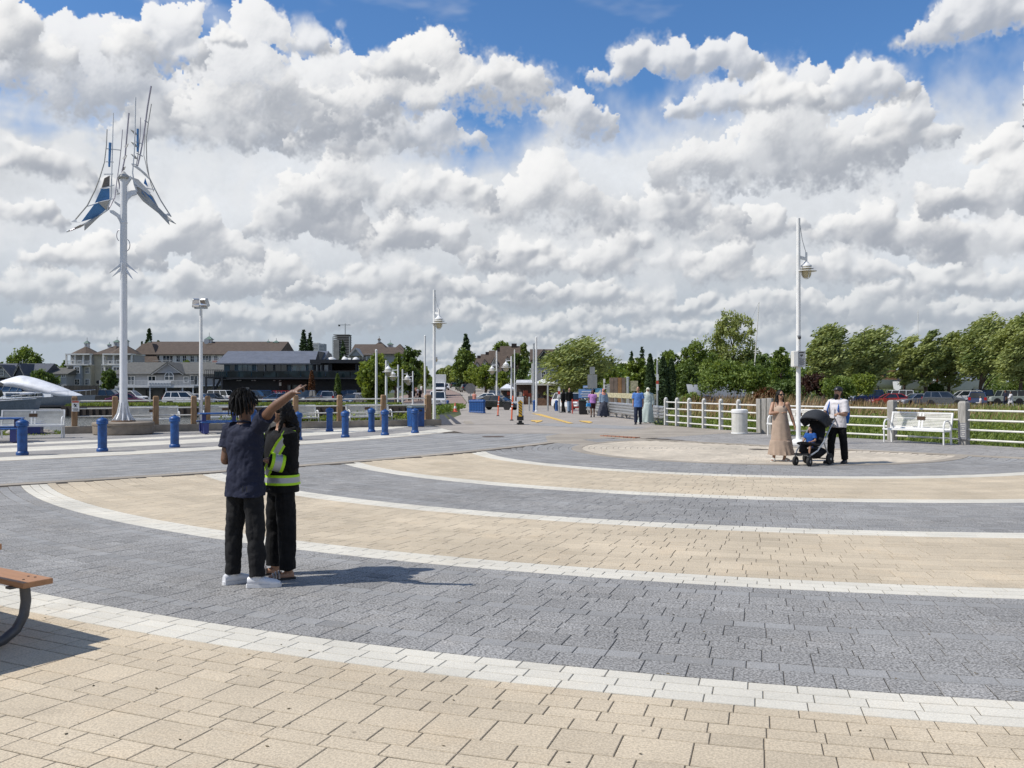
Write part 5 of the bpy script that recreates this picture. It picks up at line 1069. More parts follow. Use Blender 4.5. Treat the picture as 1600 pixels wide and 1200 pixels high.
for a in (
    ('suv', 'silver', 515.5, 119, 92, 'silver hatchback seen from behind under the pointing hand', gl, LOT), ('sedan', 'dark', 549.5, 108, -100, 'black sedan with bright headlights facing the fence left of the bushy tree', gl, LOT),
    ('suv', 'blue', 508, 126, -95, 'dark blue car in the second row just above the silver hatchback', gl, LOT), ('sedan', 'silver', 525, 126.5, -92, 'silver car in the second row right of the dark blue one', gl, LOT),
    ('suv', 'grey', 536, 127, -90, 'grey car in the second row above the cedar post', gl, LOT), ('pickup', 'dark', 550, 127.4, -90, 'dark pickup in the second row against the restaurant wall', gl, LOT),
    ('sedan', 'white', 560.5, 121, -90, 'white car in the second row beside the bushy tree', gl, LOT), ('offroad', 'white', 351, 122, -12, 'white off-roader left of the pointing man\'s head', gl, LOT),
    ('pickup', 'dark', 395, 118, -6, 'black pickup right behind the pointing man\'s hair', gl, LOT), ('offroad', 'navy', 415, 123, -80, 'navy van-like car with pale windows right of the black pickup', gl, LOT),
    ('sedan', 'blue', 441, 117, 4, 'long blue-grey sedan parked side-on under the raised forearm', gl, LOT), ('suv', 'red', 447, 127, 0, 'red car whose roof shows behind the blue-grey sedan', gl, LOT),
    ('pickup', 'black', 479, 112, -100, 'black truck half hidden by the forearm and the rails', gl, LOT), ('suv', 'white', 288, 108, 2, 'white sport utility parked side-on left of the floodlight mast', gl, LOT),
    ('sedan', 'silver', 311, 111, -8, 'silver sedan right behind the floodlight mast', gl, LOT), ('suv', 'dark', 279, 124, 80, 'dark car behind the white sport utility near the grey clubhouse', gl, LOT),
    ('pickup', 'black', 168, 124, 3, 'black pickup left of the sculpture mast near the round tree', gl, LOT), ('sedan', 'plum', 198, 112, 15, 'plum coloured car directly behind the sculpture mast', gl, LOT),
    ('suv', 'white', 204, 126, -5, 'white car just right of the sculpture mast under the clubhouse deck', gl, LOT), ('sedan', 'dark', 332, 119, -5, 'dark sedan right of the floodlight mast under the black terrace stairs', gl, LOT),
    ('offroad', 'white', 684, 99, -88, 'white off-roader facing the camera behind the causeway lamp post', gd, None), ('sedan', 'black', 778, 92, -25, 'glossy black sedan turning beside the stored blue bollards', gd, None),
    ('suv', 'white', 695.5, 235, -82, 'white minivan far up the road above the off-roader', gd, None), ('suv', 'black', 708.5, 280, 98, 'black car driving away farthest up the road', gd, None),
    ('sedan', 'silver', 770, 122, -30, 'silver car behind the black sedan', gd, None), ('suv', 'grey', 787, 130, -30, 'grey car behind the orange delineator and the black sedan', gd, None),
    ('suv', 'dark', 718, 240, 100, 'farthest dark car parked along the right kerb of the hill road', gd, None), ('sedan', 'dark', 722, 215, 100, 'second dark car parked along the right kerb of the hill road', gd, None), ('suv', 'grey', 727, 192, 100, 'grey car nearest in the row on the right kerb of the hill road', gd, None),
    ('suv', 'white', 893, 90, -60, 'white car behind the two dark figures by the marina entrance', gd, -.62),
    ('offroad', 'white', 1398, 118, 178, 'white off-roader behind the red car in the right car park', gr_, -.59), ('sedan', 'red', 1392, 108, 175, 'red car showing through the reeds left of the railing post', gr_, -.59),
    ('sedan', 'silver', 1432, 107, 192, 'silver sedan behind the bench in the right car park', gr_, -.59), ('suv', 'grey', 1476, 104, -30, 'grey sport utility with its nose to the camera above the bench', gr_, -.59),
    ('suv', 'white', 1507, 121, 175, 'white car behind the grey sport utility', gr_, -.59), ('suv', 'navy', 1528, 100, 62, 'navy sport utility seen from behind beside the strolling child', gr_, -.59),
    ('offroad', 'sage', 1570, 112, 178, 'sage green off-roader at the right end of the car park', gr_, -.59), ('pickup', 'black', 1536, 122, 180, 'black pickup between the white car and the sage off-roader', gr_, -.59),
    ('sedan', 'dark', 1420, 120, 180, 'dark sedan between the white off-roader and the grey sport utility', gr_, -.59), ('pickup', 'navy', 1365, 114, 178, 'navy pickup at the left end of the right car park', gr_, -.59),
    ('sedan', 'blue', 1092, 92, 170, 'blue-grey car under the white boat bow beyond the railing', gr_, -.6)): car(*a)
def kill(t):
    for ch in list(t.children): kill(ch)
    bpy.data.objects.remove(t, do_unlink=True)
for t in PENDING: kill(t)
# box truck coming down the road
p = P(686.5, HY, 160); p.z = gz(160) + .01; t = thing('box_truck', 'white box truck facing the camera behind the causeway lamp post', 'truck', p, R(-86)); 
mb = MB(); mb.box((-1.6, 0, 2.15), (4.6, 2.35, 2.9)); mb.build('cargo_box', PW, t, world=False, bevel=.04)
mb = MB(); mb.prism([(.7, .45), (2.75, .45), (2.8, 1.1), (2.45, 1.45), (1.75, 2.2), (.7, 2.25)], -1.0, 1.0, Matrix.Rotation(R(90), 4, 'X')); mb.build('cab', PW, t, world=False, bevel=.05)
mb = MB(); mb.add([(2.5, -.85, 1.46), (2.5, .85, 1.46), (1.83, .8, 2.14), (1.83, -.8, 2.14)], [(0, 1, 2, 3)]); mb.build('windscreen', M_CARGLASS, t, world=False)
mb = MB(); mb.box((2.80, 0, .85), (.06, 1.1, .35)); mb.build('grille', M_BLACK, t, world=False)
mb = MB(); mb.box((2.75, 0, .45), (.2, 1.9, .28)); mb.build('bumper', M_BLACK, t, world=False, bevel=.03)
for s in (-1, 1):
    mb = MB(); mb.box((2.79, s * .75, .92), (.06, .28, .22)); mb.build('headlight', M_HEAD, t, world=False)
    mb = MB(); mb.box((2.2, s * 1.18, 1.65), (.12, .25, .4)); mb.build('wing_mirror', M_BLACK, t, world=False)
    wheel(t, 1.9, s * .9, .42); wheel(t, -2.3, s * .9, .42)
# ------------------------------------------------------------------ boats
M_HULLG = mat('grey_hull', (.20, .235, .26), .25, var=.08, coat=.5); M_HULLW = mat('white_hull', (.66, .67, .67), .25, var=.05, coat=.4); M_WRAP = mat('shrink_wrap', (.66, .67, .69), .5, var=.10, scale=1.2, bump=8.0, bscale=2.2)
def hull(t, L, B, H, m, flare=.55, sheer=.35, n=14, name='hull'):
    """bow at +x; waterline z = 0"""
    mb = MB(); secs = []
    for i in range(n + 1):
        q = i / n; x = -L / 2 + L * q; w = B / 2 * (1 - max(0, (q - .45) / .55) ** 2.2); top = H * (1 + sheer * max(0, q - .25) ** 1.3); wl_ = w * lerp(.86, flare, q); rake = .10 * L * max(0, q - .5) * 2 * .6
        secs.append([(x, -w * .98 - .01, top), (x - rake * .35, -lerp(w, wl_, .5), top * .5), (x - rake, -wl_ * .9, -.1), (x - rake, 0, -.35), (x - rake, wl_ * .9, -.1), (x - rake * .35, lerp(w, wl_, .5), top * .5), (x, w * .98 + .01, top)])
    o = 0
    for s in secs: mb.v += s
    for i in range(n):
        for j in range(6): mb.f.append((i * 7 + j, (i + 1) * 7 + j, (i + 1) * 7 + j + 1, i * 7 + j + 1))
        mb.f.append((i * 7 + 6, (i + 1) * 7 + 6, (i + 1) * 7, i * 7))
    mb.f.append(tuple(range(7)))
    ob = mb.build(name, m, t, True, False, angle=50)
    return secs
def rail_bow(t, secs, i0, h=.55):
    for s in (0, 6):
        pts = [Vector(q[s]) + Vector((-.05, .06 if s == 0 else -.06, 0)) for q in secs[i0:]]
        mb = MB(); mb.tube([p + Vector((0, 0, h)) for p in pts], .022, 6); mb.build('bow_rail', M_CHROME, t, True, False)
        for p in pts[::2]: mb = MB(); mb.tube([p, p + Vector((0, 0, h))], .016, 5); mb.build('stanchion', M_CHROME, t, True, False)
    mb = MB(); mb.v = []; vs = [secs[i][j] for i in range(len(secs)) for j in (0, 6)]
Yb = 100; k = Yb / F_PX
c = P(72, HY, Yb); t = thing('covered_cabin_cruiser', 'large grey-hulled cabin cruiser under white shrink wrap moored at the left', 'boat', (c.x, Yb, -1.0), R(-6))
S = hull(t, 11.4, 3.6, 1.45, M_HULLG); rail_bow(t, S, 9)
mb = MB(); 
for i in range(len(S) - 1): pass
mb.add([tuple(Vector(S[i][j]) + Vector((0, 0, -.03))) for i in range(15) for j in (0, 6)], [(2 * i, 2 * i + 2, 2 * i + 3, 2 * i + 1) for i in range(14)]); mb.build('deck', M_HULLW, t, world=False)
mb = MB(); mb.box((-.3, 0, .62), (8.8, 3.62, .16), taper=.99); mb.build('black_stripe', M_BLACK, t, world=False)
mb = MB(); mb.box((-1.4, 0, 1.75), (6.2, 2.9, .75), taper=.9); mb.build('cabin_side', M_HULLW, t, world=False, bevel=.08)
for s in (-1, 1):
    for i in range(5): mb = MB(); mb.box((-3.3 + i * .85, s * 1.42, 1.80), (.75, .10, .36)); mb.build('cabin_window', M_GLASS, t, world=False)
mb = MB(); mb.box((-3.6, 0, 2.55), (3.3, 2.6, .75), taper=.82); mb.build('windscreen', glass_mat('bridge_glass', (.05, .08, .13)), t, world=False)
for x in (-5.1, -4.3, -3.4, -2.5): mb = MB(); mb.beam((x, -1.32, 2.2), (x + .25, -1.1, 2.92), .06, .04); mb.build('screen_frame', M_HULLW, t, world=False)
mb = MB(); secs = [((-5.5, 0, 2.75), (0, 1.2, 0), (0, 0, .10)), ((-4.7, 0, 2.95), (0, 1.35, 0), (0, 0, .40)), ((-3.3, 0, 3.10), (0, 1.4, 0), (0, 0, .80)), ((-2.6, 0, 3.05), (0, 1.45, 0), (0, 0, .92)), ((-.6, 0, 2.60), (0, 1.55, 0), (0, 0, .78)), ((1.2, 0, 2.15), (0, 1.5, 0), (0, 0, .65)), ((2.8, 0, 1.75), (0, 1.2, 0), (0, 0, .45)), ((4.2, 0, 1.55), (0, .7, 0), (0, 0, .15))]
mb.loft(secs, 20); mb.v = [tuple(Vector(v) + mnoise.noise_vector(Vector(v) * 1.3) * .20) for v in mb.v]; wr = mb.build('shrink_wrap_cover', M_WRAP, t, True, False, angle=80); sb = wr.modifiers.new('s', 'SUBSURF'); sb.levels = sb.render_levels = 2
mb = MB(); mb.loft([((-4.9, -1.36, 2.95), (.9, 0, 0), (0, 0, .3)), ((-4.9, -1.40, 2.95), (.85, 0, 0), (0, 0, .27))], 12); mb.build('cover_opening', mat('torn_canvas', (.10, .10, .095), .8, var=.3), t, world=False)
for nm, px, Y, L, B, H, lb, rz in (('bow_boat', -6, 88, 7.2, 2.5, 1.25, 'nearest grey-hulled boat cut by the left edge, bow to the right', R(8)), ('bow_boat', 4, 93, 8.2, 2.7, 1.35, 'white-decked motor boat with a pointed grey bow in front of the covered cruiser', R(-3))):
    c = P(px, HY, Y); t = thing('motor_boat', lb, 'boat', (c.x, Y, -1.0), rz, 'moored motor boats'); S = hull(t, L, B, H, M_HULLG); rail_bow(t, S, 9, .45)
    mb = MB(); mb.add([tuple(Vector(S[i][j]) + Vector((0, 0, .02))) for i in range(15) for j in (0, 6)], [(2 * i, 2 * i + 2, 2 * i + 3, 2 * i + 1) for i in range(14)]); mb.build('deck', M_HULLW, t, world=False)
    for s_ in (0, 6): mb = MB(); mb.tube([S[i][s_] for i in range(15)], .06, 6); mb.build('rub_rail', M_HULLW, t, True, False)
    mb = MB(); mb.loft([((-L * .25, 0, H * 1.0), (L * .22, 0, 0), (0, B * .36, 0)), ((-L * .24, 0, H * 1.35), (L * .18, 0, 0), (0, B * .3, 0)), ((-L * .22, 0, H * 1.45), (L * .1, 0, 0), (0, B * .2, 0))], 16); mb.build('cabin_top', M_HULLW, t, True, False)
    mb = MB(); mb.beam((L * .05, -B * .3, H * 1.25), (L * .02, -B * .3, H * 1.7), .04, .5, (1, 0, 0)); mb.build('windscreen', M_CARGLASS, t, world=False)
# boats ashore on the right
def shore_boat(label, px, Y, L, B, H, zb, rz, cab, m=M_HULLW):
    c = P(px, HY, Y); t = thing('boat_ashore', label, 'boat', (c.x, Y, zb), rz, 'boats laid up on the right'); S = hull(t, L, B, H, m)
    mb = MB(); mb.add([tuple(Vector(S[i][j]) + Vector((0, 0, -.03))) for i in range(15) for j in (0, 6)], [(2 * i, 2 * i + 2, 2 * i + 3, 2 * i + 1) for i in range(14)]); mb.build('deck', M_HULLW, t, world=False)
    for x, l, h, w, mm in cab: mb = MB(); mb.box((x, 0, H + h / 2), (l, B * w, h), taper=.88); mb.build('cabin', mm, t, world=False, bevel=.05); mb = MB(); mb.box((x, 0, H + h * .62), (l * .95, B * w * .97, h * .3)); mb.build('cabin_window', M_GLASS, t, world=False)
    for x in (-L * .3, L * .15):
        for s in (-1, 1): mb = MB(); mb.beam((x, s * B * .3, -zb - .7), (x, s * B * .3, .1), .12, .12, (1, 0, 0)); mb.build('cradle_leg', M_DARKM, t, world=False)
    mb = MB(); mb.tube([S[i][0] for i in range(15)], .05, 6); mb.build('rub_rail', M_BLACK, t, True, False)
    return t
brn = mat('brown_canvas', (.16, .085, .04), .8, var=.2)
shore_boat('white boat with a brown canvas cabin behind the right car park', 1385, 140, 11.0, 3.4, 1.0, 1.6, R(180), ((-.5, 3.2, 1.5, .8, brn),))
shore_boat('long white motor yacht hull behind the trees above the grey sport utility', 1452, 136, 9.5, 3.2, 1.0, 1.4, R(0), ((-1.6, 3.6, 1.0, .8, M_HULLW), (-3.6, 1.4, 1.9, .7, mat('dark_canvas', (.02, .02, .025), .8))))
shore_boat('white boat bow showing between dark conifers and the large bush', 1116, 110, 7.0, 2.5, 1.1, .6, R(190), ((-.8, 2.0, .6, .7, M_HULLW),))
shore_boat('white covered boat beside the trunk above the navy sport utility', 1503, 142, 8.0, 3.0, 1.3, 1.2, R(10), ((-.5, 4.5, 1.5, .85, M_WRAP),))
p = P(1458, 594, 128); lr = thing('life_ring', 'orange life ring on a pale post above the grey sport utility', 'life ring', p, 0); mb = MB(); mb.tube([(.62 * math.cos(a), 0, .62 * math.sin(a)) for a in [2 * math.pi * i / 20 for i in range(21)]], .15, 8, cap=False); mb.build('ring', mat('life_ring_orange', (.75, .16, .07), .5), lr, True, False)
mb = MB(); mb.tube([(0, .16, -p.z - .7), (0, .16, .3)], .06, 8); mb.build('post', M_WHITE2, lr, True, False)
def mast(px0, y0, px1, y1, Y, label, r=.06, stay=None):
    a = P(px1, y1, Y); b = P(px0, y0, Y); t = thing('sail_mast', label, 'mast', (a.x, Y, gz(Y) - .1)); a = Vector((a.x, Y, gz(Y) - .1)); mb = MB(); mb.tube([a, a.lerp(b, .5), b], [r, r, r * .7], 8); mb.build('spar', M_WHITE2, t, True)
    mb = MB(); m1 = a.lerp(b, .62); mb.beam(m1 + Vector((-.45, 0, 0)), m1 + Vector((.45, 0, 0)), .04, .04); mb.build('spreader', M_STEEL, t)
    if stay: q = P(*stay, Y); mb = MB(); mb.tube([b, q], .02, 5); mb.build('stay', M_STEEL, t, True)
mast(1186, 472, 1175, 606, 128, 'leaning pale sailboat mast in front of the tall airy tree', .075, (1148, 560)); mast(1434.5, 485, 1434, 600, 150, 'thin vertical sailboat mast rising above the windblown trees', .06)
# light pole with white antenna cylinders cut by the right edge
p = Vector((P(1600.8, HY, 60).x, 60, -.5)); t = thing('antenna_mast', 'mast with white antenna cylinders cut by the right edge high in the sky', 'mast', p)
mb = MB(); mb.tube([(.75, 0, 0), (.75, 0, 24)], .12, 10); mb.build('mast', M_STEEL, t, True, False)
for y0, y1, dx in ((133, 155, 0), (158, 187, 0), (199, 220, 0), (96, 111, .03)):
    a = P(0, y0, 60).z + .5; b = P(0, y1, 60).z + .5; mb = MB(); mb.tube([(.06 + dx, 0, b), (.06 + dx, 0, a)], .12, 12); mb.build('antenna', M_WHITE, t, True, False)
for yy in (163, 197): mb = MB(); z = P(0, yy, 60).z + .5; mb.beam((-.12, 0, z), (.8, 0, z), .10, .10); mb.build('bracket', M_STEEL, t, world=False)
# ------------------------------------------------------------------ buildings
M_SHING = mat('brown_shingle', (.085, .062, .046), .9, var=.15, scale=1.5, bump=.8, bscale=3)
M_SHGRY = mat('grey_shingle', (.10, .098, .088), .9, var=.2, scale=2.5, bump=.8, bscale=4)
M_METR = mat('metal_roof', (.125, .135, .16), .55, .1, var=.12, scale=1.2, dirt=.2)
M_CREAM = mat('cream_siding', (.47, .44, .36), .8, var=.06, scale=1); M_PALE = mat('pale_siding', (.62, .62, .60), .8, var=.06); M_BLUEG = mat('blue_grey_siding', (.31, .34, .375), .8, var=.06)
M_GREYS = mat('grey_siding', (.33, .335, .34), .8, var=.06); M_TRIM = mat('white_trim', (.62, .62, .60), .6, var=.04); M_TEAL = mat('teal_cladding', (.016, .060, .090), .4, var=.2); M_NIGHT = mat('dark_cladding', (.010, .013, .018), .6, var=.2)
M_COPG = mat('verdigris_roof', (.10, .16, .13), .7, var=.15); M_CONCT = mat('raw_concrete', (.23, .225, .22), .9, var=.12, scale=.3); M_BRICKD = mat('dark_brick', (.030, .020, .018), .85, var=.25)
class Bd:
    def __init__(s, name, label, cat, Y, px, zb):
        s.k = Y / F_PX; s.Y = Y; s.px = px; s.zb = zb; s.t = thing(name, label, cat, ((px - 800) * s.k, Y, zb))
    def x(s, px): return (px - s.px) * s.k
    def z(s, py): return CAMH + (HY - py) * s.k - s.zb
    def wall(s, x0, x1, y0, y1, m, d=8.0, dy=0.0, name='wall'):
        z0 = s.z(y1) if y1 is not None else 0; mb = MB(); mb.box(((s.x(x0) + s.x(x1)) / 2, dy + d / 2, (z0 + s.z(y0)) / 2), (s.x(x1) - s.x(x0), d, s.z(y0) - z0)); return mb.build(name, m, s.t, world=False)
    def gable(s, x0, x1, y_eave, y_ridge, m, d=8.0, dy=0.0, over=.35, name='roof'):
        """ridge along x, slope towards the camera"""
        zr = s.z(y_ridge) * (1 + d / 2 / s.Y) ; ze = s.z(y_eave); a, b = s.x(x0) - over, s.x(x1) + over
        mb = MB(); mb.prism([(dy - over, ze - .12), (dy + d / 2, zr), (dy + d + over, ze - .12), (dy + d + over, ze - .3), (dy - over, ze - .3)], a, b, Matrix(((0, 0, 1, 0), (1, 0, 0, 0), (0, 1, 0, 0), (0, 0, 0, 1)))); return mb.build(name, m, s.t, world=False)
    def front_gable(s, x0, x1, y_eave, y_ridge, m, mw, d=5.0, dy=-.5):
        xa, xb, xm = s.x(x0), s.x(x1), (s.x(x0) + s.x(x1)) / 2; ze, zr = s.z(y_eave), s.z(y_ridge); M = Matrix(((1, 0, 0, 0), (0, 0, 1, 0), (0, 1, 0, 0), (0, 0, 0, 1)))
        mb = MB(); mb.prism([(xa, ze), (xb, ze), (xm, zr)], dy, dy + d, M); mb.build('gable_wall', mw, s.t, world=False)
        for sgn, xe in ((-1, xa), (1, xb)):
            mb = MB(); mb.beam((xm, dy + d / 2 - .2, zr + .1), (xe + sgn * .4, dy + d / 2 - .2, ze - .12), d + .5, .14, (0, 0, 1)); mb.build('roof', m, s.t, world=False)
            mb = MB(); mb.beam((xm, dy - .32, zr + .02), (xe + sgn * .38, dy - .32, ze - .2), .08, .22, (0, 0, 1)); mb.build('barge_board', M_TRIM, s.t, world=False)
    def pyramid(s, x0, x1, y0, y1, m, d, dy=0.0, top=.12, n=4):
        xm = (s.x(x0) + s.x(x1)) / 2; w = (s.x(x1) - s.x(x0)) / 2 + .35; z0, z1 = s.z(y0), s.z(y1); mb = MB()
        if n == 4: mb.box((xm, dy + d / 2, (z0 + z1) / 2), (w * 2, d + .7, z1 - z0), taper=top)
        else: mb.lathe([(w * 1.05, z0), (w * .6, lerp(z0, z1, .48)), (w * top, z1)], n, (xm, dy + d / 2, 0), Matrix.Rotation(math.pi / n, 3, 'Z'))
        return mb.build('roof', m, s.t, world=False)
    def cupola(s, px, y0, y1, w, d, roofm=M_COPG):
        h = s.z(y0) - s.z(y1); x = s.x(px); w *= s.k; z = s.z(y1)
        mb = MB(); mb.box((x, d, z + h * .25), (w * .8, w * .8, h * .5)); c = mb.build('cupola', M_TRIM, s.t, world=False)
        mb = MB(); mb.box((x, d - w * .41, z + h * .27), (w * .4, .03, h * .28)); mb.build('louvre', M_GREYS, c, world=False); KIDFIX.append((c, s.t))
        mb = MB(); mb.box((x, d, z + h * .66), (w * 1.1, w * 1.1, h * .3), taper=.08); mb.build('cupola_roof', roofm, c, world=False)
        mb = MB(); mb.tube([(x, d, z + h * .8), (x, d, z + h * 1.15)], .05, 5); mb.build('finial', M_GREYS, c, world=False)
    def win(s, x0, x1, y0, y1, dy=0.0, cols=2, rows=2, frame=M_TRIM, glass=M_GLASS, fw=.12, name='window'):
        a, b, z0, z1 = s.x(x0), s.x(x1), s.z(y1), s.z(y0); mb = MB(); y = dy - .05
        mb.box(((a + b) / 2, y, z0 + fw / 2), (b - a, .12, fw)); mb.box(((a + b) / 2, y, z1 - fw / 2), (b - a, .12, fw))
        mb.box((a + fw / 2, y, (z0 + z1) / 2), (fw, .12, z1 - z0 - 2 * fw)); mb.box((b - fw / 2, y, (z0 + z1) / 2), (fw, .12, z1 - z0 - 2 * fw))
        for i in range(1, cols): mb.box((lerp(a, b, i / cols), y + .012, (z0 + z1) / 2), (fw * .55, .08, z1 - z0 - 2 * fw))
        for i in range(1, rows): mb.box(((a + b) / 2, y + .014, lerp(z0, z1, i / rows)), (b - a - 2 * fw, .07, fw * .5))
        w = mb.build(name, frame, s.t, world=False)
        mb = MB(); mb.box(((a + b) / 2, y + .045, (z0 + z1) / 2), (b - a - fw, .03, z1 - z0 - fw)); mb.build('pane', glass, w, world=False); return w
    def railing(s, x0, x1, y0, y1, dy, m=M_TRIM, n=12, solid=None):
        a, b, z0, z1 = s.x(x0), s.x(x1), s.z(y1), s.z(y0); mb = MB(); mb.box(((a + b) / 2, dy, z1), (b - a, .08, .08)); mb.box(((a + b) / 2, dy, z0 + .1), (b - a, .06, .06))
        r = mb.build('railing', m, s.t, world=False); mb = MB()
        for i in range(n + 1): mb.box((lerp(a, b, i / n), dy, (z0 + z1) / 2), (.05, .05, z1 - z0))
        mb.build('balusters', m, r, world=False, kind='stuff')
        if solid: mb = MB(); mb.box(((a + b) / 2, dy + .03, (z0 + z1) / 2 + .03), (b - a, .02, z1 - z0 - .25)); mb.build('glass_panel', solid, r, world=False)
KIDFIX = []
Z0 = -.68
# the long hotel with brown roofs
h = Bd('hotel', 'long pale hotel with brown hipped roofs, white windows and small cupolas on the left', 'hotel', 190, 320, Z0)
h.wall(206, 442, 553, None, M_PALE, 16); h.gable(212, 432, 552.5, 534.5, M_SHING, 16, over=.5)
for a, b in ((226, 240),): h.pyramid(198, 250, 566, 536, M_SHING, 9, -1.2, .25)
h.pyramid(395, 438, 553, 538, M_SHING, 15, .5, .3)
for i, (a, b) in enumerate(((243, 250), (254, 271), (275, 282), (285, 292), (297, 304), (307, 312), (316, 331), (334, 341), (346, 353), (357, 372), (376, 383), (388, 395), (399, 406), (411, 426))):
    h.win(a, b, 555, 566 if b - a < 10 else 567, 0, 2 if b - a < 10 else 3, 2); h.win(a, b, 573, 585, 0, 2 if b - a < 10 else 3, 2); h.win(a, b, 592, 603, 0, 2, 2)
for a, b in ((242, 272), (315, 332), (330, 356), (398, 428)): h.railing(a, b, 563.5, 568, -1.2, M_TRIM, 16); h.wall(a, b, 568, 569.5, M_TRIM, 1.3, -1.3, 'balcony_slab')
h.wall(206, 442, 569.5, 571, M_TRIM, .15, -.1, 'band_course')
mb = MB(); mb.box((h.x(338), -1.05, h.z(566)), (.9, .05, .8)); mb.build('red_towel', MATS['sign_red'], h.t, world=False)
for px, y0, y1, w in ((308, 519, 537, 12), (417, 527, 538, 9), (404, 528, 535, 5), (211.5, 528, 535, 5)): h.cupola(px, y0, y1, w, 7.6)
mb = MB(); M = Matrix.Translation((h.x(308.5), 5.6, h.z(531.5))) @ Matrix.Rotation(R(90), 4, 'X'); mb.prism([(.55 * math.cos(2 * math.pi * i / 20), .55 * math.sin(2 * math.pi * i / 20)) for i in range(20)], -.05, .05, M); mb.build('clock_face', M_BLUEG, h.t, world=False)
# the tower wing
tw = Bd('tower_wing', 'cream wing with three turrets topped by cupolas at the left end of the hotel', 'building', 172, 155, Z0)
tw.wall(140, 167, 553, None, M_CREAM, 12, 1.5); tw.pyramid(142, 170, 553.5, 538, M_SHING, 13, 1.2, .12); tw.cupola(156, 525, 539, 10, 7.5); tw.cupola(149, 533, 541, 6, 6)
for (x0, x1, ap, cw, d) in ((104, 142, 541, 8, 6.5), (162, 206, 538, 9, 7)):
    n = 3; ww = [M_PALE, M_BLUEG, M_CREAM]; xs_ = [lerp(x0, x1, q) for q in (0, .36, .70, 1.0)]
    for i in range(3):
        dy = (.0, -.9, .0)[i]; tw.wall(xs_[i] + .05, xs_[i + 1] - .05, 570, None, ww[i], d, dy); a, b = xs_[i], xs_[i + 1]
        tw.win(a + 2, b - 2, 573, 584, dy, 2, 2); tw.win(a + 2, b - 2, 592, 602, dy, 2, 2)
        tw.win(a + 2.5, b - 2.5, 562.5, 569, dy + 1.2, 2, 1); tw.railing(a, b, 564, 569.5, dy, M_TRIM, 8)
    for a in xs_: mb = MB(); mb.box((tw.x(a), -.1, (tw.z(553) + tw.z(570)) / 2), (.28, .28, tw.z(553) - tw.z(570))); mb.build('column', M_TRIM, tw.t, world=False)
    tw.wall(x0 + 1, x1 - 1, 553, 570, M_GREYS, d - 2, 1.3, 'recessed_wall'); tw.wall(x0, x1, 569.5, 571, M_TRIM, d, -1.0, 'band_course'); tw.wall(x0, x1, 552.5, 554.5, M_TRIM, d, -.6, 'eave')
    tw.pyramid(x0, x1, 552.5, ap, M_SHING, d + 1, -.8, .10, 8); tw.cupola((x0 + x1) / 2 + .5, ap - 13, ap + 1.5, cw, d / 2)
tw.win(154, 160, 557, 567, 1.5, 2, 2); tw.win(153.5, 159, 573, 584, 1.5, 2, 2)
mb = MB(); mb.prism([(.35 * math.cos(2 * math.pi * i / 8), .35 * math.sin(2 * math.pi * i / 8)) for i in range(8)], -.05, .05, Matrix.Translation((tw.x(148), 1.45, tw.z(597))) @ Matrix.Rotation(R(90), 4, 'X')); mb.build('round_window', M_DARKM, tw.t, world=False)
# grey clubhouse
c = Bd('clubhouse', 'grey clubhouse with a white deck, central gable and arched window behind the sculpture mast', 'building', 140, 260, Z0)
c.wall(183, 346, 582, 603, M_GREYS, 11); c.wall(186, 343, 603, None, M_GREYS, 9, 1.5, 'lower_wall'); c.gable(183, 343, 583, 567, M_SHGRY, 11, over=.5); c.front_gable(244, 286, 583, 567.5, M_SHGRY, M_GREYS, 5, -.6)
c.win(199, 211, 587, 602, 0, 2, 1); c.win(231, 244, 587, 602, 0, 2, 1); c.win(287, 295, 588, 598, 0, 2, 2); c.win(297, 310, 586, 602, 0, 2, 1)
mb = MB(); a = Vector((c.x(267), -.62, c.z(588))); rr = 7.2 * c.k; M = Matrix.Translation(a) @ Matrix.Rotation(R(90), 4, 'X')
ar = [(rr, -rr * .9), (rr, 0)] + [(rr * math.cos(math.pi * i / 10), rr * math.sin(math.pi * i / 10)) for i in range(1, 10)] + [(-rr, 0), (-rr, -rr * .9)]
mb.prism(ar, .0, .12, M); w = mb.build('arched_window', M_TRIM, c.t, world=False); mb = MB(); mb.prism([(x * .84, y * .84) for x, y in ar], .06, .14, M); mb.build('pane', M_GLASS, w, world=False); mb = MB(); mb.box((a.x, a.y - .15, a.z), (rr * 1.7, .03, .08)); mb.box((a.x, a.y - .155, a.z), (.08, .03, rr * 1.6)); mb.build('glazing_bar', M_TRIM, w, world=False)
c.wall(168, 313, 603, 605.5, M_TRIM, 2.8, -2.8, 'deck_slab'); c.railing(168, 313, 595, 603, -2.7, M_TRIM, 70); c.wall(243, 278, 595.5, 603, M_WHITE, .06, -2.85, 'banner')
mb = MB(); [mb.box((c.x(246 + i * 4.4), -2.88, c.z(599.3)), (.28, .03, .22)) for i in range(8)]; mb.build('banner_lettering', M_BLUEG, c.t, world=False, kind='stuff')
for px in (172, 196, 220, 245, 270, 295, 311): mb = MB(); mb.box((c.x(px), -2.6, c.z(605.5) / 2), (.18, .18, c.z(605.5))); mb.build('deck_post', M_TRIM, c.t, world=False)
for a, b in ((192, 200), (222, 232), (250, 260), (284, 300)): c.win(a, b, 609, 624, 1.5, 1, 1, M_DARKM)
c.wall(186, 343, 601.5, 603.4, M_TRIM, .2, -.1, 'fascia')
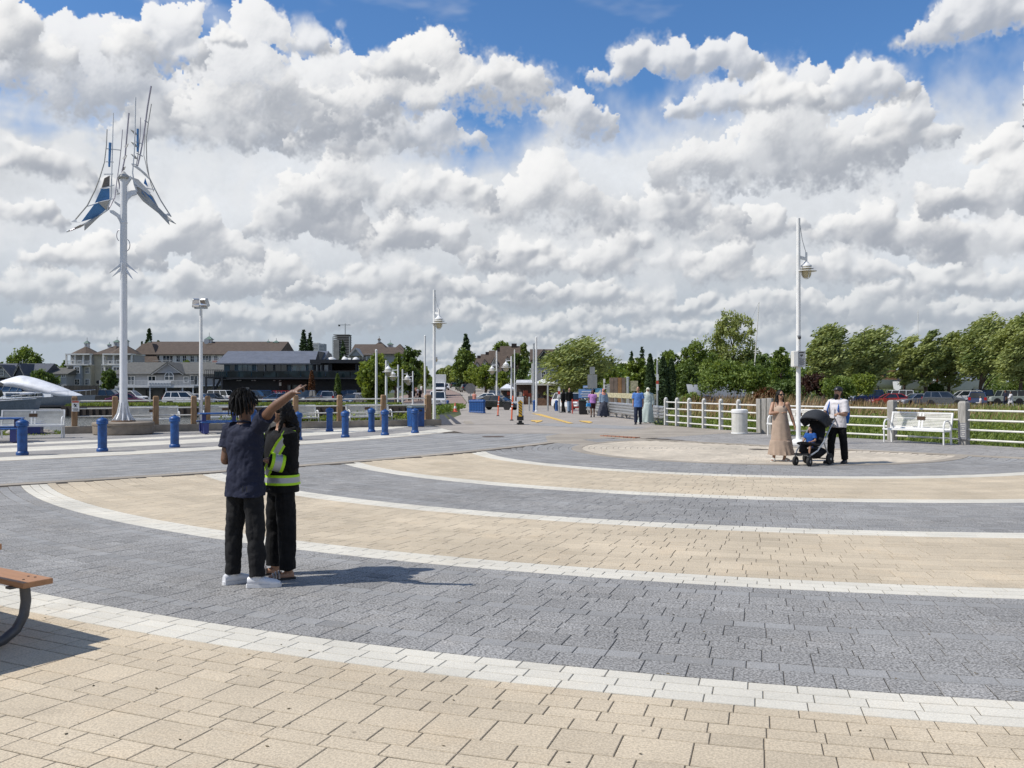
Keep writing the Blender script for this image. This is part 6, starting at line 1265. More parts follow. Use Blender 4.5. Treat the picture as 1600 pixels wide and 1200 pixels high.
# dark restaurant
r = Bd('restaurant', 'dark teal two-storey waterfront restaurant with a grey metal roof and glass balcony', 'restaurant', 130, 455, Z0)
r.wall(350, 492, 566, 590, M_TEAL, 10, .0, 'upper_wall'); r.wall(347, 568, 593, None, M_NIGHT, 10, .2, 'lower_wall'); r.wall(436, 480, 594, 627, M_BRICKD, .2, .05, 'brick_bay')
r.wall(340, 570, 590, 592.5, M_NIGHT, 12.2, -2.0, 'balcony_slab'); r.gable(346, 496, 566, 549.5, M_METR, 10, over=.6)
mb = MB(); mb.prism([(r.x(494), r.z(564)), (r.x(501), r.z(562)), (r.x(498.5), r.z(549))], -.6, 9, Matrix(((1, 0, 0, 0), (0, 0, 1, 0), (0, 1, 0, 0), (0, 0, 0, 1)))); mb.build('roof_end', M_NIGHT, r.t, world=False)
tealg = glass_mat('teal_glass', (.030, .085, .105), .08); smk = glass_mat('smoked_glass', (.012, .016, .018), .1)
for a, b, g_, f_ in ((358, 368, smk, M_TEAL), (371, 395, tealg, M_TEAL), (401, 414, smk, M_GREYS), (415, 428, smk, M_NIGHT), (429, 449, smk, M_NIGHT), (456, 478, tealg, M_GREYS), (481, 489, tealg, M_TEAL)):
    r.win(a, b, 569, 589, 0, max(1, int((b - a) / 8)), 1, f_, g_, .09)
r.wall(486, 570, 562, 567.5, M_NIGHT, 11, -.8, 'flat_roof'); r.wall(492, 560, 567.5, 590, M_BRICKD, 6, 3.5, 'recessed_wall')
for px in (491, 498, 504, 515, 518, 557, 563, 568): mb = MB(); mb.box((r.x(px), -.2, (r.z(567.5) + r.z(590)) / 2), (.22, .22, r.z(567.5) - r.z(590))); mb.build('steel_column', M_NIGHT, r.t, world=False)
palg = glass_mat('pale_glass', (.16, .19, .22), .1); r.win(492, 497.5, 569, 589, .1, 1, 1, M_NIGHT, palg); r.win(498.5, 503.5, 569, 589, .1, 1, 1, M_NIGHT, palg); r.win(505, 514, 569, 589, .1, 1, 1, M_NIGHT, palg); r.win(558, 562, 569, 589, .1, 1, 1, M_NIGHT, palg); r.win(564, 567, 569, 589, .1, 1, 1, M_NIGHT, palg)
r.railing(342, 570, 580, 590, -1.9, M_DARKM, 26, None); 
bg_ = glass_mat('balcony_glass', (.010, .020, .024), .10); bg_.node_tree.nodes['Principled BSDF'].inputs['Specular IOR Level'].default_value = .25
for a in range(342, 566, 19): r.wall(a + .6, a + 18.4, 580.8, 589.6, glass_mat('balcony_glass', (.008, .014, .016), .12), .02, -1.96, 'glass_panel')
for px, w in ((510, 17), (532, 12), (549.5, 12)):
    mb = MB(); k_ = r.k; mb.lathe([(w / 2 * k_, 0), (w / 2 * k_ * .9, .18), (w / 2 * k_ * .55, .38), (.1, .48)], 18, (r.x(px), 3.5, r.z(562))); mb.build('roof_dome', M_TRIM, r.t, True, False)
r.cupola(526, 553, 561, 6, 6, M_TRIM)
r.win(377, 389, 605, 615, .2, 1, 1, M_GREYS, palg); r.win(449, 455, 601, 618, .0, 1, 1, M_DARKM, palg); r.win(457, 472, 601, 618, .0, 2, 1, M_DARKM, smk)
for px in (372, 376, 395, 399, 429, 438): mb = MB(); mb.box((r.x(px), -.1, r.z(594.5)), (.28, .25, .16)); mb.build('wall_lamp', M_GREYS, r.t, world=False)
mb = MB(); mb.box((r.x(438), .0, r.z(600)), (.3, .15, .5)); mb.build('sconce', M_TRIM, r.t, world=False)
# black terrace with stairs left of it
tr = Bd('terrace_stair', 'black steel terrace and stair at the left end of the dark restaurant', 'terrace', 127, 334, Z0)
for px in (322, 334, 347): mb = MB(); mb.box((tr.x(px), 0, tr.z(590) / 2), (.22, .22, tr.z(590))); mb.build('post', M_NIGHT, tr.t, world=False)
tr.wall(320, 349, 589, 591, M_NIGHT, 3, 0, 'deck'); tr.railing(320, 349, 578, 589, -.02, M_NIGHT, 10)
for i in range(9): mb = MB(); mb.box((tr.x(324 + i * 2.2), 1.2, tr.z(625 - i * 3.8)), (.28, 1.2, .06)); mb.build('tread', M_NIGHT, tr.t, world=False)
mb = MB(); mb.beam((tr.x(323), .6, tr.z(627)), (tr.x(343), .6, tr.z(592)), .08, .3, (0, 0, 1)); mb.build('stringer', M_NIGHT, tr.t, world=False)
# hotel wing right of the restaurant
w2 = Bd('hotel_wing', 'brown-roofed hotel wing with two cupolas behind the bushy tree', 'building', 188, 590, Z0)
w2.wall(548, 632, 553, None, M_BLUEG, 14); w2.gable(548, 580, 553.5, 538.5, M_SHING, 14); w2.pyramid(565, 608, 553, 532, M_SHING, 13, .5, .06); w2.pyramid(590, 632, 553, 541.5, M_SHING, 12, -.8, .35); w2.pyramid(606, 630, 552, 535, M_SHING, 9, 3, .04)
w2.front_gable(548, 566, 556, 545, M_BLUEG, M_BLUEG, 5, -.8); w2.win(561, 573, 555.5, 563, 0, 2, 2); w2.win(550, 556, 558, 565, 0, 2, 2); w2.win(578, 588, 556, 565, 0, 2, 2)
w2.cupola(604, 531, 542, 10, 6); w2.cupola(586, 524, 533, 5, 6, M_SHING)
# grey houses at the far left
g1 = Bd('grey_house', 'dark grey house with a dormer gable and white window at the far left edge', 'house', 165, 30, Z0)
M_SLATE = mat('slate_roof', (.075, .082, .10), .85, var=.15, bump=.5, bscale=4)
g1.wall(-30, 62, 592, None, M_BLUEG, 10); g1.gable(-30, 60, 592, 568.5, M_SLATE, 10, over=.4); g1.front_gable(-8, 22, 590, 571, M_SLATE, M_GREYS, 4, -.8); g1.win(1.5, 10.5, 577.5, 588, -.85, 2, 2); g1.front_gable(24, 40, 590, 569, M_SLATE, M_SLATE, 5, -.3)
g2 = Bd('low_house', 'low grey roofed house between the boats and the cream turret wing', 'house', 168, 84, Z0); g2.wall(62, 104, 583, None, M_GREYS, 8); g2.gable(60, 104, 583, 575, M_SHGRY, 8); g2.win(96, 103, 583.5, 590, -.02, 2, 1); g2.win(70, 80, 588, 596, -.02, 2, 1)
bf = Bd('board_fence', 'dark board fence below the cream turret wing beyond the boats', 'fence', 150, 128, Z0)
for i in range(48): mb = MB(); mb.box((bf.x(100 + i * 1.16), rnd.uniform(-.01, .01), bf.z(602.5) / 2), (.115, .03, bf.z(602.5))); mb.build('board', mat('dark_board', (.055, .05, .045), .85, var=.2, rand=.2), bf.t, world=False)
# towers on the skyline
tc = Bd('unfinished_tower', 'concrete apartment tower under construction on the skyline', 'tower', 700, 533, 4)
for i in range(14): z = tc.z(558) + (tc.z(523) - tc.z(558)) * i / 13; mb = MB(); mb.box((0, 6, z), (12.0, 12.0, .5)); mb.build('floor_slab', M_CONCT, tc.t, world=False)
mb = MB(); mb.box((1.2, 6.2, (tc.z(558) + tc.z(523)) / 2), (8.8, 10, tc.z(523) - tc.z(558))); mb.build('core', mat('tower_dark', (.05, .052, .056), .8), tc.t, world=False); mb = MB(); mb.box((-3.6, .1, tc.z(545) - 3), (4.2, 1, 20)); mb.build('clad_face', M_CONCT, tc.t, world=False)
for x in (-6.3, 6.3): mb = MB(); mb.box((x, 0, (tc.z(558) + tc.z(526)) / 2), (.5, .5, tc.z(526) - tc.z(558))); mb.build('hoist_rail', M_STEEL, tc.t, world=False)
cr = Bd('tower_crane', 'thin tower crane standing above the unfinished tower', 'crane', 706, 536.5, 4)
mb = MB(); mb.box((0, 8, cr.z(514)), (.7, .7, cr.z(505) - cr.z(524))); mb.build('mast', M_STEEL, cr.t, world=False); mb = MB(); mb.box((cr.x(535), 8, cr.z(506.6)), (9.6, .6, .5)); mb.build('jib', M_STEEL, cr.t, world=False); mb = MB(); mb.box((cr.x(527), 8, cr.z(507.6)), (1.4, .8, 1.2)); mb.build('counterweight', M_DARKM, cr.t, world=False)
cd = Bd('condo_tower', 'pale blue glazed apartment block on the skyline right of the tall conifers', 'tower', 760, 497, 4)
for x0, x1, yt, m in ((488, 498, 535.5, M_PALE), (498, 506.5, 537, M_BLUEG)):
    cd.wall(x0, x1, yt, 575, m, 10)
    for i in range(8): y = yt + 1.2 + i * 2.3; cd.win(x0 + .8, x1 - .8, y, y + 1.5, 0, 4, 1, m, MATS['bridge_glass'], .15)
# brown town houses along the right of the road
for i, (x0, x1, ye, yr, Y, lb) in enumerate(((741, 753, 574, 559, 262, 'farthest narrow brown town house in the row right of the road'), (752, 767, 572, 553.5, 240, 'second brown town house in the row right of the road'), (765, 786, 573, 548, 216, 'third brown town house in the row, rising behind the street tree'), (783, 811, 578, 541, 190, 'nearest and tallest brown town house in the row beside the white tents'))):
    b = Bd('town_house', lb, 'house', Y, (x0 + x1) / 2, gz(Y)); b.wall(x0, x1, ye, None, (M_CREAM, M_GREYS)[i % 2], 11); b.gable(x0, x1, ye, yr, M_SHING, 11, over=.3)
    b.front_gable(lerp(x0, x1, .1), lerp(x0, x1, .62), ye, lerp(ye, yr, .55), M_SHING, M_CREAM, 4, -.7); q = (x1 - x0) / 6
    for k_ in range(3): b.win(x0 + q * (.4 + 2 * k_), x0 + q * (1.5 + 2 * k_), ye + 4, ye + 11, 0, 2, 2); b.win(x0 + q * (.4 + 2 * k_), x0 + q * (1.5 + 2 * k_), ye + 15, ye + 22, 0, 2, 2)
    b.win(lerp(x0, x1, .28), lerp(x0, x1, .44), ye - 5, ye - .5, -.75, 2, 2); mb = MB(); mb.box((b.x(x1) - 1.0, 5.5, b.z(yr)), (1.1, .8, 1.6)); mb.build('chimney', M_BRICKD, b.t, world=False)
b = Bd('gabled_house', 'grey house with a dark gable behind the white pole and the poplar', 'house', 168, 850, gz(168)); b.wall(832, 872, 561, None, M_GREYS, 9); b.gable(832, 872, 561, 546, M_SHING, 9); b.front_gable(841, 858, 561, 547, M_BRICKD, M_DARKM, 4, -.8); b.win(846, 853, 566, 574, 0, 2, 2); b.win(846, 853, 580, 590, 0, 2, 2)
# market tents and stalls
for x0, x1, y0, y1, Y, lb in ((834, 874, 590.5, 599, 112, 'large white market tent with a peaked canopy left of the poplar'), (806, 832, 593.5, 598, 118, 'flat pale canopy stall left of the tall white pole'), (781, 804, 600, 607, 124, 'white canopy stall behind the black sedan')):
    b = Bd('market_tent', lb, 'tent', Y, (x0 + x1) / 2, gz(Y)); W_ = b.x(x1) - b.x(x0); mb = MB(); mb.box((0, 2, (b.z(y0) + b.z(y1)) / 2), (W_, 4, b.z(y0) - b.z(y1)), taper=.12 if y1 - y0 > 6 else .9); mb.build('canopy', M_WRAP, b.t, world=False); mb = MB(); mb.box((0, 2, b.z(y1) - .12), (W_ * .99, 3.96, .24)); mb.build('valance', M_WHITE2, b.t, world=False)
    for sx in (-1, 1):
        for yy in (.08, 3.9): mb = MB(); mb.box((sx * W_ * .48, yy, b.z(y1) / 2), (.07, .07, b.z(y1))); mb.build('tent_pole', M_STEEL, b.t, world=False)
    mb = MB(); mb.box((0, 1.2, .45), (W_ * .8, .8, .9)); mb.build('counter', mat('brown_counter', (.16, .09, .055), .8, var=.3), b.t, world=False); mb = MB(); mb.box((0, 3.7, b.z(y1) / 2), (W_ * .9, .06, b.z(y1) * .95)); mb.build('back_sheet', mat('dim_canvas', (.085, .06, .05), .9, var=.3), b.t, world=False)
    for i in range(12): mb = MB(); mb.box((rnd.uniform(-.42, .42) * W_, rnd.uniform(.6, 2.4), rnd.uniform(.5, 1.5)), (rnd.uniform(.25, .6), .4, rnd.uniform(.25, .7)), rnd.uniform(-.3, .3)); mb.build('goods', (M_WHITE2, M_BRICKD, M_BLUEG, MATS['sign_red'], M_CREAM, M_BLACK)[i % 6], b.t, world=False)
b = Bd('kiosk', 'small red-brown kiosk with a white front between the tents', 'kiosk', 126, 818, gz(126)); b.wall(808, 830, 599, None, mat('kiosk_brown', (.20, .09, .06), .8, var=.2), 3); b.win(815, 821, 601, 608, 0, 1, 1); b.wall(806, 832, 597.5, 599, M_GREYS, 3.6, -.5, 'roof')
b = Bd('white_boat_shed', 'pale grey shed with a sloped roof behind the trees at the far right', 'shed', 165, 1500, -.6); b.wall(1474, 1520, 588, None, M_PALE, 8); b.gable(1474, 1520, 588, 573, mat('pale_roof', (.42, .43, .44), .7), 8); b.win(1480, 1488, 591, 599, 0, 2, 2); b.win(1500, 1512, 591, 606, 0, 2, 1, M_DARKM)
b = Bd('yellow_hut', 'small yellow hut behind the shrubs right of the lamp post', 'hut', 150, 1365, -.6); b.wall(1354, 1373, 585, None, mat('yellow_paint', (.45, .36, .12), .7, var=.1), 4); b.gable(1354, 1373, 585, 580, M_BLUEG, 4); b.win(1360, 1366, 589, 595, 0, 2, 1)
b = Bd('far_white_fence', 'short white picket fence far behind the timber barrier', 'fence', 120, 957, -.5)
for i in range(26): mb = MB(); mb.box((b.x(948 + i * .9), 0, b.z(600) / 2), (.05, .03, b.z(600))); mb.build('picket', M_TRIM, b.t, world=False)
for y in (602, 607): mb = MB(); mb.box((0, .03, b.z(y)), (b.x(972) - b.x(946), .03, .08)); mb.build('rail', M_TRIM, b.t, world=False)
# ------------------------------------------------------------------ trees
def crown(seed, w, h, leaf, n, style='round', lean=0.0, gaps=.25, dep=None):
    """leaf quads in clumps over an uneven crown; base of the crown at z = 0"""
    g = np.random.default_rng(seed); dep = dep or w; C = []; T = []; A = []
    if style == 'cone':
        m = max(14, int(h * 2.6)); per = n // m
        for i in range(m):
            q = (i + g.uniform(0, .6)) / m; r = w * .72 * (1 - q) ** .85 * g.uniform(.75, 1.12) + .12; k = max(12, int(per * (1.8 * (1 - q) + .2))); a = g.uniform(0, 2 * math.pi, k)
            lob = 1 + .25 * np.cos(a * 5 + g.uniform(0, 6)); rr = r * np.sqrt(g.uniform(.05, 1, k)) * lob; C.append(np.c_[rr * np.cos(a), rr * np.sin(a), q * h - rr * .32 + g.normal(0, .1, k)]); T.append(g.uniform(.2, .8) + g.normal(0, .18, k))
    elif style == 'column':
        k = n; q = g.uniform(0, 1, k); a = g.uniform(0, 2 * math.pi, k); r = w / 2 * np.minimum(1, (1 - q) ** .5 * 1.5) * np.sqrt(g.uniform(.35, 1, k)) * (1 + .12 * np.cos(a * 3 + q * 9)); C.append(np.c_[r * np.cos(a), r * np.sin(a), q * h]); T.append(.5 + .25 * np.cos(a * 4 + q * 11) + g.normal(0, .2, k))
    else:
        m = {'round': 46, 'airy': 60, 'wind': 64, 'bush': 70}[style]; per = n // m
        for i in range(m):
            d = g.normal(size=3); d /= np.linalg.norm(d); 
            if style == 'bush' and d[2] < -.2: d[2] *= -1
            rad = g.uniform(.35, 1.0) ** .5 * g.uniform(.82, 1.08); c = d * rad * np.array((w / 2 * .80, dep / 2 * .80, h / 2 * .82)); c[2] += h / 2
            if style in ('round', 'airy', 'wind'): c[:2] *= 1.0 - .38 * max(0, c[2] / h - .55) * 2
            c[0] += lean * c[2]
            cr_ = w * g.uniform(.095, .165) * (.72 if style == 'airy' else 1.12 if style == 'wind' else 1.0); k = int(per * g.uniform(.6, 1.4)); p = g.normal(size=(k, 3)); p /= np.linalg.norm(p, axis=1)[:, None]; p *= (cr_ * g.uniform(.35, 1.1, k))[:, None]
            if style == 'wind': p[:, 0] *= 1.8; p[:, 2] = p[:, 2] * .75 + p[:, 0] * .35
            elif style == 'bush': p[:, 2] *= .8
            C.append(c + p); T.append(g.normal(.5, .16) + g.normal(0, .17, k))
    C = np.concatenate(C); T = np.clip(np.concatenate(T), 0, 1); C[:, 2] = np.maximum(C[:, 2], .02)
    V = leafquads(C, leaf, g, 0, .55)
    if style == 'wind':
        k = len(C); u = np.c_[g.uniform(.7, 1.2, k), g.normal(0, .35, k), g.normal(.42, .3, k)]; u /= np.linalg.norm(u, axis=1)[:, None]; w_ = g.normal(size=(k, 3)); v = np.cross(u, w_); v /= np.linalg.norm(v, axis=1)[:, None]; s = (leaf * g.uniform(.6, 1.4, k))[:, None]
        V = np.stack([C - u * s * 1.15, C + v * s * .42, C + u * s * 1.15, C - v * s * .42], 1)
    return V, T
TN = [0]
def tree(name, label, px, Y, top, wpx, base=None, style='round', m=None, leaf=None, n=3600, lean=0.0, trunk=.22, zb=None, group=None, cb=.22, cat='tree'):
    """top, base: pixel rows of the crown's top and of the ground; cb: bare fraction under the crown"""
    TN[0] += 1; k = Y / F_PX; zb = zb if zb is not None else (gz(Y) if abs((px - 800) * k) < 14 else lotz(Y) if Y < 131 else max(-.65, gz(Y) * .5))
    zb -= .05; H = CAMH + (HY - top) * k - zb; w = wpx * k; t = thing(name, label, cat, ((px - 800) * k, Y, zb), 0, group)
    g = random.Random(TN[0]); hb = H * cb; leaf = leaf or max(.10, .0016 * Y)
    V, T = crown(100 + TN[0], w, H - hb, leaf, n, style, lean); V[:, :, 2] += hb
    quads('crown', V, m or L_MID, t, T)
    if style != 'bush' or cb > .05:
        r = max(.08, trunk); mb = MB(); top_ = Vector((lean * (H - hb) * .5, 0, hb + (H - hb) * .6))
        mb.tube([(0, 0, -.1), (g.uniform(-.08, .08), 0, hb * .5), (lean * .2, 0, hb), top_ * .8, top_], [r * 1.25, r, r * .85, r * .45, r * .12], 9); mb.build('trunk', M_BARK, t, True, False)
        if style in ('round', 'airy', 'wind'):
            mb = MB()
            for i in range(9 if style == 'airy' else 6):
                a = g.uniform(0, 6.28); z0 = lerp(hb * .75, hb + (H - hb) * .45, g.random()); L_ = w * g.uniform(.28, .44); e = Vector((math.cos(a) * L_ + lean * L_, math.sin(a) * L_, z0 + L_ * g.uniform(.7, 1.3))); s = Vector((lean * z0 * .3, 0, z0)); md = s.lerp(e, .5) + Vector((0, 0, .12 * L_))
                mb.tube([s, md, e], [r * .45, r * .28, r * .07], 6)
            mb.build('limbs', M_BARK, t, True, False)
    return t
TR = tree
TR('broadleaf_tree', 'pale green rounded tree above the grey house at the far left', 40, 240, 537, 62, m=L_MID, cb=.12); TR('broadleaf_tree', 'low dark green tree between the far-left roofs and the cream turrets', 82, 210, 574, 46, m=L_DARK, cb=.1)
TR('garden_shrub', 'bushy green shrub showing above the white shrink wrap of the cruiser', 66, 140, 577, 56, m=L_DARK, style='bush', cb=0, cat='shrub'); TR('broadleaf_tree', 'tiny far tree left of the first turret roof', 101, 260, 556, 12, m=L_MID, cb=.1, n=800)
TR('broadleaf_tree', 'small dense round tree left of the sculpture mast in front of the clubhouse', 171, 132, 576, 30, m=L_DARK, cb=.25, n=3000); TR('conifer', 'dark spruce rising behind the hotel roof left of the floodlight', 233, 240, 513, 21, m=L_CONE, style='cone', cb=.1)
for px, tp, lb in ((222, 534, 'small'), (247, 531, 'smaller')): TR('conifer', 'tiny conifer tip peeping over the hotel ridge, ' + ('left of the spruce' if px < 230 else 'right of the spruce'), px, 245, tp, 6, m=L_CONE, style='cone', cb=.1, n=700)
TR('garden_shrub', 'green shrub in front of the hotel balconies above the clubhouse roof', 293, 150, 556, 26, m=L_MID, cb=.2, cat='shrub', n=2000)
TR('conifer', 'tall left spruce of the pair above the dark restaurant', 474.5, 215, 515, 21, m=L_CONE, style='cone', cb=.05); TR('conifer', 'right spruce of the pair above the dark restaurant', 484, 222, 520, 19, m=L_CONE, style='cone', cb=.05); TR('broadleaf_tree', 'low tree touching the hotel roof end left of the spruces', 459, 230, 543, 16, m=L_MID, cb=.1, n=1200)
TR('maroon_tree', 'dark maroon tree behind the restaurant roof domes', 514, 165, 548, 34, m=L_RED, cb=.2, n=2600); TR('conifer', 'slim conifer in front of the unfinished tower', 536, 210, 531, 14, m=L_CONE, style='cone', cb=.05, n=1800); TR('broadleaf_tree', 'light green tree at the foot of the unfinished tower', 541, 170, 551, 18, m=L_LIGHT, cb=.2, n=1600)
TR('cypress', 'rust brown columnar cypress behind the pointing hand', 487, 125.5, 579, 10, m=L_RUST, style='column', cb=.03, n=2600, leaf=.12); TR('cypress', 'green columnar cypress between the parked cars and the dark wall', 527.5, 126, 584, 10, m=L_DARK, style='column', cb=.03, n=2600, leaf=.12)
TR('broadleaf_tree', 'large bright bushy tree between the restaurant and the lamp posts', 588, 104, 549, 62, m=L_LIGHT, cb=.08, n=6500, leaf=.26); TR('broadleaf_tree', 'mid green tree just right of the large bushy tree', 618, 130, 546, 44, m=L_LIGHT, cb=.1, n=4200); TR('broadleaf_tree', 'tall dark tree left of the plain white pole', 642, 150, 529, 38, m=L_DARK, cb=.1, n=4200)
TR('broadleaf_tree', 'dark low trees left of the hill road, foremost one', 640, 135, 566, 40, m=L_DARK, cb=.1, n=3400); TR('broadleaf_tree', 'small light green tree by the box truck', 661, 175, 566, 24, m=L_LIGHT, cb=.1, n=1800)
TR('broadleaf_tree', 'hazy grey-green tree at the top of the hill road', 703, 380, 570, 36, m=L_WILLOW, cb=.1, n=2600, zb=2.0); TR('broadleaf_tree', 'dark tree closing the far end of the hill road on its left', 688, 420, 576, 20, m=L_DARK, cb=.1, n=1500, zb=2.5)
TR('conifer', 'tall spruce standing in the broad tree right of the hill road', 728, 215, 521, 26, m=L_CONE, style='cone', cb=.1); TR('broadleaf_tree', 'broad tree around the tall spruce right of the hill road', 727, 205, 541, 46, m=L_MID, cb=.12, n=3800)
for px, Y, tp, w, lb in ((714, 250, 573, 26, 'farthest street tree on the right of the hill road'), (727, 220, 571, 30, 'street tree below the tall spruce'), (741, 175, 569, 34, 'street tree in front of the first town houses'), (759, 140, 568, 48, 'nearest and fullest street tree, over the black sedan'), (785, 138, 576, 22, 'narrow street tree right of the fullest street tree')):
    TR('street_tree', lb, px, Y, tp, w, m=L_LIGHT, cb=.30, n=3400, group='street trees right of the road')
TR('broadleaf_tree', 'bright tree crown behind the tallest brown town house', 783, 300, 526, 42, m=L_MID, cb=.1, n=3000, zb=1); TR('broadleaf_tree', 'pale hazy tree crown left of the tall white pole', 818, 310, 528, 26, m=L_WILLOW, cb=.1, n=2000, zb=1); TR('broadleaf_tree', 'dark dense tree beside the tallest brown town house', 808, 165, 544, 40, m=L_DARK, cb=.12, n=4200)
TR('poplar', 'big silvery windblown poplar in the centre right', 893, 112, 522, 104, m=L_WILLOW, style='wind', cb=.14, n=9500, leaf=.20, lean=.10, trunk=.35); TR('broadleaf_tree', 'lower green tree right behind the big poplar', 925, 122, 560, 44, m=L_MID, cb=.1, n=3400)
for px, Y, tp, w, m, st, lb in ((956, 190, 557, 12, L_CONE, 'cone', 'small conifer top right of the big poplar'), (987, 230, 548, 12, L_CONE, 'cone', 'left one of two conifer tips above the light green wood'), (1003, 220, 541, 14, L_CONE, 'cone', 'right one of two conifer tips above the light green wood'),
    (972, 160, 560, 40, L_MID, 'round', 'green tree behind the brown pile cluster'), (995, 135, 552, 46, L_LIGHT, 'round', 'yellow-green tree left of the dark columnar cedars'), (955, 128, 572, 36, L_LIGHT, 'round', 'low yellow-green tree above the timber barrier'), (1046, 160, 539, 52, L_MID, 'round', 'rounded tree behind the dark columnar cedars'),
    (1085, 150, 520, 56, L_MID, 'round', 'tree left of the tall airy tree'), (1146, 150, 473, 96, L_WILLOW, 'airy', 'tall airy tree with open branches behind the large bush'), (1075, 118, 560, 52, L_DARK, 'round', 'dark low tree above the white boat bow'), (1110, 130, 545, 50, L_MID, 'round', 'mid green tree below the airy tree'), (1190, 138, 548, 42, L_DARK, 'round', 'dark tree right of the leaning sailboat mast'),
    (1220, 134, 536, 40, L_MID, 'round', 'green tree just left of the right-hand lamp post')):
    TR('conifer' if st == 'cone' else 'broadleaf_tree', lb, px, Y, tp, w, m=m, style=st, cb=.1 if st != 'airy' else .2, n=6500 if st == 'airy' else 1200 if st == 'cone' else 3600, zb=-.6, trunk=.3 if st == 'airy' else .22)
for px, tp, w, lb in ((1016, 553, 15, 'left slim dark cedar beside the marker post'), (1036, 558, 20, 'middle dark cedar, the widest of the three'), (1049, 561, 15, 'right dark cedar next to the first railing post')): TR('columnar_cedar', lb, px, 66, tp, w, m=L_CONE, style='column', cb=.02, n=4200, leaf=.10, zb=-.4, group='dark columnar cedars')
TR('large_bush', 'large dense rounded bush in front of the airy tree behind the litter can', 1146, 74, 559, 128, m=L_MID, style='bush', cb=0, n=9500, leaf=.13, zb=-.6, cat='bush')
for px, Y, tp, w, m, lb in ((1225, 82, 590, 70, L_DARK, 'dark shrub left of the right-hand lamp post'), (1270, 86, 578, 50, L_RED, 'reddish shrub right behind the right-hand lamp post'), (1310, 84, 584, 64, L_MID, 'green shrub above the man with the stroller'), (1345, 90, 578, 56, L_LIGHT, 'yellow-green shrub left of the red car'), (1195, 78, 604, 50, L_RUST, 'brownish shrub behind the woman in the dress'), (1080, 72, 612, 40, L_MID, 'low shrub behind the first railing posts'), (1462, 126, 596, 30, L_DARK, 'dark hedge between trunks behind the grey sport utility'), (1590, 128, 592, 40, L_MID, 'shrub behind the sage off-roader')):
    TR('shrub', lb, px, Y, tp, w, m=m, style='bush', cb=0, n=3600, leaf=.13, zb=-.6, cat='shrub')
for px, Y, tp, w, n, ln, lb in ((1286, 118, 495, 66, 6800, .10, 'first windblown tree right of the lamp post, swept to the right'), (1352, 122, 497, 80, 7600, .08, 'second windblown tree, broad, left of the thin sailboat mast'), (1412, 126, 516, 50, 4800, .08, 'third windblown tree, lower, just left of the thin mast'), (1446, 124, 505, 44, 4600, .08, 'fourth windblown tree, reddish-topped, right of the thin mast'),
    (1482, 126, 506, 50, 4800, .08, 'fifth windblown tree, behind the grey sport utility'), (1531, 122, 483, 86, 8200, .12, 'tall windblown tree second from the right edge'), (1594, 112, 470, 92, 8200, .10, 'windblown tree cut by the right edge')):
    TR('windblown_tree', lb, px, Y, tp, w, m=L_WILLOW, style='wind', cb=.15, n=int(n * 1.35), leaf=.21, lean=ln, zb=-.62, trunk=.26, group='windblown trees behind the right car park')
TR('broadleaf_tree', 'dark tree between the first two windblown trees', 1318, 150, 540, 40, m=L_DARK, cb=.1, n=2600, zb=-.6); TR('conifer', 'blue-dark conifer behind the second windblown tree', 1312, 140, 530, 20, m=L_CONE, style='cone', cb=.05, n=1800, zb=-.6)
# far-off woods that close the horizon
g = np.random.default_rng(77); n = 16000; x = g.uniform(-900, 900, n); y = g.uniform(430, 470, n); top = 8.5 + 2.2 * np.sin(x * .021) + 1.6 * np.sin(x * .067 + 1) + 1.0 * np.sin(x * .19); z = 1.5 + g.uniform(0, 1, n) ** .7 * top
quads('far_woods', leafquads(np.c_[x, y, z], 1.5, g, 0, .7), L_DARK, tint=np.clip(g.normal(.5, .2, n), 0, 1), kind='stuff')
g = np.random.default_rng(78); n = 16000; x = g.uniform(12, 130, n); y = g.uniform(148, 165, n); top = 7.0 + 1.2 * np.sin(x * .21) + .8 * np.sin(x * .6); z = -.6 + g.uniform(0, 1, n) ** .7 * top
quads('understorey_hedge', leafquads(np.c_[x, y, z], .32, g, 0, .7), L_MID, tint=np.clip(g.normal(.5, .2, n), 0, 1), kind='stuff')
g = np.random.default_rng(79); n = 2600; x = np.r_[g.uniform(-15.5, -8.6, n // 2), g.uniform(-6, -4.6, n - n // 2)]; y = np.r_[g.uniform(93, 96, n // 2), g.uniform(60, 92, n - n // 2)]; z = np.where(y > 92, -.6, -.02 - .012 * (y - 60)) + g.uniform(0, 1, n) * .42
quads('verge_planting', leafquads(np.c_[x, y, z], .12, g, 0, .7), L_MID, tint=np.clip(g.normal(.5, .2, n), 0, 1), kind='stuff')
g = np.random.default_rng(80); n = 2600; t_ = g.uniform(0, 1, n); x = -12.0 + t_ * 8.2 + g.normal(0, .2, n); y = 38.0 + t_ * 4.7 + g.uniform(.1, .8, n); z = g.uniform(0, .3, n) + .1 + .3 * (g.uniform(0, 1, n) ** 3)
quads('kerb_planting', leafquads(np.c_[x, y, z], .055, g, 0, .7), L_LIGHT, tint=np.clip(g.normal(.5, .25, n), 0, 1), kind='stuff')
